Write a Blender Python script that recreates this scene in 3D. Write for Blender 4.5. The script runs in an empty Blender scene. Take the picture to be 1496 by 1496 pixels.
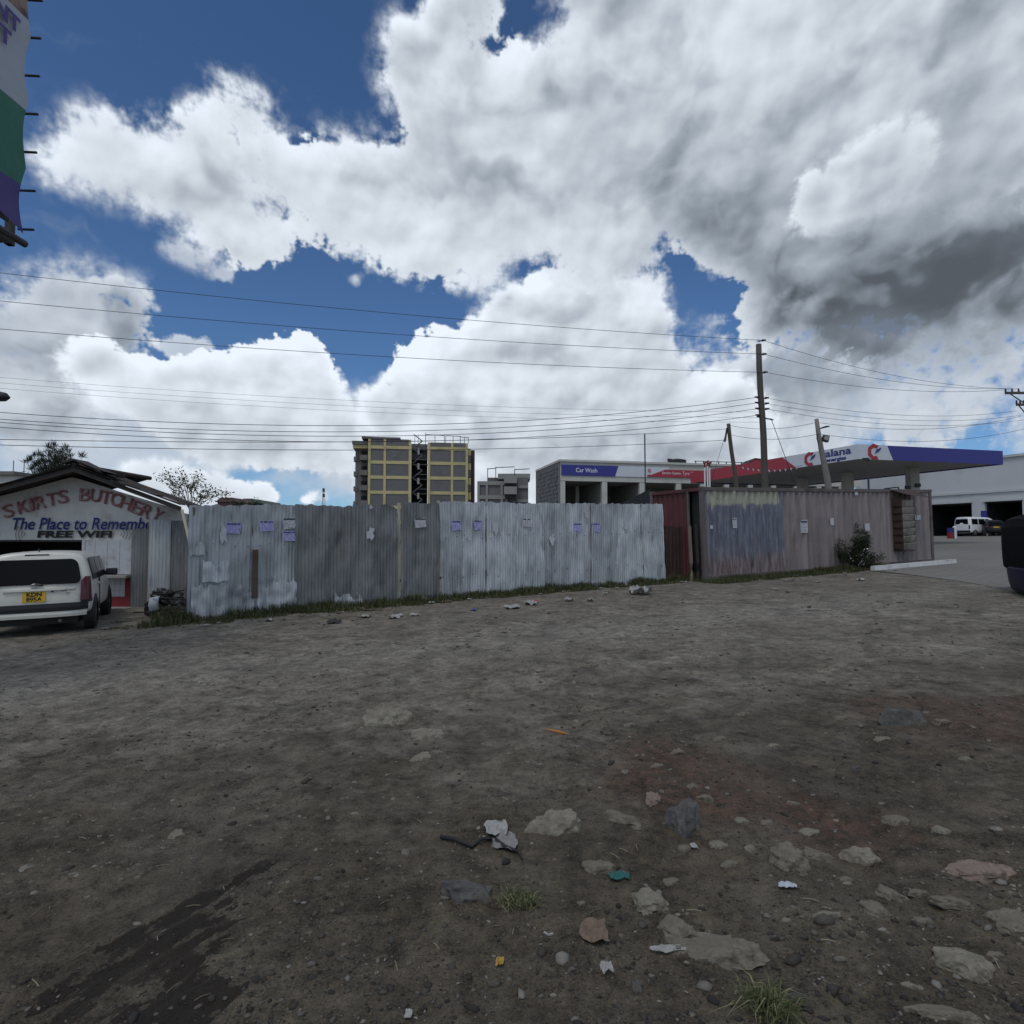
import bpy, bmesh, math, random
import numpy as np
from mathutils import Vector, Matrix, noise as mnoise

# ------------------------------------------------------------------ camera, sky, sun, exposure
scene = bpy.context.scene
COL = scene.collection
R = math.radians
rng = random.Random(7)

F_PX, CX, CY, EYE = 900.0, 748.0, 748.0, 1.65      # focal length and centre in photo pixels, eye height
PITCH = math.atan(42.0 / F_PX)
cam_d = bpy.data.cameras.new('camera')
cam_d.sensor_width = 36.0
cam_d.lens = F_PX / 1496.0 * 36.0
cam_d.clip_start = 0.05
cam_d.clip_end = 6000
cam = bpy.data.objects.new('camera', cam_d)
COL.objects.link(cam)
cam.location = (0, 0, EYE)
cam.rotation_euler = (math.pi / 2 + PITCH, 0, 0)
scene.camera = cam

SUN_EL, SUN_AZ = R(60), R(-155)                     # azimuth measured from +Y towards +X
sun_d = bpy.data.lights.new('sun', 'SUN')
sun_d.energy = 0.9
sun_d.angle = R(14)
sun_d.color = (1.0, 0.96, 0.90)
sun = bpy.data.objects.new('sun', sun_d)
COL.objects.link(sun)
sdir = Vector((math.sin(SUN_AZ) * math.cos(SUN_EL), math.cos(SUN_AZ) * math.cos(SUN_EL), math.sin(SUN_EL)))
sun.rotation_euler = sdir.to_track_quat('Z', 'Y').to_euler()

scene.view_settings.view_transform = 'Standard'
scene.view_settings.look = 'None'
scene.view_settings.exposure = 0.0
scene.view_settings.gamma = 1.0
scene.view_settings.use_curve_mapping = False


def ray(px, py):
    x, z = (px - CX) / F_PX, (CY - py) / F_PX
    c, s = math.cos(PITCH), math.sin(PITCH)
    return Vector((x, c - z * s, s + z * c))


def at(px, py, D):
    """the world point at distance D (along +Y) behind photo pixel px, py"""
    d = ray(px, py)
    return Vector((0, 0, EYE)) + d * (D / d.y)


def azel(px, py):
    d = ray(px, py).normalized()
    return math.degrees(math.atan2(d.x, d.y)), math.degrees(math.asin(d.z))


class NT:
    """small helper for writing node trees"""
    def __init__(s, tree):
        s.t = tree
        tree.nodes.clear()

    def node(s, kind, ins=None, **attrs):
        n = s.t.nodes.new(kind)
        for k, v in attrs.items():
            setattr(n, k, v)
        if ins:
            for k, v in ins.items():
                s.put(n.inputs[k], v)
        return n

    def put(s, sock, v):
        if isinstance(v, bpy.types.NodeSocket):
            s.t.links.new(v, sock)
        elif isinstance(v, bpy.types.Node):
            s.t.links.new(v.outputs[0], sock)
        else:
            if sock.type == 'RGBA' and len(v) == 3:
                v = (*v, 1)
            sock.default_value = v

    def m(s, op, a, b=0.0, c=0.0, clamp=False):
        n = s.node('ShaderNodeMath', {0: a, 1: b, 2: c}, operation=op, use_clamp=clamp)
        return n.outputs[0]

    def vm(s, op, a, b=(0, 0, 0)):
        n = s.node('ShaderNodeVectorMath', {0: a, 1: b}, operation=op)
        return n.outputs[0]

    def ss(s, x, lo, hi, a=0.0, b=1.0):
        n = s.node('ShaderNodeMapRange', {0: x, 1: lo, 2: hi, 3: a, 4: b}, interpolation_type='SMOOTHSTEP')
        return n.outputs[0]

    def lin(s, x, lo, hi, a=0.0, b=1.0):
        n = s.node('ShaderNodeMapRange', {0: x, 1: lo, 2: hi, 3: a, 4: b})
        return n.outputs[0]

    def noise(s, vec, scale, detail=4, rough=0.55, dist=0.0):
        n = s.node('ShaderNodeTexNoise', {'Vector': vec, 'Scale': scale, 'Detail': detail,
                                         'Roughness': rough, 'Distortion': dist})
        return n

    def mix(s, fac, a, b, blend='MIX'):
        n = s.node('ShaderNodeMix', data_type='RGBA', blend_type=blend)
        s.put(n.inputs[0], fac)
        s.put(n.inputs[6], a)
        s.put(n.inputs[7], b)
        return n.outputs[2]

    def xyz(s, v):
        n = s.node('ShaderNodeSeparateXYZ', {0: v})
        return n.outputs[0], n.outputs[1], n.outputs[2]

    def comb(s, x, y, z):
        return s.node('ShaderNodeCombineXYZ', {0: x, 1: y, 2: z}).outputs[0]


# ---- cumulus clouds: computed here (noise, soft outlines and self-shadowing) on an azimuth/elevation grid
AZ0, AZ1, EL0, EL1, STEP = -50.0, 50.0, -4.0, 50.0, 0.0625
nW, nH = int((AZ1 - AZ0) / STEP), int((EL1 - EL0) / STEP)
_r = np.random.RandomState(11)
_PERM = _r.permutation(4096)
_GR = _r.uniform(-1, 1, (4096, 2)).astype(np.float32)
_JT = _r.uniform(0.1, 0.9, (4096, 2)).astype(np.float32)


def _hash(ix, iy, s):
    return _PERM[(_PERM[(ix + s * 131) & 4095] + iy) & 4095]


def perlin(x, y, s=0):
    ix, iy = np.floor(x).astype(np.int32), np.floor(y).astype(np.int32)
    fx, fy = (x - ix).astype(np.float32), (y - iy).astype(np.float32)
    ux, uy = fx * fx * fx * (fx * (fx * 6 - 15) + 10), fy * fy * fy * (fy * (fy * 6 - 15) + 10)

    def g(dx, dy):
        h = _GR[_hash(ix + dx, iy + dy, s)]
        return h[..., 0] * (fx - dx) + h[..., 1] * (fy - dy)
    a = g(0, 0); b = g(1, 0); c = g(0, 1); d = g(1, 1)
    return (a + ux * (b - a)) * (1 - uy) + (c + ux * (d - c)) * uy


def fbm(x, y, octv=5, gain=0.5, s=0, lac=2.03):
    v = 0; a = 1.0
    for k in range(octv):
        v = v + a * perlin(x, y, s + k * 7)
        x = x * lac + 3.7; y = y * lac + 1.3; a *= gain
    return v


def worley(x, y, s=0):
    ix, iy = np.floor(x).astype(np.int32), np.floor(y).astype(np.int32)
    fx, fy = x - ix, y - iy
    d = np.full(x.shape, 9.0, np.float32)
    for ox in (-1, 0, 1):
        for oy in (-1, 0, 1):
            j = _JT[_hash(ix + ox, iy + oy, s)]
            d = np.minimum(d, (ox + j[..., 0] - fx) ** 2 + (oy + j[..., 1] - fy) ** 2)
    return np.sqrt(d)


def billow(x, y, octv=4, s=0, gain=0.55):
    """cauliflower relief, 0..1"""
    v = 0; a = 1.0; t = 0
    for k in range(octv):
        v = v + a * np.clip(1 - worley(x, y, s + 13 * k) ** 1.5 * 1.25, 0, 1); t += a
        x = x * 2.1 + 5.1; y = y * 2.1 + 2.9; a *= gain
    return v / t


def blur(a, sg):
    """gaussian blur, separable, edge padded"""
    r = max(1, int(sg * 2.6))
    k = np.exp(-0.5 * (np.arange(-r, r + 1) / sg) ** 2); k = (k / k.sum()).astype(np.float32)
    n = a.shape
    for ax in (0, 1):
        p = np.pad(a, [(r, r) if i == ax else (0, 0) for i in (0, 1)], mode='edge')
        m = p.shape[ax]
        L = 1 << (m + 2 * r).bit_length()
        fk = np.fft.rfft(k, L)
        fk = fk[:, None] if ax == 0 else fk[None, :]
        q = np.fft.irfft(np.fft.rfft(p, L, axis=ax) * fk, L, axis=ax)
        q = np.take(q, np.arange(2 * r, 2 * r + n[ax]), axis=ax)
        a = q.astype(np.float32)
    return a


def sstep(x, lo, hi):
    t = np.clip((x - lo) / (hi - lo), 0, 1)
    return t * t * (3 - 2 * t)


def inside(poly, X, Y):
    m = np.zeros(X.shape, bool)
    n = len(poly)
    for i in range(n):
        x0, y0 = poly[i]; x1, y1 = poly[(i + 1) % n]
        if y0 == y1:
            continue
        c = ((y0 > Y) != (y1 > Y)) & (X < (x1 - x0) * (Y - y0) / (y1 - y0) + x0)
        m ^= c
    return m


def shifted(a, dx, dy):
    """value of a at (x+dx, y+dy), rows run upward"""
    n, m_ = a.shape
    return a[np.clip(np.arange(n) + dy, 0, n - 1)][:, np.clip(np.arange(m_) + dx, 0, m_ - 1)]


def make_clouds():
    az = AZ0 + (np.arange(nW) + 0.5) * STEP
    el = EL0 + (np.arange(nH) + 0.5) * STEP
    A, E = np.meshgrid(np.radians(az), np.radians(el))
    A = A.astype(np.float32); E = E.astype(np.float32)
    dx, dy, dz = np.sin(A) * np.cos(E), np.cos(A) * np.cos(E), np.sin(E)
    c, s = math.cos(PITCH), math.sin(PITCH)
    fy, fz = c * dy + s * dz, -s * dy + c * dz
    PX, PY = (CX + F_PX * dx / fy).astype(np.float32), (CY - F_PX * fz / fy).astype(np.float32)
    # noise coordinates in degrees, widened with height so that puffs keep their shape
    X = (np.degrees(A) * np.cos(E * 0.8)).astype(np.float32); Y = np.degrees(E).astype(np.float32)
    wx, wy = fbm(X * 0.12, Y * 0.12, 4, 0.5, 1), fbm(X * 0.12 + 40, Y * 0.12 + 9, 4, 0.5, 2)
    sx_ = 1.1 * perlin(X * 0.055 + 3, Y * 0.055, 111); sy_ = 1.1 * perlin(X * 0.055 + 30, Y * 0.055 + 8, 113)
    N0 = fbm(X * 0.45 + 7, Y * 0.45, 5, 0.55, 15)
    B = billow(X * 0.20 + sx_ * 0.5, Y * 0.24 + sy_ * 0.5, 5, 3, 0.6)
    Bf = billow(X * 0.62 + sx_ * 0.5, Y * 0.70 + sy_ * 0.5, 4, 5, 0.62)
    N = fbm(X * 0.28 + sx_ * 0.6, Y * 0.28 + sy_ * 0.6, 7, 0.58, 21)
    Nf = fbm(X * 0.9, Y * 0.9, 5, 0.6, 31)
    Nb = fbm(X * 0.07, Y * 0.09, 4, 0.5, 41)
    M1 = fbm(X * 0.4 + sy_, Y * 0.4 - sx_, 6, 0.58, 91)
    G1 = sstep(fbm(X * 0.075 + wx * 0.5, Y * 0.095 + wy * 0.5, 5, 0.52, 51), -0.12, 0.42)      # slow grey mottling
    QX, QY = PX + wx * 24 + N * 17 + Nf * 4, PY + wy * 20 + M1 * 14 + Nf * 4
    rgb = np.zeros((nH, nW), np.float32)
    alp = np.zeros((nH, nW), np.float32)

    def layer(poly, sg, rag, wisp, hi, lo, thick, relief, amax=1.0, holes=(), dabs=(), grey=0.24):
        xs = [p[0] for p in poly]; ys = [p[1] for p in poly]
        mg = 60
        near = (PX > min(xs) - mg) & (PX < max(xs) + mg) & (PY > min(ys) - mg) & (PY < max(ys) + mg)
        jj = np.where(near.any(0))[0]; ii = np.where(near.any(1))[0]
        S = (slice(ii[0], ii[-1] + 1), slice(jj[0], jj[-1] + 1))
        qx, qy, n_, b_, bf_, nf_ = QX[S], QY[S], N[S], B[S], Bf[S], Nf[S]
        m = inside(poly, qx, qy).astype(np.float32)
        for h in holes:
            m *= ~inside(h, qx, qy)
        f = blur(m, sg * 1.9)
        d = f + 1.45 * rag * (0.65 * n_ + 0.9 * (b_ - 0.5) + 0.8 * (bf_ - 0.5) + 0.35 * nf_) * (1.0 - np.abs(2 * f - 1) ** 2)
        wv = wisp * (0.4 + 2.2 * sstep(Nb[S] + 0.5 * wx[S], -0.25, 0.35))
        wv = np.minimum(wv, 0.44)
        a = sstep(d, 0.5 - wv, 0.5 + wv)
        f2 = blur(a, 16)
        bump = 1.0 * b_ + 0.42 * bf_ + 0.30 * n_ + 0.05 * nf_
        # optical depth towards the light (above, a little left)
        T = 0; W = 0
        hh = f2 * (0.55 + 0.9 * bump)
        for k, wt in ((3, 1.0), (8, 1.2), (16, 1.5), (28, 1.6), (46, 1.4), (70, 1.0)):
            T = T + wt * np.maximum(shifted(hh, -k // 3, k), 0); W += wt
        lit = np.exp(-thick * 4.2 * np.maximum(T / W - 0.10, 0))
        h1 = blur(bump, 1.2); h2 = blur(bump, 3.5); h3 = blur(bump, 9.0)
        rel = (h1 - shifted(h1, -1, 3)) * 0.16 + (h2 - shifted(h2, -3, 6)) * 0.42 + (h3 - shifted(h3, -6, 13)) * 0.95
        lum = lo - 0.05 + (hi + 0.08 - lo) * lit + relief * rel * (0.35 + 0.65 * sstep(f2, 0.3, 0.9)) - grey * G1[S] * sstep(f2, 0.55, 0.98) + (0.06 + 0.14 * relief) * (blur(b_, 2.0) - 0.45) + 0.05 * sstep(d, 0.5, 0.62) * (1 - sstep(d, 0.7, 1.0)) + 0.015 * nf_ + 0.03 * n_
        for gx, gy, rx, ry, amt in dabs:
            lum = lum + amt * np.exp(-(((qx - gx) / rx) ** 2 + ((qy - gy) / ry) ** 2))
        lum = np.clip(lum, 0.11, 0.93)
        a = a * amax
        rgb[S] = rgb[S] * (1 - a) + lum * a
        alp[S] = alp[S] + a * (1 - alp[S])

    # pale veil low over the horizon
    veil = sstep(Nb + 0.35 * wx + 0.25 * N + 0.55 * np.exp(-((PY - 640) / 90) ** 2), 0.2, 0.75) * 0.8 * sstep(PY, 400, 600)
    rgb[:] = 0.62; alp[:] = veil
    # streaky cloud low on the right
    layer([(1000, 540), (1060, 500), (1130, 490), (1300, 500), (1560, 480), (1560, 560), (1440, 600), (1300, 615), (1180, 660), (1000, 730), (900, 740), (900, 560)],
          26, 0.55, 0.32, 0.72, 0.50, 0.25, 0.30, 0.95, dabs=[(1240, 530, 120, 30, 0.08), (1040, 660, 160, 50, -0.05)])
    layer([(1080, 690), (1300, 650), (1560, 640), (1560, 600), (1300, 616), (1100, 640)], 16, 0.6, 0.35, 0.62, 0.5, 0.2, 0.2, 0.6)
    # far bank, left
    layer([(-160, 470), (0, 505), (30, 530), (60, 520), (130, 555), (150, 600), (160, 655), (90, 640), (0, 640), (-160, 650)], 12, 0.5, 0.22, 0.80, 0.50, 0.25, 0.35,
          dabs=[(60, 630, 100, 16, -0.10)])
    layer([(200, 682), (240, 676), (300, 684), (340, 700), (390, 705), (410, 728), (300, 740), (180, 735)], 6, 0.45, 0.15, 0.82, 0.55, 0.25, 0.4)
    layer([(432, 722), (445, 714), (470, 716), (475, 730), (434, 732)], 4, 0.4, 0.15, 0.80, 0.6, 0.25, 0.3)
    layer([(520, 700), (560, 640), (700, 640), (800, 660), (800, 745), (520, 745)], 18, 0.5, 0.3, 0.66, 0.5, 0.2, 0.3, 0.85)
    # thin grey cloud upper left of the bank
    layer([(-60, 470), (20, 440), (70, 408), (150, 412), (215, 432), (222, 462), (200, 480), (212, 520), (180, 560), (60, 560), (-60, 520)], 14, 0.62, 0.36, 0.66, 0.42, 0.22, 0.55, 0.96)
    layer([(215, 490), (260, 492), (330, 512), (322, 524), (250, 522), (215, 505)], 6, 0.6, 0.4, 0.70, 0.5, 0.2, 0.3, 0.75)
    # main cumulus, left of centre
    layer([(60, 520), (110, 500), (180, 505), (215, 525), (236, 548), (262, 532), (300, 520), (380, 512), (388, 494), (420, 480), (446, 488), (455, 510), (488, 514), (494, 545), (512, 578),
           (530, 592), (545, 600), (600, 600), (560, 640), (530, 690), (420, 672), (330, 680), (250, 655), (200, 600), (120, 590)],
          8, 0.42, 0.13, 0.93, 0.52, 0.13, 0.55, 1.0, grey=0.10, dabs=[(370, 655, 130, 22, -0.22), (240, 600, 90, 40, -0.10), (430, 545, 90, 50, 0.06)])
    layer([(495, 568), (508, 560), (521, 566), (518, 576), (500, 578)], 4, 0.3, 0.15, 0.82, 0.6, 0.2, 0.3)
    layer([(508, 410), (515, 402), (526, 407), (528, 416), (514, 418)], 4, 0.5, 0.3, 0.62, 0.5, 0.2, 0.3, 0.8)
    # bank behind the pole, centre and right
    layer([(538, 600), (540, 570), (566, 560), (596, 545), (580, 520), (563, 494), (580, 482), (622, 480), (655, 474), (690, 478), (712, 450), (740, 425), (800, 402), (860, 400), (930, 396),
           (960, 402), (975, 440), (980, 490), (1020, 545), (1100, 560), (1150, 640), (1040, 720), (860, 740), (700, 740), (620, 690), (540, 640)],
          9, 0.46, 0.16, 0.91, 0.50, 0.13, 0.52, 1.0, grey=0.14, dabs=[(765, 512, 60, 18, -0.16), (950, 545, 60, 40, -0.14), (870, 660, 160, 40, -0.13), (660, 540, 80, 50, 0.05), (1000, 650, 150, 60, -0.05)])
    # upper band with its tail to the left and the great cloud to the right
    notch = [(688, 74), (676, 52), (690, 30), (725, 38), (742, 10), (735, -20), (800, -30), (840, 0), (815, 40), (790, 70), (772, 58), (750, 60), (735, 78), (712, 66)]
    gap = [(362, 282), (395, 288), (430, 312), (455, 338), (440, 344), (410, 322), (375, 306)]
    eye = [(328, 196), (345, 190), (362, 205), (364, 232), (348, 230), (334, 214)]
    hole = [(960, 372), (985, 354), (1006, 372), (1024, 398), (1054, 414), (1068, 448), (1052, 478), (1030, 500), (1020, 520), (1002, 480), (1004, 440), (990, 410), (970, 395)]
    hole2 = [(750, 392), (775, 378), (800, 376), (808, 392), (785, 402), (762, 418), (748, 440), (738, 420)]
    def grow(pl, k):
        cx = sum(p[0] for p in pl) / len(pl); cy = sum(p[1] for p in pl) / len(pl)
        return [(cx + (x - cx) * k, cy + (y - cy) * k) for x, y in pl]
    notch, gap, eye, hole, hole2 = grow(notch, 1.2), grow(gap, 1.5), grow(eye, 1.45), grow(hole, 1.4), grow(hole2, 1.5)
    layer([(38, 236), (48, 205), (72, 190), (120, 172), (160, 160), (182, 186), (224, 176), (284, 182), (300, 190), (282, 150), (290, 132), (326, 122), (360, 128), (388, 148), (410, 160), (398, 184), (378, 196),
           (400, 212), (440, 214), (460, 204), (500, 198), (548, 214), (572, 212), (600, 206), (584, 160), (558, 100), (562, 70), (578, 36), (612, 18), (640, 2), (680, -60), (1560, -300),
           (1560, 500), (1400, 470), (1200, 470), (1120, 500), (1060, 530), (1000, 420), (900, 420), (800, 412), (740, 420), (690, 414), (640, 402), (560, 384), (500, 368), (470, 348), (448, 346),
           (444, 362), (410, 374), (392, 378), (356, 392), (345, 368), (300, 356), (270, 340), (252, 312), (200, 290), (120, 264), (60, 256)],
          11, 0.52, 0.22, 0.80, 0.44, 0.08, 0.40, 1.0, grey=0.20, holes=(notch, gap, eye, hole, hole2),
          dabs=[(1060, 260, 240, 150, -0.13), (1420, 240, 170, 230, -0.12), (1330, 420, 240, 80, -0.34), (1200, 455, 110, 50, -0.12), (1130, 320, 160, 90, -0.13), (1440, 170, 120, 180, -0.10), (900, 200, 150, 110, -0.07), (720, 275, 55, 60, -0.16),
                (620, 120, 40, 110, 0.10), (250, 282, 120, 18, -0.10), (1010, 60, 130, 60, 0.10), (1340, 40, 60, 40, 0.08), (870, 340, 120, 40, 0.05), (640, 330, 120, 40, 0.06), (760, 150, 40, 90, 0.08), (930, 290, 25, 22, 0.16)])
    layer([(232, 362), (262, 358), (300, 372), (325, 388), (345, 398), (335, 405), (300, 392), (255, 380)], 5, 0.6, 0.4, 0.66, 0.5, 0.2, 0.3, 0.7)
    # bright puff standing before the grey cloud
    layer([(1150, 318), (1148, 280), (1175, 252), (1205, 238), (1245, 222), (1262, 200), (1300, 190), (1330, 168), (1352, 172), (1366, 200), (1360, 235), (1330, 250), (1345, 285), (1290, 320), (1240, 325), (1200, 352), (1175, 330)],
          9, 0.5, 0.28, 0.78, 0.42, 0.22, 0.55, 0.92)
    # dark flat base
    layer([(1120, 470), (1150, 430), (1240, 390), (1340, 330), (1560, 300), (1560, 440), (1440, 480), (1330, 520), (1220, 515), (1150, 505)], 22, 0.45, 0.36, 0.22, 0.14, 0.1, 0.5, 0.82)
    # wisps
    ws = sstep(fbm(X * 0.10 + wx * 0.8, Y * 0.2 + wy, 6, 0.6, 61), 0.25, 0.9) * 0.10
    rgb = np.where(alp > 0.02, rgb, 0.55); ws = ws * (1 - alp)
    alp2 = alp + ws
    rgb = (rgb * alp + 0.55 * ws) / np.maximum(alp2, 1e-4)
    return rgb.astype(np.float32), np.clip(alp2, 0, 1).astype(np.float32)


def far_clouds():
    """the rest of the sky dome: broken cloud of the same kind, coarse"""
    hW, hH = 720, 360
    az = -math.pi + (np.arange(hW) + 0.5) * 2 * math.pi / hW
    el = -math.pi / 2 + (np.arange(hH) + 0.5) * math.pi / hH
    A, E = np.meshgrid(az, el)
    z = np.sin(E) + 0.22
    z = np.where(z < 0.12, 0.12, z)
    X, Y = (np.cos(E) * np.sin(A) / z * 1.5).astype(np.float32), (np.cos(E) * np.cos(A) / z * 1.5).astype(np.float32)
    n = fbm(X, Y, 6, 0.55, 71); b = billow(X * 1.6, Y * 1.6, 3, 77)
    d = n + 0.35 * (b - 0.5)
    a = sstep(d, -0.10, 0.16)
    lum = 0.76 - 0.36 * sstep(d, 0.05, 0.55) + 0.10 * (b - 0.5)
    return lum.astype(np.float32), a.astype(np.float32)
# ---- the sky: clear-air Nishita sky with cumulus cloud banks laid out by azimuth and elevation
world = bpy.data.worlds.new('World')
scene.world = world
world.use_nodes = True
w = NT(world.node_tree)
sky = w.node('ShaderNodeTexSky', sky_type='NISHITA', sun_disc=False, sun_elevation=SUN_EL,
             sun_rotation=SUN_AZ, altitude=1700, air_density=1.0, dust_density=0.6, ozone_density=2.0)
gen = w.node('ShaderNodeTexCoord').outputs['Generated']
dx_, dy_, dz_ = w.xyz(gen)
AZ = w.m('MULTIPLY', w.m('ARCTAN2', dx_, dy_), 57.29578)
EL = w.m('MULTIPLY', w.m('ARCSINE', dz_), 57.29578)


def computed_image(name, lum, alpha):
    h, w_ = lum.shape
    img = bpy.data.images.new(name, w_, h, float_buffer=True)
    img.colorspace_settings.name = 'Non-Color'
    px = np.ones((h, w_, 4), np.float32)
    px[..., 0] = lum
    px[..., 1] = alpha
    px[..., 2] = 0
    img.pixels.foreach_set(px.ravel())
    img.update()
    img.pack()
    return img


front = computed_image('cloud_field', *make_clouds())
rest = computed_image('cloud_field_rest', *far_clouds())
cu = w.m('DIVIDE', w.m('SUBTRACT', AZ, AZ0), AZ1 - AZ0)
cv = w.m('DIVIDE', w.m('SUBTRACT', EL, EL0), EL1 - EL0)
ft = w.node('ShaderNodeTexImage', {'Vector': w.comb(cu, cv, 0.0)}, image=front, interpolation='Cubic', extension='EXTEND')
ru = w.m('ADD', w.m('DIVIDE', AZ, 360.0), 0.5)
rv = w.m('ADD', w.m('DIVIDE', EL, 180.0), 0.5)
rt = w.node('ShaderNodeTexImage', {'Vector': w.comb(ru, rv, 0.0)}, image=rest, interpolation='Linear', extension='REPEAT')
inwin = w.m('MULTIPLY', w.ss(w.m('ABSOLUTE', AZ), 43.5, 49.5, 1.0, 0.0), w.ss(EL, 41.0, 49.0, 1.0, 0.0))
fl, fa, _ = w.xyz(ft.outputs[0])
rl, ra, _ = w.xyz(rt.outputs[0])
lum = w.lin(inwin, 0, 1, rl, fl)
alpha = w.lin(inwin, 0, 1, ra, fa)
ccol = w.mix(w.ss(lum, 0.14, 0.75), (0.84, 0.98, 1.16), (0.92, 1.0, 1.10))
ccol = w.mix(1.0, ccol, w.comb(lum, lum, lum), 'MULTIPLY')
bg_sky = w.node('ShaderNodeBackground', {'Color': w.mix(1.0, sky.outputs[0], (0.62, 0.84, 1.04), 'MULTIPLY'), 'Strength': 0.090})
bg_cloud = w.node('ShaderNodeBackground', {'Color': ccol, 'Strength': 1.0})
ms = w.node('ShaderNodeMixShader', {0: alpha, 1: bg_sky, 2: bg_cloud})
w.node('ShaderNodeOutputWorld', {0: ms})
world.cycles.sampling_method = 'MANUAL'
world.cycles.sample_map_resolution = 512

# ------------------------------------------------------------------ helpers
def gz(x, y):
    """the gently rising ground (about 3 % to the right and away)"""
    return 0.03 * np.clip(0.88 * np.asarray(x, float) + 0.47 * np.asarray(y, float), -25, 72)


def rough(x, y):
    x = np.asarray(x, np.float32); y = np.asarray(y, np.float32)
    r = np.hypot(x, y)
    fade = np.clip((19.0 - r) / 6.0, 0, 1)
    a = 0.05 * fbm(x * 0.45, y * 0.45, 3, 0.5, 3) + 0.034 * fbm(x * 2.0, y * 2.0, 3, 0.55, 17)
    b = 0.016 * fbm(x * 6.5, y * 6.5, 4, 0.62, 29)
    return (a * (0.25 + 0.75 * np.clip(r / 3, 0, 1)) + b) * fade


def gh(x, y):
    return float(gz(x, y)) + float(rough(np.array([x]), np.array([y]))[0])


_gcache = {}


def G(px, py):
    """the ground point behind a photo pixel"""
    key = (round(px, 2), round(py, 2))
    if key in _gcache:
        return _gcache[key].copy()
    d = ray(px, py)
    slope = 0.03 * (0.88 * d.x + 0.47 * d.y)
    dr = 0.0
    for _ in range(4):
        t = (EYE - dr) / (slope - d.z) if slope - d.z > 1e-4 else 400
        t = max(0.5, min(t, 400))
        dr = float(rough(np.array([d.x * t]), np.array([d.y * t]))[0])
    p = Vector((d.x * t, d.y * t, float(gz(d.x * t, d.y * t)) + dr))
    _gcache[key] = p
    return p.copy()


def on_plane(px, py, o, u):
    """photo pixel -> (distance along the vertical plane through o with direction u, height)"""
    d = ray(px, py)
    # o + s*u = t*d  in plan
    det = u[0] * (-d.y) + d.x * u[1]
    s = (-(o[0]) * (-d.y) - d.x * (o[1])) / det
    t = (o[0] + s * u[0]) / d.x if abs(d.x) > 1e-3 else (o[1] + s * u[1]) / d.y
    return s, EYE + d.z * t


MATS = {}


def pm(name, col, rough_=0.7, metal=0.0, var=0.18, vs=3.0, bump=0.0, bs=25.0, spec=0.5, dirt=None, ds=1.2, streak=False):
    """plain procedural material: base colour broken up by noise, optional dirt and relief"""
    if name in MATS:
        return MATS[name]
    m = bpy.data.materials.new(name)
    m.use_nodes = True
    n = NT(m.node_tree)
    co = n.node('ShaderNodeTexCoord').outputs['Object']
    v = co
    if streak:
        v = n.vm('MULTIPLY', co, (1.0, 1.0, 0.12))
    a = n.noise(v, vs, 5, 0.6).outputs[0]
    b = n.noise(v, vs * 9.3, 3, 0.6).outputs[0]
    f = n.m('ADD', n.m('MULTIPLY', n.m('SUBTRACT', a, 0.5), 2.6 * var), n.m('MULTIPLY', n.m('SUBTRACT', b, 0.5), 1.4 * var))
    f = n.m('ADD', f, 1.0)
    c = n.mix(1.0, col, n.comb(f, f, f), 'MULTIPLY')
    if dirt:
        dn = n.noise(v, ds, 6, 0.65).outputs[0]
        c = n.mix(n.ss(dn, 0.48, 0.72), c, dirt)
    bs_ = n.node('ShaderNodeBsdfPrincipled', {'Base Color': c, 'Roughness': rough_, 'Metallic': metal, 'Specular IOR Level': spec})
    if bump:
        bn = n.node('ShaderNodeBump', {'Height': n.noise(co, bs, 4, 0.6).outputs[0], 'Strength': bump, 'Distance': 0.02})
        n.put(bs_.inputs['Normal'], bn.outputs[0])
    n.node('ShaderNodeOutputMaterial', {0: bs_})
    MATS[name] = m
    return m


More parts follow.
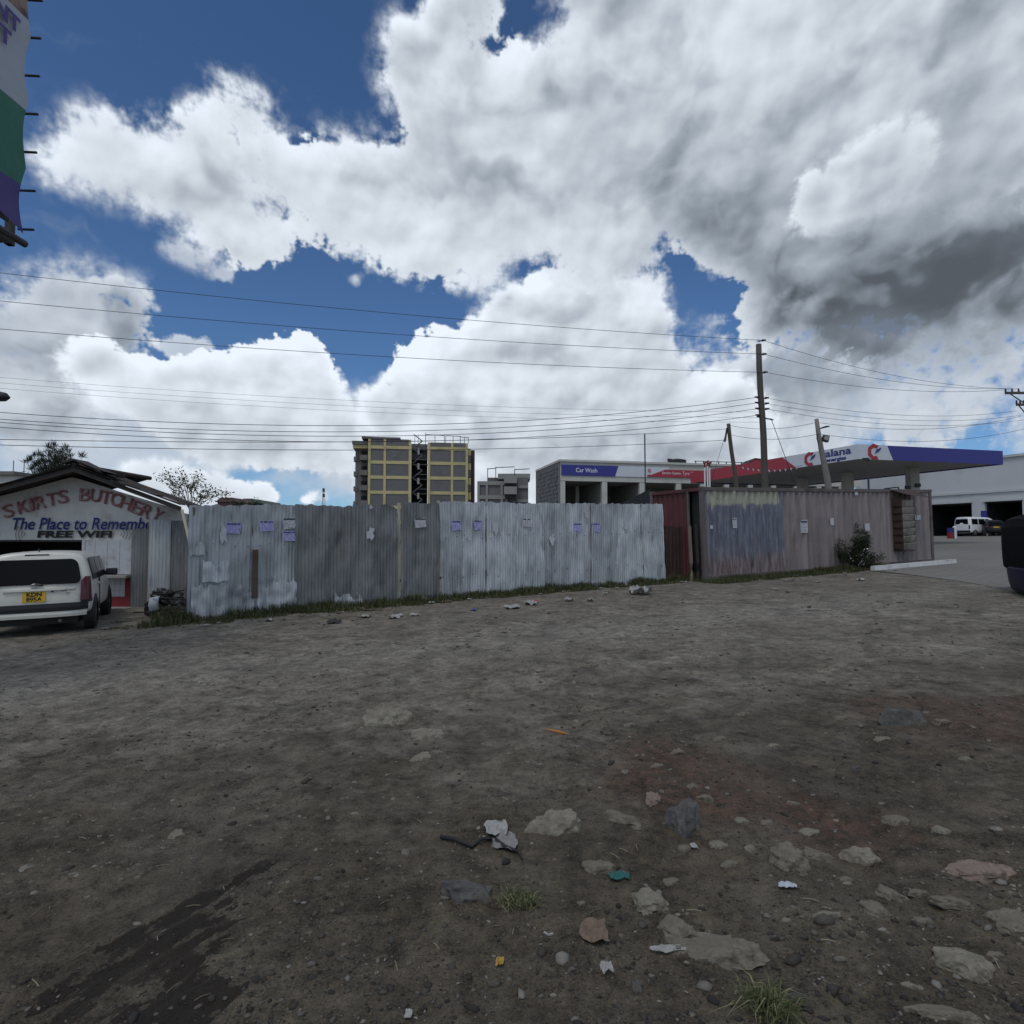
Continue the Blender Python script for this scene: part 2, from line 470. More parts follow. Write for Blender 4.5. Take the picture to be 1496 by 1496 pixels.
class MB:
    def __init__(s):
        s.v = []
        s.f = []

    def add(s, vs, fs, M=None):
        k = len(s.v)
        if M is not None:
            vs = [M @ Vector(p) for p in vs]
        s.v += [tuple(p) for p in vs]
        s.f += [tuple(i + k for i in f) for f in fs]
        return s

    def box(s, x0, x1, y0, y1, z0, z1, M=None):
        vs = [(x, y, z) for z in (z0, z1) for y in (y0, y1) for x in (x0, x1)]
        fs = [(0, 2, 3, 1), (4, 5, 7, 6), (0, 1, 5, 4), (2, 6, 7, 3), (0, 4, 6, 2), (1, 3, 7, 5)]
        return s.add(vs, fs, M)

    def tube(s, p0, p1, r0, r1=None, n=8, caps=True):
        r1 = r0 if r1 is None else r1
        p0, p1 = Vector(p0), Vector(p1)
        q = (p1 - p0).to_track_quat('Z', 'Y')
        vs = []
        for p, r in ((p0, r0), (p1, r1)):
            for i in range(n):
                a = 2 * math.pi * i / n
                vs.append(p + q @ Vector((math.cos(a) * r, math.sin(a) * r, 0)))
        fs = [(i, (i + 1) % n, n + (i + 1) % n, n + i) for i in range(n)]
        if caps:
            fs += [tuple(range(n - 1, -1, -1)), tuple(range(n, 2 * n))]
        return s.add(vs, fs)

    def path(s, pts, r, n=5):
        pts = [Vector(p) for p in pts]
        vs = []
        for i, p in enumerate(pts):
            t = (pts[min(i + 1, len(pts) - 1)] - pts[max(i - 1, 0)]).normalized()
            q = t.to_track_quat('Z', 'Y')
            rr = r[i] if isinstance(r, (list, tuple)) else r
            for k in range(n):
                a = 2 * math.pi * k / n
                vs.append(p + q @ Vector((math.cos(a) * rr, math.sin(a) * rr, 0)))
        fs = []
        for i in range(len(pts) - 1):
            for k in range(n):
                fs.append((i * n + k, i * n + (k + 1) % n, (i + 1) * n + (k + 1) % n, (i + 1) * n + k))
        fs += [tuple(range(n - 1, -1, -1)), tuple(range((len(pts) - 1) * n, len(pts) * n))]
        return s.add(vs, fs)

    def prism(s, poly, y0, y1, M=None):
        """polygon in x,z extruded along y"""
        n = len(poly)
        vs = [(x, y0, z) for x, z in poly] + [(x, y1, z) for x, z in poly]
        fs = [tuple(range(n)), tuple(range(2 * n - 1, n - 1, -1))]
        fs += [(i + n, (i + 1) % n + n, (i + 1) % n, i) for i in range(n)]
        return s.add(vs, fs, M)

    def grid(s, nu, nv, fn, flip=False):
        vs = [fn(i / (nu - 1), j / (nv - 1)) for j in range(nv) for i in range(nu)]
        fs = []
        for j in range(nv - 1):
            for i in range(nu - 1):
                q = (j * nu + i, j * nu + i + 1, (j + 1) * nu + i + 1, (j + 1) * nu + i)
                fs.append(q[::-1] if flip else q)
        return s.add(vs, fs)

    def mesh(s, name, smooth=False):
        me = bpy.data.meshes.new(name)
        me.from_pydata(s.v, [], s.f)
        if smooth:
            me.polygons.foreach_set('use_smooth', [True] * len(me.polygons))
        me.update()
        return me

    def build(s, name, mat, parent=None, smooth=False, bevel=0.0, fix=True):
        me = s.mesh(name, smooth)
        if fix or bevel:
            bm = bmesh.new()
            bm.from_mesh(me)
            if fix:
                bmesh.ops.recalc_face_normals(bm, faces=bm.faces)
            if bevel:
                ed = [e for e in bm.edges if len(e.link_faces) == 2 and e.calc_face_angle(0) > 0.6]
                bmesh.ops.bevel(bm, geom=ed, offset=bevel, segments=2, profile=0.6, affect='EDGES')
            bm.to_mesh(me)
            bm.free()
        me.materials.append(mat)
        o = bpy.data.objects.new(name, me)
        COL.objects.link(o)
        if parent is not None:
            o.parent = parent
        return o


def tag(o, label, cat, group=None):
    o['label'] = label
    o['category'] = cat
    if group:
        o['group'] = group
    return o


def thing(name, label, cat, loc=(0, 0, 0), rotz=0.0, group=None, rot=None):
    o = bpy.data.objects.new(name, None)
    o.empty_display_size = 0.2
    COL.objects.link(o)
    o.location = loc
    o.rotation_euler = rot if rot else (0, 0, rotz)
    return tag(o, label, cat, group)


def copy_tree(o, parent=None):
    c = o.copy()
    COL.objects.link(c)
    c.parent = parent
    for ch in list(o.children):
        copy_tree(ch, c)
    return c


def lettering(text, size, M, mat, parent, name='lettering', weight=0.0, shear=0.0, depth=0.003, spacing=1.0, align='CENTER', width=None):
    """text as a thin solid, lying in the local x,z plane of M (facing -y)"""
    cu = bpy.data.curves.new(name, 'FONT')
    cu.body = text
    cu.size = size
    cu.offset = weight
    cu.shear = shear
    cu.extrude = depth
    cu.space_character = spacing
    cu.align_x = align
    cu.align_y = 'CENTER'
    cu.resolution_u = 3
    ob = bpy.data.objects.new(name, cu)
    me = bpy.data.meshes.new_from_object(ob)
    bpy.data.objects.remove(ob)
    bpy.data.curves.remove(cu)
    if width:
        xs = [v.co.x for v in me.vertices]
        k = width / (max(xs) - min(xs))
        for v in me.vertices:
            v.co.x *= k
    me.transform(M @ Matrix.Rotation(math.pi / 2, 4, 'X'))
    me.materials.clear()
    me.materials.append(mat)
    o = bpy.data.objects.new(name, me)
    COL.objects.link(o)
    o.parent = parent
    return o


def T(x, y, z):
    return Matrix.Translation((x, y, z))


def wave(x, pitch, kind):
    if kind == 'sine':
        return math.sin(2 * math.pi * x / pitch)
    t = (x / pitch) % 1.0                      # trapezoid
    if t < 0.26: return 1.0
    if t < 0.5: return 1.0 - 2.0 * (t - 0.26) / 0.24
    if t < 0.76: return -1.0
    return -1.0 + 2.0 * (t - 0.76) / 0.24


def corr(mb, w_, z0, z1, pitch=0.076, amp=0.009, rows=9, kind='sine', dent=0.012, jag=0.0, seed=0, x0=0.0, y=0.0, tilt=0.0, per=6, topjag=0.0, lean=0.0, skew=0.0):
    """corrugated sheet in x,z; z0/z1 may be functions of x"""
    if kind == 'sine':
        n = max(4, int(w_ / pitch * per))
        xs = [w_ * i / n for i in range(n + 1)]
    else:
        xs = [0.0]
        k = 0
        while True:
            done = False
            for b in (0.0, 0.26, 0.5, 0.76):
                x = (k + b) * pitch
                if x >= w_ - 1e-4:
                    done = True
                    break
                if x > 1e-6:
                    xs.append(x)
            if done:
                break
            k += 1
        xs.append(w_)
    base = len(mb.v)
    f0 = z0 if callable(z0) else (lambda x: z0)
    f1 = z1 if callable(z1) else (lambda x: z1)
    for j in range(rows + 1):
        t = j / rows
        for x in xs:
            a, b = f0(x), f1(x)
            if jag:
                a += jag * mnoise.noise((x * 9 + seed, seed * 3.1, 0))
            if topjag:
                b += topjag * mnoise.noise((x * 7 + seed, seed * 1.7, 4))
            z = a + (b - a) * t
            d = dent * mnoise.noise((x * 2.2 + seed * 5.3, z * 1.4, seed)) + 0.5 * dent * mnoise.noise((x * 7 + seed * 5.3, z * 4.5, seed + 7))
            mb.v.append((x0 + x + tilt * (z - a), y + amp * wave(x, pitch, kind) + d + lean * (z - a) + skew * (x / w_ - 0.5), z))
    n = len(xs)
    for j in range(rows):
        for i in range(n - 1):
            mb.f.append((base + j * n + i, base + j * n + i + 1, base + (j + 1) * n + i + 1, base + (j + 1) * n + i))
    return mb


# ------------------------------------------------------------------ the ground
def ground_material():
    m = bpy.data.materials.new('dirt_ground')
    m.use_nodes = True
    n = NT(m.node_tree)
    co = n.node('ShaderNodeTexCoord').outputs['Object']
    X, Y, Z = n.xyz(co)
    big = n.noise(co, 0.35, 4, 0.55).outputs[0]
    mid = n.noise(co, 1.6, 6, 0.6).outputs[0]
    finev = n.noise(co, 14, 5, 0.65).outputs[0]
    grit = n.noise(co, 90, 3, 0.7).outputs[0]
    vo = n.node('ShaderNodeTexVoronoi', {'Vector': co, 'Scale': 34.0}, feature='F1')
    vo2 = n.node('ShaderNodeTexVoronoi', {'Vector': co, 'Scale': 13.0}, feature='F1')
    # bare brown earth near by, packed grey gravel towards the fence
    gy = n.m('ADD', n.m('SUBTRACT', Y, n.m('MULTIPLY', X, 0.30)), n.m('MULTIPLY', n.m('SUBTRACT', mid, 0.5), 5.0))
    gy = n.m('ADD', gy, n.m('MULTIPLY', n.m('SUBTRACT', big, 0.5), 5.0))
    grav = n.ss(gy, 3.0, 7.5)
    soil = n.mix(n.ss(mid, 0.3, 0.7), (0.070, 0.057, 0.042), (0.100, 0.083, 0.062))
    gravel = n.mix(n.ss(mid, 0.32, 0.68), (0.136, 0.122, 0.100), (0.205, 0.184, 0.152))
    c = n.mix(grav, soil, gravel)
    # worn grey wheel tracks curving by the fence
    tr = n.ss(n.m('ABSOLUTE', n.m('ADD', n.m('SUBTRACT', n.m('MULTIPLY', X, 0.45), n.m('SUBTRACT', Y, 9.6)), n.m('MULTIPLY', n.m('SUBTRACT', big, 0.5), 3.0))), 0.2, 1.9, 1.0, 0.0)
    c = n.mix(n.m('MULTIPLY', tr, 0.75), c, (0.225, 0.207, 0.180))
    # dusty pale and dark damp patches
    pA = n.ss(n.noise(co, 1.15, 8, 0.72).outputs[0], 0.48, 0.62)
    c = n.mix(n.m('MULTIPLY', pA, n.lin(grav, 0, 1, 0.35, 0.6)), c, n.mix(grav, (0.115, 0.100, 0.080), (0.250, 0.230, 0.200)))
    pB = n.ss(n.noise(n.vm('ADD', co, (31.0, 7.0, 0.0)), 1.5, 8, 0.74).outputs[0], 0.52, 0.64)
    c = n.mix(n.m('MULTIPLY', pB, 0.5), c, n.mix(grav, (0.040, 0.034, 0.027), (0.066, 0.063, 0.060)))
    # dark loose chippings
    dk = n.m('MULTIPLY', n.ss(n.noise(co, 0.8, 4, 0.6).outputs[0], 0.5, 0.68), n.ss(finev, 0.42, 0.62))
    c = n.mix(n.m('MULTIPLY', dk, 0.75), c, (0.042, 0.040, 0.038))
    # reddish laterite smears
    p1, p2 = G(1010, 1130), G(1450, 1045)
    for p, r in ((p1, 1.0), (p2, 1.5), (G(1150, 1190), 0.7)):
        d = n.node('ShaderNodeVectorMath', {0: co, 1: tuple(p)}, operation='DISTANCE').outputs['Value']
        d = n.m('ADD', d, n.m('MULTIPLY', n.m('SUBTRACT', mid, 0.5), 1.8))
        c = n.mix(n.m('MULTIPLY', n.ss(d, 0.1, r, 0.75, 0.0), n.ss(finev, 0.35, 0.62, 0.15, 1.0)), c, (0.098, 0.056, 0.040))
    # gravel stones showing in the surface
    st = n.m('MULTIPLY', n.ss(vo.outputs['Distance'], 0.16, 0.30, 1.0, 0.0), n.ss(n.node('ShaderNodeSeparateColor', {0: vo.outputs['Color']}).outputs[0], 0.55, 0.75))
    c = n.mix(n.m('MULTIPLY', st, 0.55), c, n.mix(n.node('ShaderNodeSeparateColor', {0: vo.outputs['Color']}).outputs[1], (0.05, 0.048, 0.045), (0.20, 0.19, 0.17)))
    st2 = n.m('MULTIPLY', n.ss(n.m('ADD', vo2.outputs['Distance'], n.m('MULTIPLY', n.m('SUBTRACT', finev, 0.5), 0.35)), 0.12, 0.26, 1.0, 0.0),
              n.ss(n.node('ShaderNodeSeparateColor', {0: vo2.outputs['Color']}).outputs[0], 0.72, 0.84))
    c = n.mix(n.m('MULTIPLY', st2, 0.7), c, (0.185, 0.172, 0.147))
    lump = n.noise(co, 5.0, 5, 0.68).outputs[0]
    gf = n.m('ADD', n.m('MULTIPLY', n.m('SUBTRACT', grit, 0.5), 2.2), n.m('ADD', n.m('MULTIPLY', n.m('SUBTRACT', finev, 0.5), 1.9), n.m('ADD', n.m('MULTIPLY', n.m('SUBTRACT', lump, 0.5), 2.2), 1.0)))
    gf = n.m('MAXIMUM', gf, 0.25)
    c = n.mix(1.0, c, n.comb(gf, gf, gf), 'MULTIPLY')
    # pale dusty crust in patches, like trodden mortar
    pc = n.m('MULTIPLY', n.ss(n.noise(co, 2.6, 7, 0.68).outputs[0], 0.56, 0.70), n.ss(n.noise(co, 0.5, 3, 0.5).outputs[0], 0.42, 0.62))
    c = n.mix(n.m('MULTIPLY', pc, 0.6), c, (0.165, 0.152, 0.130))
    c = n.mix(1.0, c, (1.02, 1.0, 0.955), 'MULTIPLY')
    # spilled liquid: dark wet streaks running over the dirt
    s0 = G(215, 1380)
    a0 = G(110, 1420)
    a1 = G(372, 1262)
    dv = (a1 - a0).normalized()
    lx, ly = dv.x, dv.y
    rx = n.m('ADD', n.m('MULTIPLY', n.m('SUBTRACT', X, s0.x), lx), n.m('MULTIPLY', n.m('SUBTRACT', Y, s0.y), ly))
    ry = n.m('SUBTRACT', n.m('MULTIPLY', n.m('SUBTRACT', Y, s0.y), lx), n.m('MULTIPLY', n.m('SUBTRACT', X, s0.x), ly))
    sv = n.comb(n.m('MULTIPLY', rx, 1.3), n.m('MULTIPLY', ry, 7.5), 0.0)
    streak = n.noise(sv, 1.6, 7, 0.62).outputs[0]
    # body of the puddle narrows to a tail up-right and runs down out of view
    body = n.m('ADD', n.m('POWER', n.m('DIVIDE', n.m('ADD', rx, 0.02), 0.40), 2.0), n.m('POWER', n.m('DIVIDE', n.m('ADD', ry, 0.06), 0.24), 2.0))
    tail = n.m('ADD', n.m('POWER', n.m('DIVIDE', n.m('SUBTRACT', rx, 0.36), 0.42), 2.0), n.m('POWER', n.m('DIVIDE', n.m('SUBTRACT', ry, 0.07), 0.075), 2.0))
    e0 = G(262, 1470)
    run = n.m('ADD', n.m('POWER', n.m('DIVIDE', n.m('SUBTRACT', X, e0.x), 0.27), 2.0), n.m('POWER', n.m('DIVIDE', n.m('SUBTRACT', Y, e0.y - 0.1), 0.32), 2.0))
    r2 = n.m('MINIMUM', n.m('MINIMUM', body, tail), run)
    blot = n.noise(co, 7.0, 6, 0.65).outputs[0]
    wet = n.ss(n.m('ADD', r2, n.m('ADD', n.m('MULTIPLY', n.m('SUBTRACT', 0.51, streak), 3.8), n.m('MULTIPLY', n.m('SUBTRACT', 0.5, blot), 4.5))), 0.66, 0.86, 1.0, 0.0)
    wet = n.m('MULTIPLY', wet, n.ss(r2, 1.0, 1.5, 1.0, 0.0))
    c = n.mix(n.m('MULTIPLY', wet, n.ss(streak, 0.34, 0.50, 0.6, 0.92)), c, (0.019, 0.014, 0.010))
    rgh = n.lin(wet, 0, 1, 0.92, 0.82)
    h = n.m('ADD', n.m('MULTIPLY', finev, 0.5), n.m('ADD', n.m('MULTIPLY', grit, 0.22), n.m('MULTIPLY', n.m('ADD', st, st2), 0.35)))
    h = n.m('ADD', h, n.m('MULTIPLY', n.noise(co, 34, 4, 0.7).outputs[0], 0.45))
    bn = n.node('ShaderNodeBump', {'Height': h, 'Strength': 1.0, 'Distance': 0.035})
    b = n.node('ShaderNodeBsdfPrincipled', {'Base Color': c, 'Roughness': rgh, 'Specular IOR Level': 0.25, 'Normal': bn.outputs[0]})
    n.node('ShaderNodeOutputMaterial', {0: b})
    return m


def build_ground():
    th = np.concatenate([np.radians(np.linspace(-56, 56, 640)), np.radians(np.linspace(60, 300, 41))])     # fine fan ahead, coarse behind
    r = np.concatenate([[0.35, 0.7], np.exp(np.linspace(np.log(1.0), np.log(21.0), 330)), np.exp(np.linspace(np.log(22.5), np.log(2200.0), 46))])
    A, Rr = np.meshgrid(th, r)
    Xg, Yg = Rr * np.sin(A), Rr * np.cos(A)
    Zg = gz(Xg, Yg) + rough(Xg, Yg)
    nr, nt = A.shape
    v = np.stack([Xg, Yg, Zg], -1).reshape(-1, 3)
    v = np.vstack([v, [[0, 0, 0.0]]])
    i, j = np.meshgrid(np.arange(nr - 1), np.arange(nt), indexing='ij')
    j2 = (j + 1) % nt
    q = np.stack([i * nt + j, (i + 1) * nt + j, (i + 1) * nt + j2, i * nt + j2], -1).reshape(-1, 4)
    me = bpy.data.meshes.new('ground')
    me.vertices.add(len(v))
    me.vertices.foreach_set('co', v.ravel())
    jj = np.arange(nt)
    tri = np.stack([np.full(nt, len(v) - 1), jj, (jj + 1) % nt], -1)
    loops = np.concatenate([q.ravel(), tri.ravel()])
    me.loops.add(len(loops))
    me.loops.foreach_set('vertex_index', loops.astype(np.int32))
    starts = np.concatenate([np.arange(len(q)) * 4, len(q) * 4 + np.arange(nt) * 3]).astype(np.int32)
    me.polygons.add(len(starts))
    me.polygons.foreach_set('loop_start', starts)
    me.polygons.foreach_set('use_smooth', np.ones(len(starts), bool))
    me.update(calc_edges=True)
    me.validate()
    bm = bmesh.new(); bm.from_mesh(me)
    bmesh.ops.recalc_face_normals(bm, faces=bm.faces)
    if bm.faces[0].normal.z < 0:
        bmesh.ops.reverse_faces(bm, faces=bm.faces)
    bm.to_mesh(me); bm.free()
    me.materials.append(ground_material())
    o = bpy.data.objects.new('ground', me)
    COL.objects.link(o)
    o['kind'] = 'structure'
    return o


build_ground()

# paved forecourt of the filling station
def forecourt():
    m = bpy.data.materials.new('concrete_pavers')
    m.use_nodes = True
    n = NT(m.node_tree)
    co = n.node('ShaderNodeTexCoord').outputs['Object']
    br = n.node('ShaderNodeTexBrick', {'Vector': co, 'Scale': 1.0, 'Color1': (0.225, 0.205, 0.178, 1), 'Color2': (0.185, 0.172, 0.152, 1), 'Mortar': (0.09, 0.085, 0.075, 1),
                                      'Mortar Size': 0.012, 'Brick Width': 0.42, 'Row Height': 0.21})
    st = n.noise(co, 0.35, 5, 0.6).outputs[0]
    c = n.mix(n.ss(st, 0.4, 0.7, 0, 0.45), br.outputs[0], (0.13, 0.118, 0.10))
    b = n.node('ShaderNodeBsdfPrincipled', {'Base Color': c, 'Roughness': 0.85, 'Normal': n.node('ShaderNodeBump', {'Height': br.outputs['Fac'], 'Strength': 0.4, 'Distance': -0.01}).outputs[0]})
    n.node('ShaderNodeOutputMaterial', {0: b})
    A, B, C_ = G(1286, 834), G(1400, 849), G(1496, 866)
    edge = [A, A.lerp(B, 0.5), B, B.lerp(C_, 0.5), C_, C_ + (C_ - B) * 1.2]
    edge = [Vector((p.x, p.y)) for p in edge]
    back = Vector((-0.30, 0.954))
    rgt = Vector((0.89, 0.456))
    mb = MB()
    rows = 90
    edge = [edge[i].lerp(edge[i + 1], k / 6) for i in range(5) for k in range(6)] + [edge[5]]
    for j in range(rows + 1):
        t = (j / rows) ** 1.9
        for i, p in enumerate(edge):
            f = i / (len(edge) - 1)
            if j == 0:
                p = p + Vector((0.15 * mnoise.noise((i * 0.6, 0, 3)), 0.25 * mnoise.noise((i * 0.8, 5, 3))))
            q = p + (back * (1 - f) + rgt * f * 1.15 + back * 0.35 * f) * (62 * t)
            mb.v.append((q.x, q.y, gh(q.x, q.y) + (0.012 if j else -0.03)))
    k = len(edge)
    for j in range(rows):
        for i in range(k - 1):
            mb.f.append((j * k + i, j * k + i + 1, (j + 1) * k + i + 1, (j + 1) * k + i))
    o = mb.build('paved_forecourt', m)
    o['kind'] = 'structure'


forecourt()

# ------------------------------------------------------------------ materials shared by the yard
def iron_mat(name, c0, c1, stain=(0.10, 0.085, 0.07), rough_=0.52, metal=0.35, rust=0.0):
    """weathered galvanised iron: vertical water streaks, white bloom, a little rust"""
    m = bpy.data.materials.new(name)
    m.use_nodes = True
    n = NT(m.node_tree)
    co = n.node('ShaderNodeTexCoord').outputs['Object']
    v = n.vm('MULTIPLY', co, (1.0, 1.0, 0.10))
    a = n.noise(v, 5.0, 6, 0.62).outputs[0]
    b = n.noise(co, 1.3, 5, 0.6).outputs[0]
    c = n.mix(n.ss(a, 0.30, 0.70), c0, c1)
    c = n.mix(n.ss(n.noise(v, 16.0, 4, 0.6).outputs[0], 0.56, 0.74, 0, 0.55), c, stain)
    c = n.mix(n.ss(b, 0.55, 0.75, 0, 0.4), c, tuple(min(1, k * 1.35) for k in c1))
    big = n.noise(n.vm('MULTIPLY', co, (1.0, 1.0, 0.28)), 2.1, 6, 0.66).outputs[0]
    c = n.mix(n.ss(big, 0.50, 0.70, 0, 0.62), c, tuple(0.55 * k for k in c0))
    sp = n.noise(co, 42.0, 3, 0.6).outputs[0]
    c = n.mix(n.ss(sp, 0.66, 0.74, 0, 0.35), c, (0.42, 0.44, 0.46))
    if rust:
        c = n.mix(n.ss(n.noise(co, 2.2, 7, 0.68).outputs[0], 0.62 - rust, 0.74 - rust, 0, 0.85), c, (0.085, 0.042, 0.026))
    # mud splashed on the foot of the sheet
    x, y, z = n.xyz(co)
    bs = n.node('ShaderNodeBsdfPrincipled', {'Base Color': c, 'Roughness': n.lin(a, 0.3, 0.7, rough_ - 0.1, rough_ + 0.15), 'Metallic': metal})
    bn = n.node('ShaderNodeBump', {'Height': n.noise(co, 11.0, 4, 0.6).outputs[0], 'Strength': 0.18, 'Distance': 0.02})
    n.put(bs.inputs['Normal'], bn.outputs[0])
    n.node('ShaderNodeOutputMaterial', {0: bs})
    return m


IR_DARK = iron_mat('iron_dull', (0.160, 0.165, 0.166), (0.232, 0.238, 0.239), (0.11, 0.105, 0.095))
IR_MID = iron_mat('iron_grey', (0.33, 0.345, 0.355), (0.46, 0.48, 0.49))
IR_BLUE = iron_mat('iron_blue_grey', (0.42, 0.44, 0.455), (0.57, 0.59, 0.605))
IR_PALE = iron_mat('iron_bleached', (0.34, 0.35, 0.35), (0.52, 0.54, 0.55), (0.16, 0.15, 0.14), 0.6, 0.2)
IR_RUST = iron_mat('iron_rusty', (0.07, 0.055, 0.048), (0.12, 0.085, 0.068), (0.05, 0.03, 0.022), 0.75, 0.1, 0.12)
IR_ROOF = iron_mat('iron_roof_dark', (0.026, 0.023, 0.022), (0.048, 0.040, 0.036), (0.05, 0.03, 0.022), 0.75, 0.1, 0.10)
WOOD = pm('old_timber', (0.16, 0.13, 0.10), 0.85, var=0.35, vs=6, bump=0.3, streak=True)
WOOD_DK = pm('dark_timber', (0.030, 0.026, 0.023), 0.85, var=0.35, vs=6, bump=0.3, streak=True)
PALEWOOD = pm('pale_timber', (0.46, 0.42, 0.32), 0.8, var=0.2)
BLACK = pm('black_rubber', (0.014, 0.014, 0.015), 0.7, var=0.2)
CONC = pm('cement', (0.30, 0.29, 0.27), 0.85, var=0.2, bump=0.2, dirt=(0.16, 0.15, 0.13))


def poster_mat(name, paper, ink, seed):
    """bill with a bold heading and rows of small unreadable print"""
    m = bpy.data.materials.new(name)
    m.use_nodes = True
    n = NT(m.node_tree)
    uv = n.node('ShaderNodeTexCoord').outputs['Generated']
    x, y, z = n.xyz(uv)
    row = n.m('FLOOR', n.m('MULTIPLY', z, 9.0))
    fr = n.m('FRACT', n.m('MULTIPLY', z, 9.0))
    chars = n.noise(n.comb(n.m('MULTIPLY', x, 22.0), n.m('ADD', n.m('MULTIPLY', row, 7.3), seed), 0.0), 1.0, 2, 0.7).outputs[0]
    small = n.m('MULTIPLY', n.ss(chars, 0.47, 0.52), n.m('MULTIPLY', n.ss(fr, 0.28, 0.34), n.ss(fr, 0.86, 0.92, 1.0, 0.0)))
    small = n.m('MULTIPLY', small, n.m('MULTIPLY', n.ss(z, 0.74, 0.76, 0.8, 0.0), n.ss(z, 0.06, 0.08)))
    hc = n.noise(n.comb(n.m('MULTIPLY', x, 9.0), seed, 0.0), 1.0, 1, 0.5).outputs[0]
    head = n.m('MULTIPLY', n.ss(hc, 0.36, 0.40), n.m('MULTIPLY', n.ss(z, 0.77, 0.79), n.ss(z, 0.92, 0.94, 1.0, 0.0)))
    side = n.m('MULTIPLY', n.ss(x, 0.05, 0.07), n.ss(x, 0.93, 0.95, 1.0, 0.0))
    k = n.m('MULTIPLY', n.m('MAXIMUM', small, head), side)
    c = n.mix(k, n.mix(n.ss(n.noise(uv, 5, 4, 0.6).outputs[0], 0.5, 0.75, 0, 0.5), paper, tuple(q * 0.6 for q in paper)), ink)
    n.node('ShaderNodeOutputMaterial', {0: n.node('ShaderNodeBsdfPrincipled', {'Base Color': c, 'Roughness': 0.8})})
    return m


PO_LAV = [poster_mat('bill_lavender_%d' % i, (0.44, 0.43, 0.72), (0.05, 0.05, 0.16), 3.1 * i) for i in range(3)]
PO_WHT = [poster_mat('bill_white_%d' % i, (0.58, 0.58, 0.62), (0.04, 0.04, 0.05), 2.7 * i + 9) for i in range(2)]
PAPER = pm('torn_paper', (0.50, 0.50, 0.53), 0.85, var=0.25, vs=12)


# ------------------------------------------------------------------ corrugated iron fence
FO, FU = (-6.70, 12.90), (0.8812, 0.4727)
F_ANG = math.atan2(FU[1], FU[0])


def fgz(s):
    return float(gz(FO[0] + FU[0] * s, FO[1] + FU[1] * s))


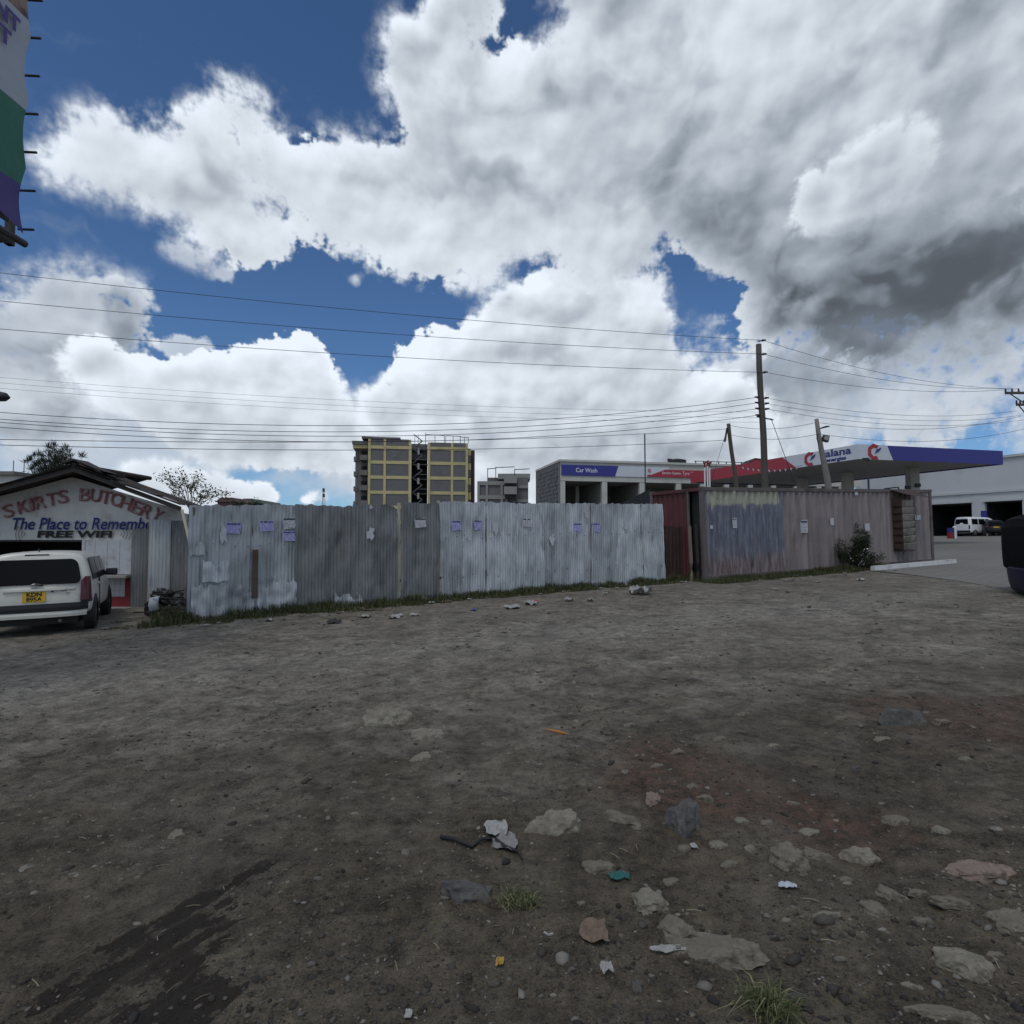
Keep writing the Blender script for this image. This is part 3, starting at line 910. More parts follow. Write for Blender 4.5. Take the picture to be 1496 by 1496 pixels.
def build_fence():
    root = thing('corrugated_fence', 'long patched fence of grey corrugated iron sheets beside the dirt road', 'fence', (FO[0], FO[1], 0), F_ANG)
    sheets = [  # left px, right px, top py left, top py right, material, sideways tilt, forward lean, layer
        (276, 314, 738.5, 738.0, IR_MID, 0.00, 0.010, 0), (311, 367, 738.5, 738.5, IR_MID, 0.012, 0.0, 1), (364, 433, 738, 737, IR_MID, 0.0, 0.005, 0),
        (431, 482, 736.5, 739, IR_DARK, 0.0, 0.0, 1), (479, 518, 739.5, 739.5, IR_DARK, 0.0, 0.005, 0), (515, 582, 737.5, 737, IR_DARK, 0.0, 0.008, 1),
        (586, 641, 735, 735, IR_DARK, -0.006, -0.006, 0), (641, 676, 733.5, 733, IR_MID, -0.035, -0.008, 1), (675, 713, 733, 733.5, IR_BLUE, 0.0, 0.0, 0), (711, 752, 734.5, 734.5, IR_BLUE, 0.0, 0.0, 1),
        (750, 795, 735, 735, IR_BLUE, 0.0, 0.0, 0), (792, 831, 735, 735.5, IR_MID, 0.0, 0.006, 1), (827, 865, 735.5, 735.5, IR_BLUE, 0.0, 0.0, 0), (862, 903, 735.5, 736, IR_MID, 0.0, 0.0, 1),
        (900, 938, 736, 736, IR_BLUE, 0.0, 0.004, 0), (935, 968, 736, 736.5, IR_BLUE, -0.045, 0.0, 1)]
    for i, (xa, xb, ya, yb, mt, tilt, lean, lay) in enumerate(sheets):
        s0, z1a = on_plane(xa, ya, FO, FU)
        s1, z1b = on_plane(xb, yb, FO, FU)
        w_ = s1 - s0
        mb = MB()
        b0 = fgz(s0) - 0.06
        b1 = fgz(s1) - 0.06
        corner = 0.22 if i == 5 else 0.0
        ztop = (lambda x, z1a=z1a, z1b=z1b, w_=w_, corner=corner: z1a + (z1b - z1a) * x / w_ - (corner * max(0, (x / w_ - 0.82) / 0.18) ** 2))
        corr(mb, w_, lambda x, b0=b0, b1=b1, w_=w_: b0 + (b1 - b0) * x / w_, ztop, rows=18, dent=0.055, jag=0.04, topjag=0.05, seed=i * 3 + 1,
             x0=s0 - tilt * 2.3, y=-0.018 * lay, tilt=tilt, lean=lean, skew=(0.045, -0.04, 0.03, 0.05, -0.035)[i % 5])
        mb.build('iron_sheet', mt, root, smooth=True, fix=False)
    # bright torn patches nailed over the foot of the fence
    patches = [(279, 354, 856, 905, IR_PALE, 5), (350, 371, 868, 901, IR_PALE, 6), (376, 433, 846, 893, IR_BLUE, 7), (488, 528, 868, 891, IR_MID, 8), (608, 628, 877, 889, IR_PALE, 9),
               (276, 300, 798, 812, IR_PALE, 10), (296, 335, 822, 850, IR_BLUE, 11)]
    for xa, xb, ya, yb, mt, sd in patches:
        s0, zt = on_plane(xa, ya, FO, FU)
        s1, _ = on_plane(xb, ya, FO, FU)
        _, zb = on_plane(xa, yb, FO, FU)
        zb = max(zb, fgz(s0) - 0.03)
        mb = MB()
        corr(mb, s1 - s0, zb, zt, pitch=0.060, rows=14, dent=0.09, jag=0.06, topjag=0.22, seed=sd * 4.7, x0=s0, y=-0.055, lean=0.01)
        mb.build('patch_sheet', mt, root, smooth=True, fix=False)
    # rusty strip
    s0, zt = on_plane(369, 803, FO, FU); s1, _ = on_plane(377, 803, FO, FU); _, zb = on_plane(370, 873, FO, FU)
    MB().box(s0, s1, -0.075, -0.045, zb, zt).build('rusty_strip', IR_RUST, root, bevel=0.004)
    # timber posts and rails behind
    s_end = on_plane(966, 800, FO, FU)[0]
    for px, top in ((283, 741), (368, 741), (434, 740), (500, 741), (584, 734.5), (642, 731.5), (712, 736), (793, 738), (865, 738), (938, 738), (962, 738)):
        s, zt = on_plane(px, top, FO, FU)
        MB().box(s - 0.035, s + 0.035, 0.035, 0.10, fgz(s) - 0.2, zt).build('post', PALEWOOD if px in (584, 642) else WOOD, root, bevel=0.004)
    for h in (0.5, 1.75):
        mb = MB()
        n = 12
        for k in range(n):
            a, b = s_end * k / n, s_end * (k + 1) / n
            mb.add([(a, y, fgz(a) + h + dz) for dz in (0, 0.07) for y in (0.102, 0.15)] + [(b, y, fgz(b) + h + dz) for dz in (0, 0.07) for y in (0.102, 0.15)],
                   [(0, 1, 5, 4), (2, 6, 7, 3), (0, 4, 6, 2), (1, 3, 7, 5), (0, 2, 3, 1), (4, 5, 7, 6)])
        mb.build('rail', WOOD, root)
    # nails: rows of roofing-nail heads
    mb = MB()
    for h, step in ((1.55, 0.23), (0.55, 0.3)):
        s = 0.2
        while s < s_end:
            z = fgz(s) + h + rng.uniform(-0.06, 0.06)
            mb.tube((s, -0.05, z), (s, -0.025, z), 0.012, n=6)
            s += step * rng.uniform(0.8, 1.4)
    o = mb.build('nail_heads', IR_RUST, root)
    o['kind'] = 'stuff'

    # bills pasted on the sheets
    bills = [(341, 771, 21, 15, 'L'), (389, 769, 20, 15, 'L'), (422, 766, 18, 15, 'W'), (422, 783, 19, 14, 'L'), (613, 765, 16, 13, 'W'), (665, 769, 14, 13, 'L'),
             (697, 768, 11, 13, 'L'), (769, 763, 13, 12, 'W'), (842, 770, 12, 12, 'L'), (869, 770, 12, 12, 'L')]
    names = ['lavender bill', 'lavender bill', 'white bill', 'lavender bill', 'white bill', 'lavender bill', 'lavender bill', 'white bill', 'lavender bill', 'lavender bill']
    for i, (cx, cy, bw, bh, k) in enumerate(bills):
        s0, z0 = on_plane(cx - bw / 2, cy + bh / 2, FO, FU)
        s1, z1 = on_plane(cx + bw / 2, cy - bh / 2, FO, FU)
        rt = rng.uniform(-0.04, 0.04)
        mb = MB()
        mb.grid(25, 8, lambda u, v: (s0 + (s1 - s0) * u - rt * (v - .5), -0.050 + 0.006 * wave(s0 + (s1 - s0) * u, 0.076, 'sine') + 0.006 * mnoise.noise((u * 3 + i, v * 3, 0)), z0 + (z1 - z0) * v + rt * u))
        o = mb.build('poster', (PO_LAV[i % 3] if k == 'L' else PO_WHT[i % 2]), root, smooth=True)
        o['label'] = names[i] + ' with bold heading and rows of small print'
    torn = [(327, 781, 12, 21), (541, 779, 11, 19), (723, 772, 8, 16), (805, 788, 8, 14), (914, 768, 6, 12), (752, 752, 5, 6), (856, 752, 4, 9), (686, 787, 6, 4), (541, 741, 5, 5)]
    for i, (cx, cy, bw, bh) in enumerate(torn):
        s0, z0 = on_plane(cx - bw / 2, cy + bh / 2, FO, FU)
        s1, z1 = on_plane(cx + bw / 2, cy - bh / 2, FO, FU)
        n = 22
        poly = []
        for k in range(n):
            t = 2 * math.pi * k / n
            e = (abs(math.cos(t)) ** 4 + abs(math.sin(t)) ** 4) ** -0.25
            e *= 0.92 + 0.75 * mnoise.noise((math.cos(t) * 1.7 + i * 5, math.sin(t) * 1.7, i * 2.3))
            poly.append(((s0 + s1) / 2 + (s1 - s0) / 2 * e * math.cos(t), (z0 + z1) / 2 + (z1 - z0) / 2 * e * math.sin(t)))
        MB().prism(poly, -0.050, -0.045).build('torn_poster', PAPER, root)
    return root


build_fence()

# ------------------------------------------------------------------ shipping container by the road
CO = at(1030, 848, 18.9)
CO = (CO.x, CO.y)
C_ANG = math.atan2(5.70, 11.13)
CU = (math.cos(C_ANG), math.sin(C_ANG))
C_LEN, C_H, C_W = 12.19, 2.90, 2.44


def container_paint():
    m = bpy.data.materials.new('container_paint')
    m.use_nodes = True
    n = NT(m.node_tree)
    co = n.node('ShaderNodeTexCoord').outputs['Object']
    x, y, z = n.xyz(co)
    v = n.vm('MULTIPLY', co, (1.0, 1.0, 0.10))
    a = n.noise(v, 4.0, 6, 0.62).outputs[0]
    fine = n.noise(v, 18.0, 5, 0.65).outputs[0]
    jag = n.noise(n.comb(n.m('MULTIPLY', x, 6.0), 0.0, n.m('MULTIPLY', z, 1.2)), 1.0, 5, 0.7).outputs[0]
    base = n.mix(n.ss(a, 0.3, 0.7), (0.175, 0.148, 0.142), (0.285, 0.245, 0.238))
    base = n.mix(n.ss(n.noise(co, 1.1, 5, 0.6).outputs[0], 0.5, 0.75, 0, 0.5), base, (0.16, 0.13, 0.13))
    # blue-grey overpaint on the left third
    XE = 3.62
    zj = n.m('ADD', z, n.m('MULTIPLY', n.m('SUBTRACT', jag, 0.5), 0.55))
    pat = n.ss(n.noise(co, 1.7, 6, 0.7).outputs[0], 0.30, 0.46)
    inx = n.m('MULTIPLY', pat, n.m('MULTIPLY', n.ss(n.m('ADD', x, n.m('MULTIPLY', n.m('SUBTRACT', jag, 0.5), 0.10)), 0.10, 0.30), n.ss(n.m('ADD', x, n.m('MULTIPLY', n.m('SUBTRACT', fine, 0.5), 0.10)), XE - 0.02, XE + 0.03, 1.0, 0.0)))
    blue = n.mix(n.ss(fine, 0.38, 0.66), (0.105, 0.112, 0.150), (0.195, 0.210, 0.250))
    c = n.mix(inx, base, blue)
    # pinkish worn foot
    ft = n.m('MULTIPLY', n.ss(zj, 0.45, 0.95, 0.85, 0.0), n.ss(x, XE, XE + 0.05, 1.0, 0.0))
    foot = n.mix(n.ss(fine, 0.38, 0.60), (0.130, 0.072, 0.072), (0.27, 0.215, 0.205))
    foot = n.mix(n.ss(a, 0.56, 0.66), foot, (0.05, 0.035, 0.03))
    c = n.mix(ft, c, foot)
    # cream band at the top with drips
    drip = n.m('MULTIPLY', n.ss(n.noise(n.comb(n.m('MULTIPLY', x, 7.0), 0.0, n.m('MULTIPLY', z, 0.25)), 1.0, 3, 0.6).outputs[0], 0.58, 0.70), 1.1)
    zb = n.m('ADD', z, n.m('ADD', n.m('MULTIPLY', n.m('SUBTRACT', n.noise(co, 2.2, 5, 0.65).outputs[0], 0.5), 0.6), n.m('MULTIPLY', drip, 0.22)))
    cr = n.m('MULTIPLY', n.ss(zb, 2.30, 2.44), n.m('MULTIPLY', n.ss(x, 0.18, 0.30), n.ss(x, XE - 0.12, XE - 0.06, 1.0, 0.0)))
    cream = n.mix(n.ss(fine, 0.4, 0.66), (0.33, 0.325, 0.245), (0.43, 0.42, 0.335))
    c = n.mix(cr, c, cream)
    run = n.ss(n.noise(n.comb(n.m('MULTIPLY', x, 5.5), 0.0, n.m('MULTIPLY', z, 0.35)), 1.0, 6, 0.7).outputs[0], 0.55, 0.68, 0, 0.55)
    c = n.mix(run, c, (0.095, 0.066, 0.056))
    # rust along the edges and spots
    rs = n.ss(n.noise(co, 3.4, 7, 0.7).outputs[0], 0.63, 0.70)
    c = n.mix(n.m('MULTIPLY', rs, 0.5), c, (0.055, 0.034, 0.027))
    n.node('ShaderNodeOutputMaterial', {0: n.node('ShaderNodeBsdfPrincipled', {'Base Color': c, 'Roughness': 0.72, 'Normal': n.node('ShaderNodeBump', {'Height': fine, 'Strength': 0.12, 'Distance': 0.02}).outputs[0]})})
    return m


CP = container_paint()
C_RAIL = pm('container_rail', (0.130, 0.110, 0.105), 0.75, var=0.3, vs=2.5, dirt=(0.06, 0.035, 0.028))
REDP = pm('red_container_paint', (0.105, 0.026, 0.027), 0.7, var=0.3, vs=2.0, dirt=(0.05, 0.025, 0.022), streak=True)
RUSTP = pm('dark_rust', (0.060, 0.032, 0.026), 0.85, var=0.4, vs=4, bump=0.2, dirt=(0.035, 0.022, 0.02))
CREAMV = pm('louvre_cream', (0.36, 0.33, 0.28), 0.8, var=0.25, vs=5, dirt=(0.16, 0.13, 0.10))


def container(root, L, H, W, side, rail, far=True):
    """parts of a corrugated steel box container: x along, y away from the viewer"""
    mb = MB()
    corr(mb, L - 0.24, 0.15, H - 0.11, pitch=0.278, amp=0.024, rows=6, kind='trap', dent=0.03, seed=2, x0=0.12, y=0.052)
    mb.build('side_panel', side, root, fix=False)
    if far:
        mb = MB()
        corr(mb, L - 0.24, 0.15, H - 0.11, pitch=0.278, amp=0.018, rows=1, kind='trap', dent=0.0, seed=2, x0=0.12, y=W - 0.045)
        mb.build('side_panel', side, root, fix=False)
    for y0 in (0.0, W - 0.09):
        MB().box(0.1, L - 0.1, y0 + 0.005, y0 + 0.085, H - 0.115, H).build('top_rail', rail, root, bevel=0.006)
        MB().box(0.1, L - 0.1, y0 + 0.005, y0 + 0.085, 0.0, 0.155).build('bottom_rail', rail, root, bevel=0.006)
    for x0 in (0, L - 0.13):
        for y0 in (0, W - 0.13):
            MB().box(x0, x0 + 0.13, y0, y0 + 0.13, 0.10, H - 0.10).build('corner_post', rail, root, bevel=0.01)
            for z0 in (-0.012, H - 0.10):
                MB().box(x0 - 0.006, x0 + 0.16, y0 - 0.006, y0 + 0.15, z0, z0 + 0.112).build('corner_casting', rail, root, bevel=0.012)
    MB().box(0.09, L - 0.09, 0.10, W - 0.10, H - 0.06, H - 0.02).build('roof_panel', rail, root)
    MB().box(0.09, L - 0.09, 0.10, W - 0.10, 0.05, 0.13).build('floor_panel', rail, root)
    MB().box(L - 0.07, L - 0.02, 0.13, W - 0.13, 0.10, H - 0.10).build('end_panel', side, root)
    # left end: red corrugated panel, and a black panel as shade in the opening next to the near corner
    dw = 0.62
    e = MB()
    corr(e, W - 0.13 - dw, 0.10, H - 0.10, pitch=0.24, amp=0.02, rows=4, kind='trap', dent=0.02, seed=5)
    e.v = [(0.06 + y, dw + x, z) for x, y, z in e.v]
    o = e.build('end_panel', REDP, root, fix=False)
    o['label'] = 'faded red corrugated end panel'
    MB().box(0.16, 0.20, 0.13, dw, 0.13, H - 0.10).build('doorway_shade', BLACK, root)
    MB().box(-0.01, 0.05, dw - 0.03, dw + 0.03, 0.10, H - 0.10).build('door_jamb', rail, root)
    MB().box(0.0, 0.1, 0.13, W - 0.13, H - 0.115, H - 0.01).build('end_header', REDP, root, bevel=0.006)


croot = thing('shipping_container', 'weathered grey brown shipping container with cream and blue overpaint on its left', 'container',
              (CO[0], CO[1], float(gz(*CO)) - 0.02), rot=(0, -0.031, C_ANG))
container(croot, C_LEN, C_H, C_W, CP, C_RAIL)


def c_at(px, py):
    s, z = on_plane(px, py, CO, CU)
    return s, z - (float(gz(*CO)) - 0.02) - 0.031 * s


def window_box():
    xa, zt = c_at(1305, 716)
    xb, zb = c_at(1328, 803)
    w_ = xb - xa - 0.12
    r = MB()
    # shallow steel box standing off the wall
    d = -0.34
    r.box(xa, xa + 0.03, d, 0.03, zb, zt - 0.28)
    r.box(xa, xa + w_, d, 0.03, zb - 0.03, zb)
    fr = r.build('vent_box', RUSTP, croot, bevel=0.004)
    n = 7
    hgt = (zt - 0.42 - zb) / n
    for k in range(n):
        z = zb + 0.03 + k * hgt
        M = T(xa + w_ * 0.5, d + 0.03, z + hgt * 0.5) @ Matrix.Rotation(0.5, 4, 'X')
        MB().box(-w_ * 0.48, w_ * 0.48, -0.012, 0.012, -hgt * 0.48, hgt * 0.48, M).build('louvre', CREAMV, fr, bevel=0.004)
        # ribs on the shaded flank
        MB().box(xa - 0.035, xa - 0.003, d + 0.02, -0.02, z + 0.03, z + hgt * 0.72).build('rib', RUSTP, fr, bevel=0.004)
    MB().prism([(xa + w_ + 0.02, zb + 0.05), (xa + w_ + 0.36, zb + 0.12), (xa + w_ + 0.36, zb + 1.1), (xa + w_ + 0.02, zb + 1.15)], -0.10, -0.07).build('rusty_flap', IR_RUST, croot)
    mb = MB()
    mb.grid(14, 5, lambda u, v: (xa - 0.10 + (w_ + 0.75) * u, 0.02 - 0.62 * v + 0.01 * math.sin(u * 40), zt + 0.02 - 0.22 * v - 0.14 * u * v))
    o = mb.build('rusty_awning', RUSTP, croot, smooth=True)
    o['label'] = 'rusty sheet awning over the louvred box'


window_box()
# papers pasted on the container
for i, (cx, cy, bw, bh, mt) in enumerate([(1177, 769, 10, 19, PO_WHT[0]), (1076, 764, 6, 15, PO_WHT[1]), (1218, 762, 5, 11, PAPER), (1269, 770, 7, 11, PAPER), (1343, 756, 8, 7, PAPER), (1254, 721, 5, 5, PAPER), (1042, 770, 4, 5, PAPER)]):
    s0, z0 = c_at(cx - bw / 2, cy + bh / 2)
    s1, z1 = c_at(cx + bw / 2, cy - bh / 2)
    MB().grid(6, 6, lambda u, v: (s0 + (s1 - s0) * u, 0.018 + 0.008 * mnoise.noise((u * 2 + i, v * 2, 1)), z0 + (z1 - z0) * v + 0.02 * mnoise.noise((u * 5, i, v * 5)))).build('poster' if i < 2 else 'paper_scrap', mt, croot, smooth=True)

# plank gate of dark rusty iron below it
gs = at(968, 850, 19.35)
ge = at(1010, 850, 19.95)
gv = (ge - gs)
groot = thing('sheet_gate', 'dark rust brown sheet iron gate between fence and container', 'gate', (gs.x, gs.y, float(gz(gs.x, gs.y))), math.atan2(gv.y, gv.x))
GL = gv.length
zt = at(980, 769, 19.4).z - float(gz(gs.x, gs.y))
for k in range(2):
    mb = MB()
    corr(mb, GL / 2 - 0.01, 0.10, zt - 0.02 * k, pitch=0.15, amp=0.008, rows=6, kind='trap', dent=0.02, topjag=0.05, seed=21 + k, x0=GL / 2 * k)
    mb.build('gate_sheet', RUSTP, groot, fix=False)
MB().box(-0.02, GL + 0.02, 0.03, 0.08, 0.9, 0.96).build('gate_rail', WOOD_DK, groot)
MB().box(-0.1, GL + 0.05, -0.10, 0.12, -0.06, 0.095).build('threshold', CONC, groot, bevel=0.01)
# posts and black sheeting in the gap
for px, py0, D, r, mt, lab in ((1009, 768, 18.95, 0.055, WOOD, 'pale weathered timber post beside the dark gate'), (1018, 766, 18.9, 0.05, WOOD_DK, 'dark timber post beside the black container doorway')):
    p = at(px, 800, D)
    t = at(px - 1, py0, D)
    g = float(gz(p.x, p.y))
    mb = MB()
    mb.path([(p.x + 0.02 * math.sin(k), p.y, g - 0.2 + (t.z - g + 0.2) * k / 5) for k in range(6)], [r, r * 1.05, r, r * 0.95, r * 0.98, r * 0.9], n=8)
    tag(mb.build('timber_post', mt, None), lab, 'post')
TARP = pm('black_tarpaulin', (0.012, 0.012, 0.013), 0.6, var=0.3)
# black roof edge left of the red container
p0, p1 = at(902, 738, 23.5), at(950, 714, 22.5)
mb = MB()
mb.add([p0 + Vector((0, 0, -0.9)), p1 + Vector((0, 0, -1.5)), p1, p0, p0 + Vector((0.5, 3, -0.9)), p1 + Vector((0.5, 3, -1.5)), p1 + Vector((0.5, 3, 0)), p0 + Vector((0.5, 3, 0))],
       [(0, 1, 2, 3), (4, 7, 6, 5), (3, 2, 6, 7), (0, 4, 5, 1), (0, 3, 7, 4), (1, 5, 6, 2)])
tag(mb.build('lean_to_roof', TARP, None), 'black tarred lean-to roof sloping down behind the fence end', 'roof')

# kerb and slab at the container's right end
k0, k1 = G(1279, 834), G(1398, 823)
kv = Vector((k1.x - k0.x, k1.y - k0.y)).normalized()
kn = Vector((-kv.y, kv.x))
KERB = pm('white_kerb_paint', (0.62, 0.62, 0.60), 0.8, var=0.2, vs=4, dirt=(0.30, 0.28, 0.24))
mb = MB()
n = 24
L = (Vector((k1.x, k1.y)) - Vector((k0.x, k0.y))).length
for k in range(n + 1):
    p = Vector((k0.x, k0.y)) + kv * (L * k / n)
    for off, dz in ((0.0, -0.05), (0.02, 0.13), (0.16, 0.13), (0.18, -0.05)):
        q = p + kn * off
        mb.v.append((q.x, q.y, float(gz(q.x, q.y)) + 0.03 + dz))
for k in range(n):
    for j in range(3):
        mb.f.append((k * 4 + j, k * 4 + j + 1, (k + 1) * 4 + j + 1, (k + 1) * 4 + j))
mb.f += [(0, 1, 2, 3), (n * 4 + 3, n * 4 + 2, n * 4 + 1, n * 4)]
o = mb.build('kerb', KERB)
o['kind'] = 'structure'

# ------------------------------------------------------------------ the butchery, left
BD = 15.8


def bp(px, py, D=BD):
    p = at(px, py, D)
    return p.x, p.z


WALLW = pm('grimy_white_paint', (0.60, 0.585, 0.56), 0.85, var=0.14, vs=1.2, bump=0.25, bs=3.0, dirt=(0.36, 0.335, 0.30), ds=1.4)
SHUT = pm('shutter_white', (0.46, 0.47, 0.49), 0.7, var=0.15, vs=2.5, dirt=(0.27, 0.25, 0.23), ds=3.0)
REDB = pm('red_plinth_paint', (0.22, 0.020, 0.026), 0.75, var=0.25, dirt=(0.12, 0.02, 0.02))
TILEW = pm('white_wall_tile', (0.52, 0.52, 0.52), 0.35, var=0.1, dirt=(0.36, 0.34, 0.31))
DARKIN = pm('shaded_interior', (0.030, 0.027, 0.024), 0.9, var=0.3)  # near black: the unlit room's shade is put into its wall colour
SIGNRED = pm('sign_red', (0.32, 0.125, 0.130), 0.8, var=0.35, vs=3, dirt=(0.46, 0.40, 0.38), ds=6)
SIGNRED_DK = pm('sign_dark_red', (0.20, 0.085, 0.09), 0.8, var=0.3)
SIGNBLUE = pm('sign_blue', (0.022, 0.026, 0.16), 0.8, var=0.3)
SIGNBLACK = pm('sign_black', (0.012, 0.012, 0.013), 0.8, var=0.3)
SIGNGREY = pm('sign_grey', (0.16, 0.16, 0.15), 0.8, var=0.3)


def build_butchery():
    gx, gyy = bp(40, 886)[0], BD
    base = float(gz(-11, BD)) - 0.05
    root = thing('butchery_shop', 'low white iron roofed butchery with painted gable sign', 'shop', (0, BD, 0))
    xl, xr = bp(-75, 760)[0], bp(268, 760)[0]
    rx, rz = bp(106, 697)
    ez = bp(268, 747)[1]
    RD = 0.85                                # roof overhang before the wall
    qx, qz = bp(105, 679, BD - RD)           # ridge at the front edge of the roof
    qrx, qrz = bp(262, 737, BD - RD)         # right eave there
    xo, zo = bp(122.5, 790)                  # right edge and head of the dark opening
    elz = rz - (rx - xl) * 0.27
    gable = [(xl, zo), (xr, zo), (xr, ez), (rx, rz), (xl, elz)]
    # sign wall: slightly rippled painted sheeting
    mb = MB()
    nx = 70
    xs = [xl + (xr - xl) * i / nx for i in range(nx + 1)]
    nz = 16

    def top(x):
        return (rz) + (x - rx) * ((elz - rz) / (xl - rx)) if x < rx else (rz) + (x - rx) * ((ez - rz) / (xr - rx))
    for j in range(nz + 1):
        for x in xs:
            z = zo + (top(x) - zo) * j / nz
            mb.v.append((x, 0.03 * mnoise.noise((x * 0.9, z * 1.6, 0)) + 0.010 * mnoise.noise((x * 3, z * 4, 2)), z))
    for j in range(nz):
        for i in range(nx):
            a = j * (nx + 1) + i
            mb.f.append((a, a + 1, a + nx + 2, a + nx + 1))
    mb.build('sign_wall', WALLW, root, smooth=True, fix=False)
    # wall to the right under the sign, pier on the far left
    xw, _ = bp(194, 800)
    MB().box(xo, xw, 0.08, 0.22, base, zo + 0.05).build('wall', WALLW, root)
    MB().box(xw, xr, 0.08, 0.2, base, ez - 0.05).build('wall', WALLW, root)
    MB().box(xl, xl + 0.5, 0.05, 0.25, base, zo + 0.02).build('wall', WALLW, root)
    # shutter
    x0, z1 = bp(123, 789.5); x1, z0 = bp(194, 839)
    sh = MB().box(x0, x1, -0.06, 0.03, z0, z1 + 0.02).build('shutter', SHUT, root, bevel=0.006)
    for k in range(1, 4):
        x = x0 + (x1 - x0) * k / 4
        MB().box(x - 0.006, x + 0.006, -0.068, -0.055, z0 + 0.02, z1 - 0.02).build('shutter_seam', SHUT, sh)
    MB().box(x0, x0 + 0.07, -0.08, -0.05, z0, z1).build('shutter_frame', SHUT, sh, bevel=0.004)
    x0l, zl = bp(150, 838)
    MB().box(x0l - 0.4, x1 + 0.02, -0.32, 0.05, zl - 0.10, zl - 0.03).build('counter_ledge', CONC, root, bevel=0.01)
    # red plinth and tiled panel
    xa, za = bp(120, 872); xb, zb_ = bp(193, 843)
    MB().box(xa - 0.5, xb, -0.02, 0.08, base, za).build('plinth', REDB, root, bevel=0.006)
    xc, _ = bp(183, 860)
    MB().box(xc, xb, -0.02, 0.08, za + 0.001, zl - 0.10).build('red_pillar', REDB, root, bevel=0.006)
    tp = MB().box(xa - 0.5, xc - 0.005, 0.03, 0.078, za + 0.002, zl - 0.10).build('tile_backing', CONC, root)
    nx_, nz_ = 8, 3
    tw, thh = (xc - 0.01 - xa) / nx_, (zl - 0.11 - za) / nz_
    me = None
    for i in range(nx_):
        for j in range(nz_):
            if me is None:
                o = MB().box(0.004, tw - 0.004, 0.015, 0.029, 0.004, thh - 0.004).build('tile', TILEW, tp)
                me = o.data
            else:
                o = bpy.data.objects.new('tile', me); COL.objects.link(o); o.parent = tp
            o.location = (xa + i * tw, 0, za + j * thh)
    MB().box(xa - 0.3, xb + 0.15, -0.5, 0.0, base - 0.1, base + 0.09).build('step', CONC, root, bevel=0.01)
    # dark room
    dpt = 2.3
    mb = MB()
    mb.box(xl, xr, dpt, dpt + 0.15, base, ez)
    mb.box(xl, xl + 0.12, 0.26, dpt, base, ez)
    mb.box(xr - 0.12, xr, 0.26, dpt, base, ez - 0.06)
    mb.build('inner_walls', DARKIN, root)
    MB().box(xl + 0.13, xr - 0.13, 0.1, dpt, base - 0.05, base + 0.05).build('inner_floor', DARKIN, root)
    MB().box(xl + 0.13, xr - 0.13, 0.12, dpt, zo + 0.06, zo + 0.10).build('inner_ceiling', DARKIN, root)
    # opening lintel
    MB().box(xl, xo, -0.02, 0.06, zo - 0.03, zo + 0.02).build('lintel', WOOD_DK, root)
    # roof: corrugated sheets each side of the ridge, overhanging the sign
    over = -RD
    rroof = MB().tube((qx, over + 0.05, qz + 0.0), (qx, dpt + 0.1, qz + 0.0), 0.06, n=8).build('ridge_cap', IR_ROOF, root)
    for side in (-1, 1):
        xe = (xl - 0.45) if side < 0 else qrx
        ze = (qz - (qx - xe) * 0.272) if side < 0 else qrz
        nsh = 4
        for k in range(nsh):
            t0, t1 = k / nsh, (k + 1.08) / nsh
            dend = dpt + 0.2 if side < 0 else 0.25
            y0, y1 = over + (dend - over) * t0, over + (dend - over) * min(1.0, t1)
            mb = MB()
            lift = 0.012 * (k % 2)

            def fn(u, v, y0=y0, y1=y1, xe=xe, ze=ze, k=k, lift=lift):
                x = qx + (xe - qx) * v
                z = qz + (ze - qz) * v
                y = y0 + (y1 - y0) * u
                return (x, y, z + 0.016 * math.sin(2 * math.pi * y / 0.11) + lift + 0.03 * mnoise.noise((x, y * 2, k)) + (0.05 * mnoise.noise((x * 3, 3, k)) if k == 0 and u < 0.1 else 0))
            mb.grid(30, 12, fn)
            mb.build('roof_sheet', IR_ROOF, rroof, smooth=True, fix=False)
        # barge board under the front edge
        mb = MB()
        for t0, t1 in ((0, 1),):
            p0 = Vector((qx, over + 0.06, qz - 0.05)); p1 = Vector((xe, over + 0.06, ze - 0.05))
            mb.add([p0 + Vector((0, 0, -0.11)), p1 + Vector((0, 0, -0.11)), p1, p0] + [q + Vector((0, 0.04, 0)) for q in (p0 + Vector((0, 0, -0.11)), p1 + Vector((0, 0, -0.11)), p1, p0)],
                   [(0, 1, 2, 3), (4, 7, 6, 5), (3, 2, 6, 7), (0, 4, 5, 1), (0, 3, 7, 4), (1, 5, 6, 2)])
        mb.build('barge_board', WOOD_DK, rroof)
    # loose sheets, props and stones lying on the right slope
    for (pa, pb, w_, th, dz) in (((112, 672), (148, 690), 0.5, 0.03, 0.06), ((120, 678), (172, 696), 0.35, 0.06, 0.0), ((150, 690), (172, 694), 0.4, 0.05, 0.12), ((165, 702), (232, 724), 0.30, 0.03, 0.02), ((95, 676), (110, 672), 0.6, 0.05, 0.05)):
        a = at(pa[0], pa[1], BD - 0.75); b = at(pb[0], pb[1], BD - 0.75)
        d = (b - a)
        M = T(a.x, -0.85, a.z) @ Matrix.Rotation(-math.atan2(d.z, d.x), 4, 'Y')
        MB().box(0, d.length, 0, w_, -th / 2, th / 2, M).build('loose_sheet', IR_ROOF, rroof)
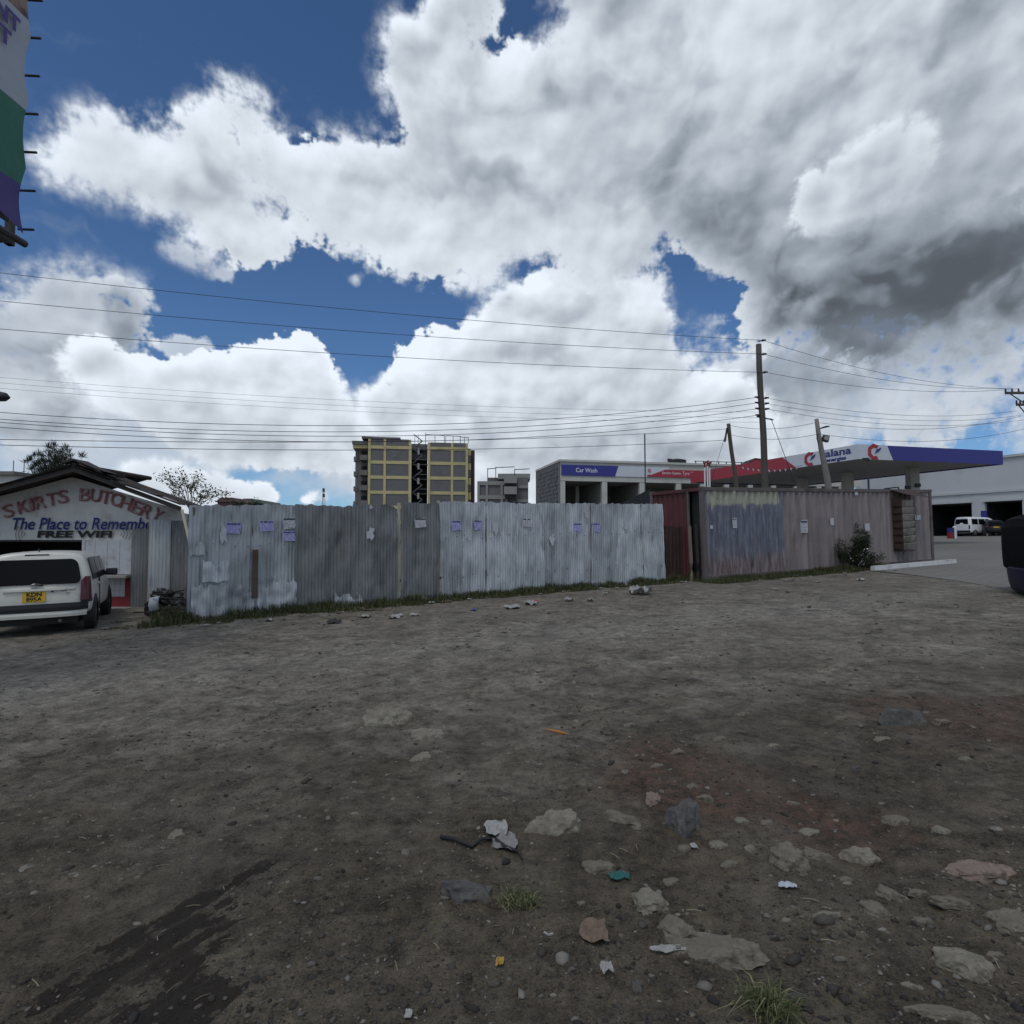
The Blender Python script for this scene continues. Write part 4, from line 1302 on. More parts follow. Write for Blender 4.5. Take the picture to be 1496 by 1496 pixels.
    # lettering along an arc
    chars = [('T', -8, 752, 17), ('S', 11, 747, 16), ('K', 32, 741, 14), ('I', 45, 737.5, 13), ('R', 57, 734.5, 12), ('T', 75, 730, 9), ('S', 91, 726, 6),
             ('B', 122, 723, -4), ('U', 139, 724, -7), ('T', 154, 727, -10), ('C', 168, 730, -14), ('H', 183, 735, -18), ('E', 198, 741, -22), ('R', 212, 746.5, -27), ('Y', 229, 752, -32)]
    for ch, px, py, rt in chars:
        x, z = bp(px, py, BD - 0.05)
        M = T(x, -0.045, z) @ Matrix.Rotation(-R(rt), 4, 'Y')
        lettering(ch, 0.47, M @ T(0.018, 0.006, -0.015), SIGNRED_DK, root, 'letter_edge', weight=0.006, depth=0.001, width=(0.09 if ch == 'I' else 0.275))
        lettering(ch, 0.46, M, SIGNRED, root, 'letter', weight=-0.004, depth=0.002, width=(0.07 if ch == 'I' else 0.265))
    xa, za = bp(14, 766, BD - 0.05); xb, _ = bp(219, 766, BD - 0.05)
    lettering('The Place to Remember', 0.43, T((xa + xb) / 2 + 0.10, -0.04, za), SIGNBLUE, root, 'lettering', weight=0.006, shear=0.22, depth=0.002, width=(xb - xa) * 1.045)
    xa, za = bp(53, 781, BD - 0.05); xb, _ = bp(163, 781, BD - 0.05)
    lettering('FREE WIFI', 0.235, T((xa + xb) / 2, -0.04, za), SIGNBLACK, root, 'lettering', weight=0.010, shear=0.08, depth=0.002, width=(xb - xa))
    for cx, sgn in ((38, -1), (174, 1)):
        x, z = bp(cx, 780.5, BD - 0.05)
        for k in range(4):
            r_ = 0.05 + 0.075 * k
            mb = MB()
            mb.path([(x + sgn * r_ * math.cos(t) * 1.0, -0.04, z + r_ * math.sin(t)) for t in [(-0.8 + 1.6 * i / 8) for i in range(9)]], 0.008, n=4)
            mb.build('wifi_arc', SIGNGREY, root)
    return root


build_butchery()
# iron sheets closing the yard beside the shop
s = thing('yard_screen', 'upright corrugated iron screen between the butchery and the fence', 'fence', (0, 0, 0))
xa, zt = bp(193, 772, 15.68); xb, zb = bp(219, 882, 15.68)
mb = MB(); corr(mb, xb - xa, float(gz(-9, 15)) - 0.1, zt, rows=8, dent=0.02, topjag=0.03, seed=31, x0=xa, y=15.68)
mb.build('iron_sheet', IR_DARK, s, smooth=True, fix=False)
xa, zt = bp(218, 759, 15.5); xb, zb = bp(279, 759, 15.5)
for k in range(2):
    mb = MB(); corr(mb, (xb - xa) / 2 + 0.03, float(gz(-9, 15)) - 0.1, zt - 0.03 * k, pitch=0.09, amp=0.012, rows=8, dent=0.02, topjag=0.02, seed=33 + k, x0=xa + (xb - xa) / 2 * k, y=15.5 + 0.015 * k)
    mb.build('iron_sheet', IR_MID if k == 0 else IR_DARK, s, smooth=True, fix=False)
MB().box(xa - 0.05, xa + 0.02, 15.53, 15.58, -0.4, zt - 0.05).build('post', WOOD, s)
p = at(266, 745, 14.3); q = at(279, 800, 14.0)
MB().path([p, p.lerp(q, 0.5), q, (q.x + 0.1, q.y, -0.2)], 0.035, n=6).build('prop', PALEWOOD, s)

# ------------------------------------------------------------------ vehicles
CARW = pm('white_car_paint', (0.66, 0.64, 0.565), 0.28, var=0.05, vs=2, dirt=(0.50, 0.47, 0.40), ds=1.5)
VANW = pm('white_van_paint', (0.70, 0.71, 0.72), 0.35, var=0.05)
CARB = pm('black_car_paint', (0.012, 0.012, 0.014), 0.25, var=0.1)
GLASS = pm('dark_window_glass', (0.006, 0.007, 0.009), 0.12, var=0.1, spec=0.10)
PLAST = pm('black_bumper_plastic', (0.016, 0.016, 0.017), 0.55, var=0.15)
LAMPR = pm('tail_lamp_red', (0.085, 0.008, 0.014), 0.2, var=0.1)
CHROME = pm('chrome', (0.35, 0.35, 0.35), 0.4, 0.8, var=0.05)
PLATEY = pm('yellow_plate', (0.62, 0.38, 0.02), 0.5, var=0.1)
RIM = pm('steel_rim', (0.18, 0.18, 0.18), 0.45, 0.6, var=0.2)
TYRE = pm('tyre_rubber', (0.016, 0.015, 0.015), 0.85, var=0.3, dirt=(0.05, 0.045, 0.038), ds=4)


def loft(secs):
    """closed body from half sections [(x,y,z)...] mirrored in x"""
    mb = MB()
    n = len(secs[0])
    for s in secs:
        mb.v += [(-x, y, z) for x, y, z in s[::1]][0:] if False else []
        ring = [(x, y, z) for x, y, z in s] + [(-x, y, z) for x, y, z in reversed(s[:-1])]
        mb.v += ring
    m = 2 * n - 1
    for j in range(len(secs) - 1):
        for i in range(m - 1):
            mb.f.append((j * m + i, j * m + i + 1, (j + 1) * m + i + 1, (j + 1) * m + i))
        mb.f.append((j * m + m - 1, j * m, (j + 1) * m, (j + 1) * m + m - 1))
    for j in (0, len(secs) - 1):
        for i in range(n - 1):
            a, b = j * m + i, j * m + m - 1 - i
            if i + 1 == n - 1:
                mb.f.append((a, a + 1, b))
            else:
                mb.f.append((a, a + 1, b - 1, b))
    return mb


def wheel(root, x, y, r=0.30, w_=0.18, name='wheel'):
    s = 1 if x > 0 else -1
    mb = MB()
    prof = [(r * 0.62, -w_ / 2), (r * 0.93, -w_ / 2), (r, -w_ * 0.36), (r, w_ * 0.36), (r * 0.93, w_ / 2), (r * 0.62, w_ / 2)]
    n = 28
    for i in range(n):
        a = 2 * math.pi * i / n
        for pr, px in prof:
            mb.v.append((x + px, y + pr * math.cos(a), r + pr * math.sin(a)))
    k = len(prof)
    for i in range(n):
        for j in range(k - 1):
            mb.f.append((i * k + j, i * k + j + 1, ((i + 1) % n) * k + j + 1, ((i + 1) % n) * k + j))
    t = mb.build(name, TYRE, root, smooth=True)
    mb = MB()
    mb.tube((x - w_ * 0.3, y, r), (x + w_ * 0.3, y, r), r * 0.63, n=20)
    mb.tube((x + s * w_ * 0.3, y, r), (x + s * w_ * 0.42, y, r), r * 0.30, r * 0.2, n=12)
    mb.build('rim', RIM, t)


def quad_panel(name, pts, mat, root, off, th=0.006, nu=2, nv=2):
    """thin panel with rounded look: four corners, pushed along off"""
    a, b, c, d = [Vector(p) + Vector(off) for p in pts]
    mb = MB()
    n = (b - a).cross(d - a).normalized()
    vs = [a, b, c, d, a - n * th, b - n * th, c - n * th, d - n * th]
    mb.add(vs, [(0, 1, 2, 3), (4, 7, 6, 5), (0, 4, 5, 1), (1, 5, 6, 2), (2, 6, 7, 3), (3, 7, 4, 0)])
    return mb.build(name, mat, root, bevel=0.0)


def rounded(name, cx, cz, hw, hh, r, yfun, mat, root, th=0.008, k=5, taper=0.0):
    """rounded rectangle facing -y, y given by height"""
    pts = []
    for sx, sz, a0 in ((1, 1, 0), (-1, 1, 90), (-1, -1, 180), (1, -1, 270)):
        for i in range(k + 1):
            a = R(a0 + 90 * i / k)
            x = sx * (hw - r) + r * math.cos(a)
            z = sz * (hh - r) + r * math.sin(a)
            x *= 1 - taper * (z / hh)
            pts.append((cx + x, cz + z))
    mb = MB()
    n = len(pts)
    mb.v += [(x, yfun(z) - th, z) for x, z in pts] + [(x, yfun(z) + 0.01, z) for x, z in pts]
    mb.f += [tuple(range(n))] + [(i, i + n, (i + 1) % n + n, (i + 1) % n) for i in range(n)]
    return mb.build(name, mat, root)


def build_wagon():
    rr = G(126, 917)                                   # rear right tyre on the ground
    psi = R(28)                                        # heading, to the left of straight ahead
    root = thing('station_wagon', 'white station wagon with yellow rear plate parked facing the butchery', 'car')
    c, s = math.cos(psi), math.sin(psi)
    # local (x right, y forward); rear right wheel at (0.72, 0.75)
    lx, ly = 0.70, 0.72
    root.location = (rr.x - (lx * c - ly * s), rr.y - (lx * s + ly * c), rr.z - 0.01)
    root.rotation_euler = (0, R(-1.2), psi)
    S = [[(.72, .06, .30), (.80, .015, .42), (.825, .0, .62), (.815, .03, .90), (.745, .15, 1.20), (.665, .225, 1.40), (.50, .25, 1.465), (0, .26, 1.485)],
         [(.78, .20, .27), (.835, .16, .42), (.845, .16, .62), (.835, .18, .92), (.765, .26, 1.21), (.69, .32, 1.42), (.51, .33, 1.485), (0, .34, 1.505)],
         [(.80, .75, .25), (.845, .75, .42), (.850, .75, .62), (.842, .75, .93), (.775, .75, 1.22), (.70, .75, 1.43), (.52, .75, 1.50), (0, .75, 1.52)],
         [(.80, 2.0, .24), (.845, 2.0, .42), (.850, 2.0, .62), (.842, 2.0, .92), (.775, 2.0, 1.22), (.70, 2.0, 1.43), (.52, 2.0, 1.50), (0, 2.0, 1.52)],
         [(.80, 2.7, .24), (.845, 2.7, .42), (.850, 2.7, .62), (.840, 2.7, .91), (.77, 2.6, 1.20), (.68, 2.5, 1.40), (.50, 2.5, 1.46), (0, 2.5, 1.475)],
         [(.80, 3.3, .25), (.845, 3.3, .42), (.845, 3.3, .62), (.815, 3.25, .90), (.76, 3.2, .95), (.66, 3.15, .98), (.48, 3.12, 1.0), (0, 3.1, 1.01)],
         [(.78, 3.9, .26), (.82, 3.9, .42), (.81, 3.9, .62), (.76, 3.88, .78), (.70, 3.86, .83), (.6, 3.84, .86), (.42, 3.83, .875), (0, 3.82, .885)],
         [(.68, 4.12, .28), (.72, 4.16, .42), (.70, 4.16, .58), (.66, 4.12, .70), (.60, 4.10, .74), (.5, 4.08, .76), (.36, 4.07, .77), (0, 4.06, .775)]]
    body = loft(S)
    b = body.build('body', CARW, root, smooth=True)
    md = b.modifiers.new('round', 'SUBSURF'); md.levels = 1; md.render_levels = 2

    def yb(z):                                          # tailgate surface
        pts = [(.30, .06), (.62, .012), (.90, .035), (1.20, .15), (1.40, .235), (1.6, .3)]
        for (z0, y0), (z1, y1) in zip(pts, pts[1:]):
            if z <= z1:
                return y0 + (y1 - y0) * (z - z0) / (z1 - z0)
        return .3
    rounded('rear_window', 0, 1.135, .66, .225, .11, yb, GLASS, root, th=0.006, taper=0.07)
    # tailgate seams, number-plate recess, plate
    rounded('tailgate_trim', 0.0, .815, .46, .018, .015, lambda z: yb(z), CARW, root, th=0.03)
    pl = rounded('number_plate', 0, .69, .17, .095, .015, lambda z: yb(z), PLATEY, root, th=0.012)
    for tx, dz in (('KDN', .045), ('895A', -.045)):
        lettering(tx, 0.105, T(0, yb(.69) - 0.014, .69 + dz), SIGNBLACK, pl, 'plate_text', weight=0.003, depth=0.001)
    mb = MB()
    mb.path([(0.06 * math.cos(t), yb(.89) - 0.012, .885 + 0.04 * math.sin(t)) for t in [2 * math.pi * i / 16 for i in range(17)]], 0.006, n=5)
    mb.path([(0.022 * math.cos(t), yb(.89) - 0.012, .885 + 0.038 * math.sin(t)) for t in [2 * math.pi * i / 12 for i in range(13)]], 0.005, n=5)
    mb.path([(0.038 * math.cos(t), yb(.89) - 0.012, .903 + 0.016 * math.sin(t)) for t in [2 * math.pi * i / 12 for i in range(13)]], 0.005, n=5)
    o = mb.build('badge', CHROME, root); o['kind'] = 'stuff'
    lettering('Succeed', 0.07, T(.50, yb(.80) - 0.008, .80), SIGNBLACK, root, 'model_script', shear=0.25, depth=0.002)
    lettering('TX', 0.05, T(.50, yb(.74) - 0.008, .735), LAMPR, root, 'model_script', shear=0.2, depth=0.002)
    MB().tube((.27, yb(.79) - 0.02, .785), (.27, yb(.79) + 0.01, .785), 0.022, n=10).build('lock', PLAST, root)
    MB().path([(.02, yb(.93) - 0.02, .925), (.10, yb(.90) - 0.03, .90), (.13, yb(.89) - 0.03, .885)], [0.014, 0.020, 0.014], n=6).build('wiper', PLAST, root)
    # bumper: black band with a white lip
    for z0, z1, hw, mat_, nm, d in ((.425, .56, .80, PLAST, 'bumper', 0.055), (.315, .415, .775, CARW, 'bumper_lip', 0.045)):
        mb = MB()
        n = 14
        for k in range(n + 1):
            x = -hw + 2 * hw * k / n
            yy = -d + 0.16 * (abs(x) / hw) ** 6
            mb.v += [(x, yy, z0), (x, yy - 0.008, (z0 + z1) / 2), (x, yy, z1), (x, 0.14, z1), (x, 0.14, z0)]
        for k in range(n):
            for j in range(5):
                mb.f.append((k * 5 + j, k * 5 + (j + 1) % 5, (k + 1) * 5 + (j + 1) % 5, (k + 1) * 5 + j))
        mb.f += [(0, 1, 2, 3, 4), tuple(n * 5 + i for i in (4, 3, 2, 1, 0))]
        mb.build(nm, mat_, root, smooth=False)
    for sx in (-1, 1):
        # tail lamps: tall, wrapping the corner
        mb = MB()
        zz = [.60, .72, .84, .96, 1.03]
        for i, z in enumerate(zz):
            w0 = .685 + (0.05 if i == 4 else 0.0) + 0.005 * i
            mb.v += [(sx * w0, yb(z) - 0.018, z), (sx * (.800 - 0.02 * i / 4), yb(z) - 0.010, z), (sx * (.852 - 0.02 * (i / 4)), yb(z) + 0.08, z), (sx * (.852 - 0.02 * (i / 4)), yb(z) + 0.17 - 0.02 * i, z)]
        for i in range(4):
            for j in range(3):
                mb.f.append((i * 4 + j, i * 4 + j + 1, i * 4 + j + 5, i * 4 + j + 4))
        mb.build('tail_lamp', LAMPR, root, smooth=True)
        # black corner under the lamp
        MB().add([(sx * .70, yb(.5) - .03, .56), (sx * .835, .06, .56), (sx * .858, .20, .56), (sx * .69, yb(.6) - .02, .60), (sx * .835, .06, .598), (sx * .858, .20, .598)],
                 [(0, 1, 4, 3), (1, 2, 5, 4), (3, 4, 5), (0, 2, 1)]).build('bumper_corner', PLAST, root)
        # side windows on the pillar face
        def sidep(y, z):
            t = (z - .92) / (1.41 - .92)
            return (sx * (.842 - .125 * t + .004), y, z)
        for (ya, yb_, yc, yd) in ((.46, 1.28, 1.24, .56), (1.34, 2.02, 1.98, 1.33), (2.08, 2.78, 2.40, 2.06)):
            quad_panel('side_window', [sidep(ya, .95), sidep(yb_, .95), sidep(yc, 1.37), sidep(yd, 1.37)], GLASS, root, (sx * 0.012, 0, 0))
        MB().box(sx * .845 - .008, sx * .845 + .016, 1.30, 1.335, .30, .95).build('door_seam', PLAST, root)
        MB().box(sx * .852 - .01, sx * .852 + .03, 1.06, 1.22, .83, .865).build('door_handle', CARW, root, bevel=0.008)
        # mirror
        M = T(sx * .95, 2.62, 1.0)
        MB().box(-.11, .11, -.045, .05, -.07, .075, M).build('wing_mirror', PLAST, root, bevel=0.03)
        MB().box(min(sx * .82, sx * .90), max(sx * .82, sx * .90), 2.60, 2.66, .93, .98).build('mirror_arm', PLAST, root)
        # black disc as the shade inside each wheel arch, then the wheel
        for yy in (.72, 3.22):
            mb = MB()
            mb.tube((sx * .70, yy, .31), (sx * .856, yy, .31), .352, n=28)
            mb.build('wheel_arch_shade', PLAST, root)
            wheel(root, sx * .785, yy, .305, .18)
    MB().box(-.62, .62, .3, 3.9, .16, .28).build('underbody', PLAST, root)
    MB().tube((.38, .02, .24), (.38, .5, .24), .028, n=8).build('exhaust', RIM, root)
    MB().tube((.0, .42, 1.50), (.0, .36, 1.56), .012, .008, n=6).build('aerial_base', PLAST, root)
    MB().box(-.18, .18, .235, .275, 1.435, 1.455).build('stop_lamp', PLAST, root)


build_wagon()


def small_vehicle(name, label, cat, px, py, D_, heading, S, paint, wins, wheels, r=.31, plate=None, group=None):
    p = at(px, py, D_)
    root = thing(name, label, cat, (p.x, p.y, float(gz(p.x, p.y)) + 0.04), heading)
    b = loft(S).build('body', paint, root, smooth=True)
    md = b.modifiers.new('round', 'SUBSURF'); md.levels = 1; md.render_levels = 1
    for nm, pts, off in wins:
        quad_panel(nm, pts, GLASS, root, off)
    for x, y in wheels:
        MB().tube((x * 0.86, y, r), (x * 1.06, y, r), r * 1.13, n=20).build('wheel_arch_shade', PLAST, root)  # black disc drawn as the shade inside the arch
        wheel(root, x, y, r, .19)
    return root


def van_secs(L, W, H, belt):
    w_ = W / 2
    def st(y, dy, zt, k=1.0, wt=0.88):
        return [(w_ * .93 * k, y, .28), (w_ * k, y, .45), (w_ * k, y, .75), (w_ * .99 * k, y, belt), (w_ * .95 * k, y + dy * .5, (belt + zt) / 2), (w_ * wt * k, y + dy, zt - .09), (w_ * .62 * k, y + dy, zt - .02), (0, y + dy, zt)]
    return [st(0, .12, H - .03, .97), st(.12, .10, H), st(1.2, 0, H), st(L * .62, 0, H), st(L * .76, -.18, H - .05), st(L * .93, -.25, belt + .12, .97, .95), st(L, -.12, belt - .12, .88, .95)]


VL, VW, VH, VB = 4.4, 1.70, 1.95, 1.12
vw = VW / 2
vwins = [('rear_window', [(-.68, .06, 1.2), (.68, .06, 1.2), (.60, .10, 1.72), (-.60, .10, 1.72)], (0, -0.03, 0))]
for sx in (-1, 1):
    for ya, yb2 in ((.35, 1.15), (1.25, 2.05), (2.15, 2.75)):
        vwins.append(('side_window', [(sx * vw * .985, ya, 1.18), (sx * vw * .985, yb2, 1.18), (sx * vw * .905, yb2 - (.0 if ya < 2 else .12), 1.72), (sx * vw * .905, ya, 1.72)], (sx * 0.012, 0, 0)))
van = small_vehicle('passenger_van', 'white passenger van parked before the left garage door', 'van', 1405, 786, 62, R(-74), van_secs(VL, VW, VH, VB), VANW, vwins,
                    [(-vw + .08, .75), (vw - .08, .75), (-vw + .08, 3.5), (vw - .08, 3.5)], r=.32)
MB().box(-.86, .86, -.04, .06, .34, .58).build('bumper', PLAST, van, bevel=0.02)
for sx in (-1, 1):
    MB().box(sx * .80 - .05, sx * .80 + .05, -.02, .05, .72, 1.10).build('tail_lamp', LAMPR, van, bevel=0.01)
SV = [[(.74, .05, .30), (.82, 0, .5), (.84, .02, .75), (.80, .06, .98), (.70, .25, 1.25), (.62, .40, 1.42), (.45, .45, 1.50), (0, .46, 1.52)],
      [(.82, .6, .26), (.87, .6, .5), (.87, .6, .75), (.85, .6, 1.0), (.76, .6, 1.3), (.68, .7, 1.5), (.5, .7, 1.58), (0, .7, 1.6)],
      [(.82, 2.2, .26), (.87, 2.2, .5), (.87, 2.2, .75), (.85, 2.2, 1.0), (.76, 2.2, 1.3), (.68, 2.2, 1.52), (.5, 2.2, 1.6), (0, 2.2, 1.62)],
      [(.82, 3.1, .26), (.87, 3.1, .5), (.87, 3.1, .75), (.84, 3.1, .98), (.78, 3.0, 1.02), (.68, 2.95, 1.05), (.5, 2.95, 1.07), (0, 2.95, 1.08)],
      [(.74, 4.3, .3), (.78, 4.35, .5), (.76, 4.35, .7), (.72, 4.3, .85), (.66, 4.28, .88), (.58, 4.26, .9), (.4, 4.25, .91), (0, 4.25, .92)]]
sw = [('rear_window', [(-.62, .10, 1.04), (.62, .10, 1.04), (.54, .34, 1.40), (-.54, .34, 1.40)], (0, -0.03, 0.01))]
for sx in (-1, 1):
    sw.append(('side_window', [(sx * .86, .7, 1.04), (sx * .86, 2.5, 1.04), (sx * .72, 2.2, 1.46), (sx * .72, .8, 1.46)], (sx * 0.012, 0, 0)))
suv = small_vehicle('dark_car', 'black hatchback parked beside the white van', 'car', 1456, 786, 60, R(-26), SV, CARB, sw, [(-.79, .75), (.79, .75), (-.79, 3.5), (.79, 3.5)], r=.33)
MB().box(-.22, .22, -.03, .03, .78, .90).build('number_plate', PLATEY, suv)
for sx in (-1, 1):
    MB().box(sx * .70 - .10, sx * .70 + .10, .0, .08, .85, 1.0).build('tail_lamp', LAMPR, suv)
# cones/bollards by the garage
for px, mt, lab in ((1395, VANW, 'white bollard beside the white van'), (1389, REDB, 'red drum by the garage corner')):
    p = at(px, 784, 56)
    z = float(gz(p.x, p.y))
    t = thing('bollard' if mt is VANW else 'steel_drum', lab, 'bollard' if mt is VANW else 'drum', (p.x, p.y, z))
    if mt is VANW:
        MB().tube((0, 0, 0), (0, 0, 1.05), .16, n=14).build('post', mt, t); MB().tube((0, 0, 1.05), (0, 0, 1.12), .16, .05, n=14).build('cap', mt, t)
    else:
        MB().tube((0, 0, 0), (0, 0, .55), .28, n=16).build('drum_body', mt, t); MB().tube((0, 0, .56), (0, 0, .98), .27, n=16).build('drum_top', SIGNBLUE, t)

# three-wheeled taxi at the right edge
TUKB = pm('tuktuk_blue', (0.010, 0.011, 0.045), 0.5, var=0.15, dirt=(0.02, 0.018, 0.02), spec=0.2)
CANV = pm('black_canvas', (0.007, 0.007, 0.008), 0.9, var=0.2, bump=0.1, spec=0.08)
ORNG = pm('orange_letter', (0.50, 0.20, 0.12), 0.6, var=0.1)
PINK = pm('pink_decal', (0.30, 0.06, 0.10), 0.6, var=0.1)


def build_tuktuk():
    p = G(1507, 876)
    psi = R(-24)
    root = thing('tuk_tuk', 'black hooded blue three-wheeled taxi cut by the right picture edge', 'tuk-tuk', (0, 0, 0), psi)
    c, s = math.cos(psi), math.sin(psi)
    lx, ly = -0.60, 0.0
    root.location = (p.x - (lx * c - ly * s), p.y - (lx * s + ly * c), p.z)
    S = []
    for y, k, top in ((0.0, .97, 1.68), (.06, 1.0, 1.74), (.8, 1.0, 1.78), (1.5, .97, 1.76), (1.75, .92, 1.70)):
        S.append([(.60 * k, y, .58), (.640 * k, y, .62), (.655 * k, y, .80), (.665 * k, y, 1.20), (.66 * k, y, 1.48), (.60 * k, y, top - .11), (.42 * k, y, top - .02), (0, y, top)])
    loft(S).build('canvas_hood', CANV, root, smooth=False)
    S = []
    for y, k in ((-.02, .97), (.08, 1.0), (1.2, 1.0), (1.7, .86), (2.3, .55), (2.6, .36)):
        S.append([(.53 * k, y, .10), (.56 * k, y, .14), (.60 * k, y, .28), (.62 * k, y, .42), (.635 * k, y, .56), (.635 * k, y, .62), (.5 * k, y, .64), (0, y, .645)])
    loft(S).build('lower_body', TUKB, root, smooth=True)
    MB().box(-.50, .50, -.06, -.015, .18, .32).build('rear_grille', PLAST, root, bevel=0.01)
    MB().box(-.56, .56, -.10, -.03, .09, .16).build('bumper', PLAST, root, bevel=0.015)
    MB().box(-.52, .52, -.028, -.012, .34, .575).build('rear_panel', TUKB, root, bevel=0.01)
    lettering('CAREFUL'[:2], .20, T(-.33, -.036, .455), ORNG, root, 'lettering', weight=.008, depth=.002)
    MB().box(-.50, -.38, -.034, -.02, .53, .57).build('decal', PINK, root)
    MB().box(-.54, .54, -.02, .0, .90, 1.45).build('rear_flap', CANV, root, bevel=0.01)
    for x, y in ((-.52, .35), (.52, .35), (0, 2.35)):
        wheel(root, x, y, .20, .10)
    MB().box(-.40, .40, 1.9, 1.93, .85, 1.55).build('windscreen', GLASS, root)
    for sx in (-1, 1):
        MB().tube((sx * .42, 2.0, .8), (sx * .5, 1.75, 1.62), .02, n=6).build('windscreen_pillar', PLAST, root)
        MB().box(sx * .50 - .05, sx * .50 + .05, -.05, -.02, .22, .33).build('tail_lamp', LAMPR, root)


build_tuktuk()

# ------------------------------------------------------------------ buildings behind the fence
YEL = pm('yellow_frame_paint', (0.55, 0.47, 0.235), 0.8, var=0.10, vs=0.4, dirt=(0.36, 0.32, 0.18), ds=0.3)
BLOCK = pm('grey_block_infill', (0.155, 0.150, 0.150), 0.9, var=0.12, vs=0.5, dirt=(0.12, 0.115, 0.11), ds=0.4)
BROWNW = pm('brown_side_wall', (0.085, 0.050, 0.046), 0.9, var=0.15, vs=0.4)
RAWCONC = pm('raw_concrete', (0.17, 0.16, 0.15), 0.9, var=0.2, vs=0.6)  # even grey tone of bare concrete
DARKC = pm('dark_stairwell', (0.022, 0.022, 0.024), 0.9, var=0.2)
STEELD = pm('dark_steel', (0.05, 0.05, 0.052), 0.6, 0.3, var=0.2)
STEELP = pm('pale_steel', (0.34, 0.34, 0.33), 0.6, 0.2, var=0.2)


def build_apartments():
    o = at(537.5, 790, 120.0)
    e = at(684, 790, 123.0)
    d = Vector((e.x - o.x, e.y - o.y))
    ang = math.atan2(d.y, d.x)
    base = float(gz(o.x, o.y))
    root = thing('apartment_block', 'seven storey apartment block with yellow frame and grey infill walls', 'building', (o.x, o.y, base), ang)
    W = d.length
    FH = 2.93
    px2 = lambda px: W * (px - 537.5) / (684 - 537.5)
    top_l = at(560, 640.5, 120).z - base
    # storey lines (tops of yellow beams) measured from the photo
    beams = [at(560, py, 120.3).z - base for py in (653, 675, 697, 719)]
    beams += [beams[-1] - FH * k for k in range(1, 4) if beams[-1] - FH * k > 1]
    cols_l = [px2(538.2), px2(560.5), px2(597)]
    cols_r = [px2(625.3), px2(659.5), px2(681.5)]
    for cols, tp in ((cols_l, top_l), (cols_r, top_l - 0.45)):
        x0, x1 = cols[0], cols[-1]
        MB().box(x0, x1, 0.35, 9.0, 0, tp).build('core_wall', BLOCK, root)
        for c in cols:
            MB().box(c - 0.24, c + 0.24, 0.0, 0.40, 0, tp - 0.05).build('column', YEL, root)
        for z in beams:
            for a, b in zip(cols, cols[1:]):
                MB().box(a + 0.24, b - 0.24, 0.06, 0.36, z - 0.32, z + 0.30).build('beam', YEL, root)
        zs = sorted(beams + [0.2]) + [tp + 0.4]
        for z0, z1 in zip(zs, zs[1:]):
            for a, b in zip(cols, cols[1:]):
                top = min(z1 - 0.32, tp)
                if top - z0 > 0.6:
                    MB().box(a + 0.25, b - 0.25, 0.16, 0.34, z0 + 0.30, top).build('infill_panel', BLOCK, root)
    # stairwell recess
    xa, xb = cols_l[-1] + 0.24, cols_r[0] - 0.24
    st = MB().box(xa, xb, 4.5, 4.7, 0, top_l - 1.2).build('stairwell_wall', DARKC, root)
    MB().box(xa, xb, 3.2, 4.49, top_l - 3.6, top_l - 0.35).build('stair_head', BLOCK, root)
    for k in range(2):
        MB().box(xa + 0.75 + 0.85 * k, xa + 1.45 + 0.85 * k, 3.17, 3.195, top_l - 2.1, top_l - 1.4).build('window', DARKC, root)
    for z in beams:
        MB().box(xa, xb, 2.2, 4.45, z - 0.12, z + 0.02).build('landing', RAWCONC, st)
        MB().box(xa + 1.2, xb, 1.6, 1.66, z + 0.82, z + 0.88).build('handrail', STEELP, st)
        p0, p1 = Vector((xa + 0.3, 1.5, z + 0.1)), Vector((xa + 2.2, 1.5, z + 1.6))
        MB().tube(p0, p1, 0.12, n=4).build('stair_flight', RAWCONC, st)
        p2 = Vector((xa + 0.5, 1.4, z + 2.9))
        MB().tube(p1, p2, 0.10, n=4).build('stair_flight', RAWCONC, st)
        MB().box(xa + 1.25, xa + 1.65, 1.2, 1.3, z - 1.15, z + 0.05, T(0, 0, 0)).build('stair_panel', STEELP, st)
    # balconies stacked on the left
    for k, z in enumerate(beams):
        xb0 = px2(514.5)
        MB().box(xb0 + 0.3, -0.26, 2.2, 8, z - 2.62, z + 0.3).build('balcony_wall', BLOCK, root)
        MB().box(px2(525), -0.26, -0.2, 2.15, z - 2.62, z - 2.45).build('balcony_slab', RAWCONC, root)
        b = MB().box(px2(525), -0.26, -0.2, -0.06, z - 2.44, z - 1.65).build('balcony_front', RAWCONC, root)
        MB().box(xb0, px2(519.5), 2.0, 4.2, z - 2.62, z - 1.7).build('balcony_side', RAWCONC, root)
        MB().box(-1.6, -0.5, 2.12, 2.18, z - 2.3, z - 0.6).build('door', DARKC, root)
    MB().box(px2(514), -0.26, 0.8, 8, beams[0] - 0.2, beams[0] + 0.55).build('roof_canopy', YEL, root)
    MB().box(px2(513), px2(536), 0.5, 8.5, beams[0] + 0.56, beams[0] + 1.2).build('roof_parapet', BLOCK, root)
    MB().box(px2(527), px2(583), -0.05, 9.1, top_l, top_l + 0.35).build('parapet', BLOCK, root)
    # brown flank with its strip of bathroom windows
    MB().box(W + 0.1, W + 1.45, 2.0, 10, 0, beams[0] + 0.1).build('flank_wall', BROWNW, root)
    for z in beams:
        MB().box(W - 0.1, W + 0.55, 0.7, 1.99, z - 1.2, z + 0.2).build('flank_bay', YEL, root)
        MB().box(W - 0.1, W + 0.5, 0.8, 1.98, z - 2.6, z - 1.25).build('flank_recess', RAWCONC, root)
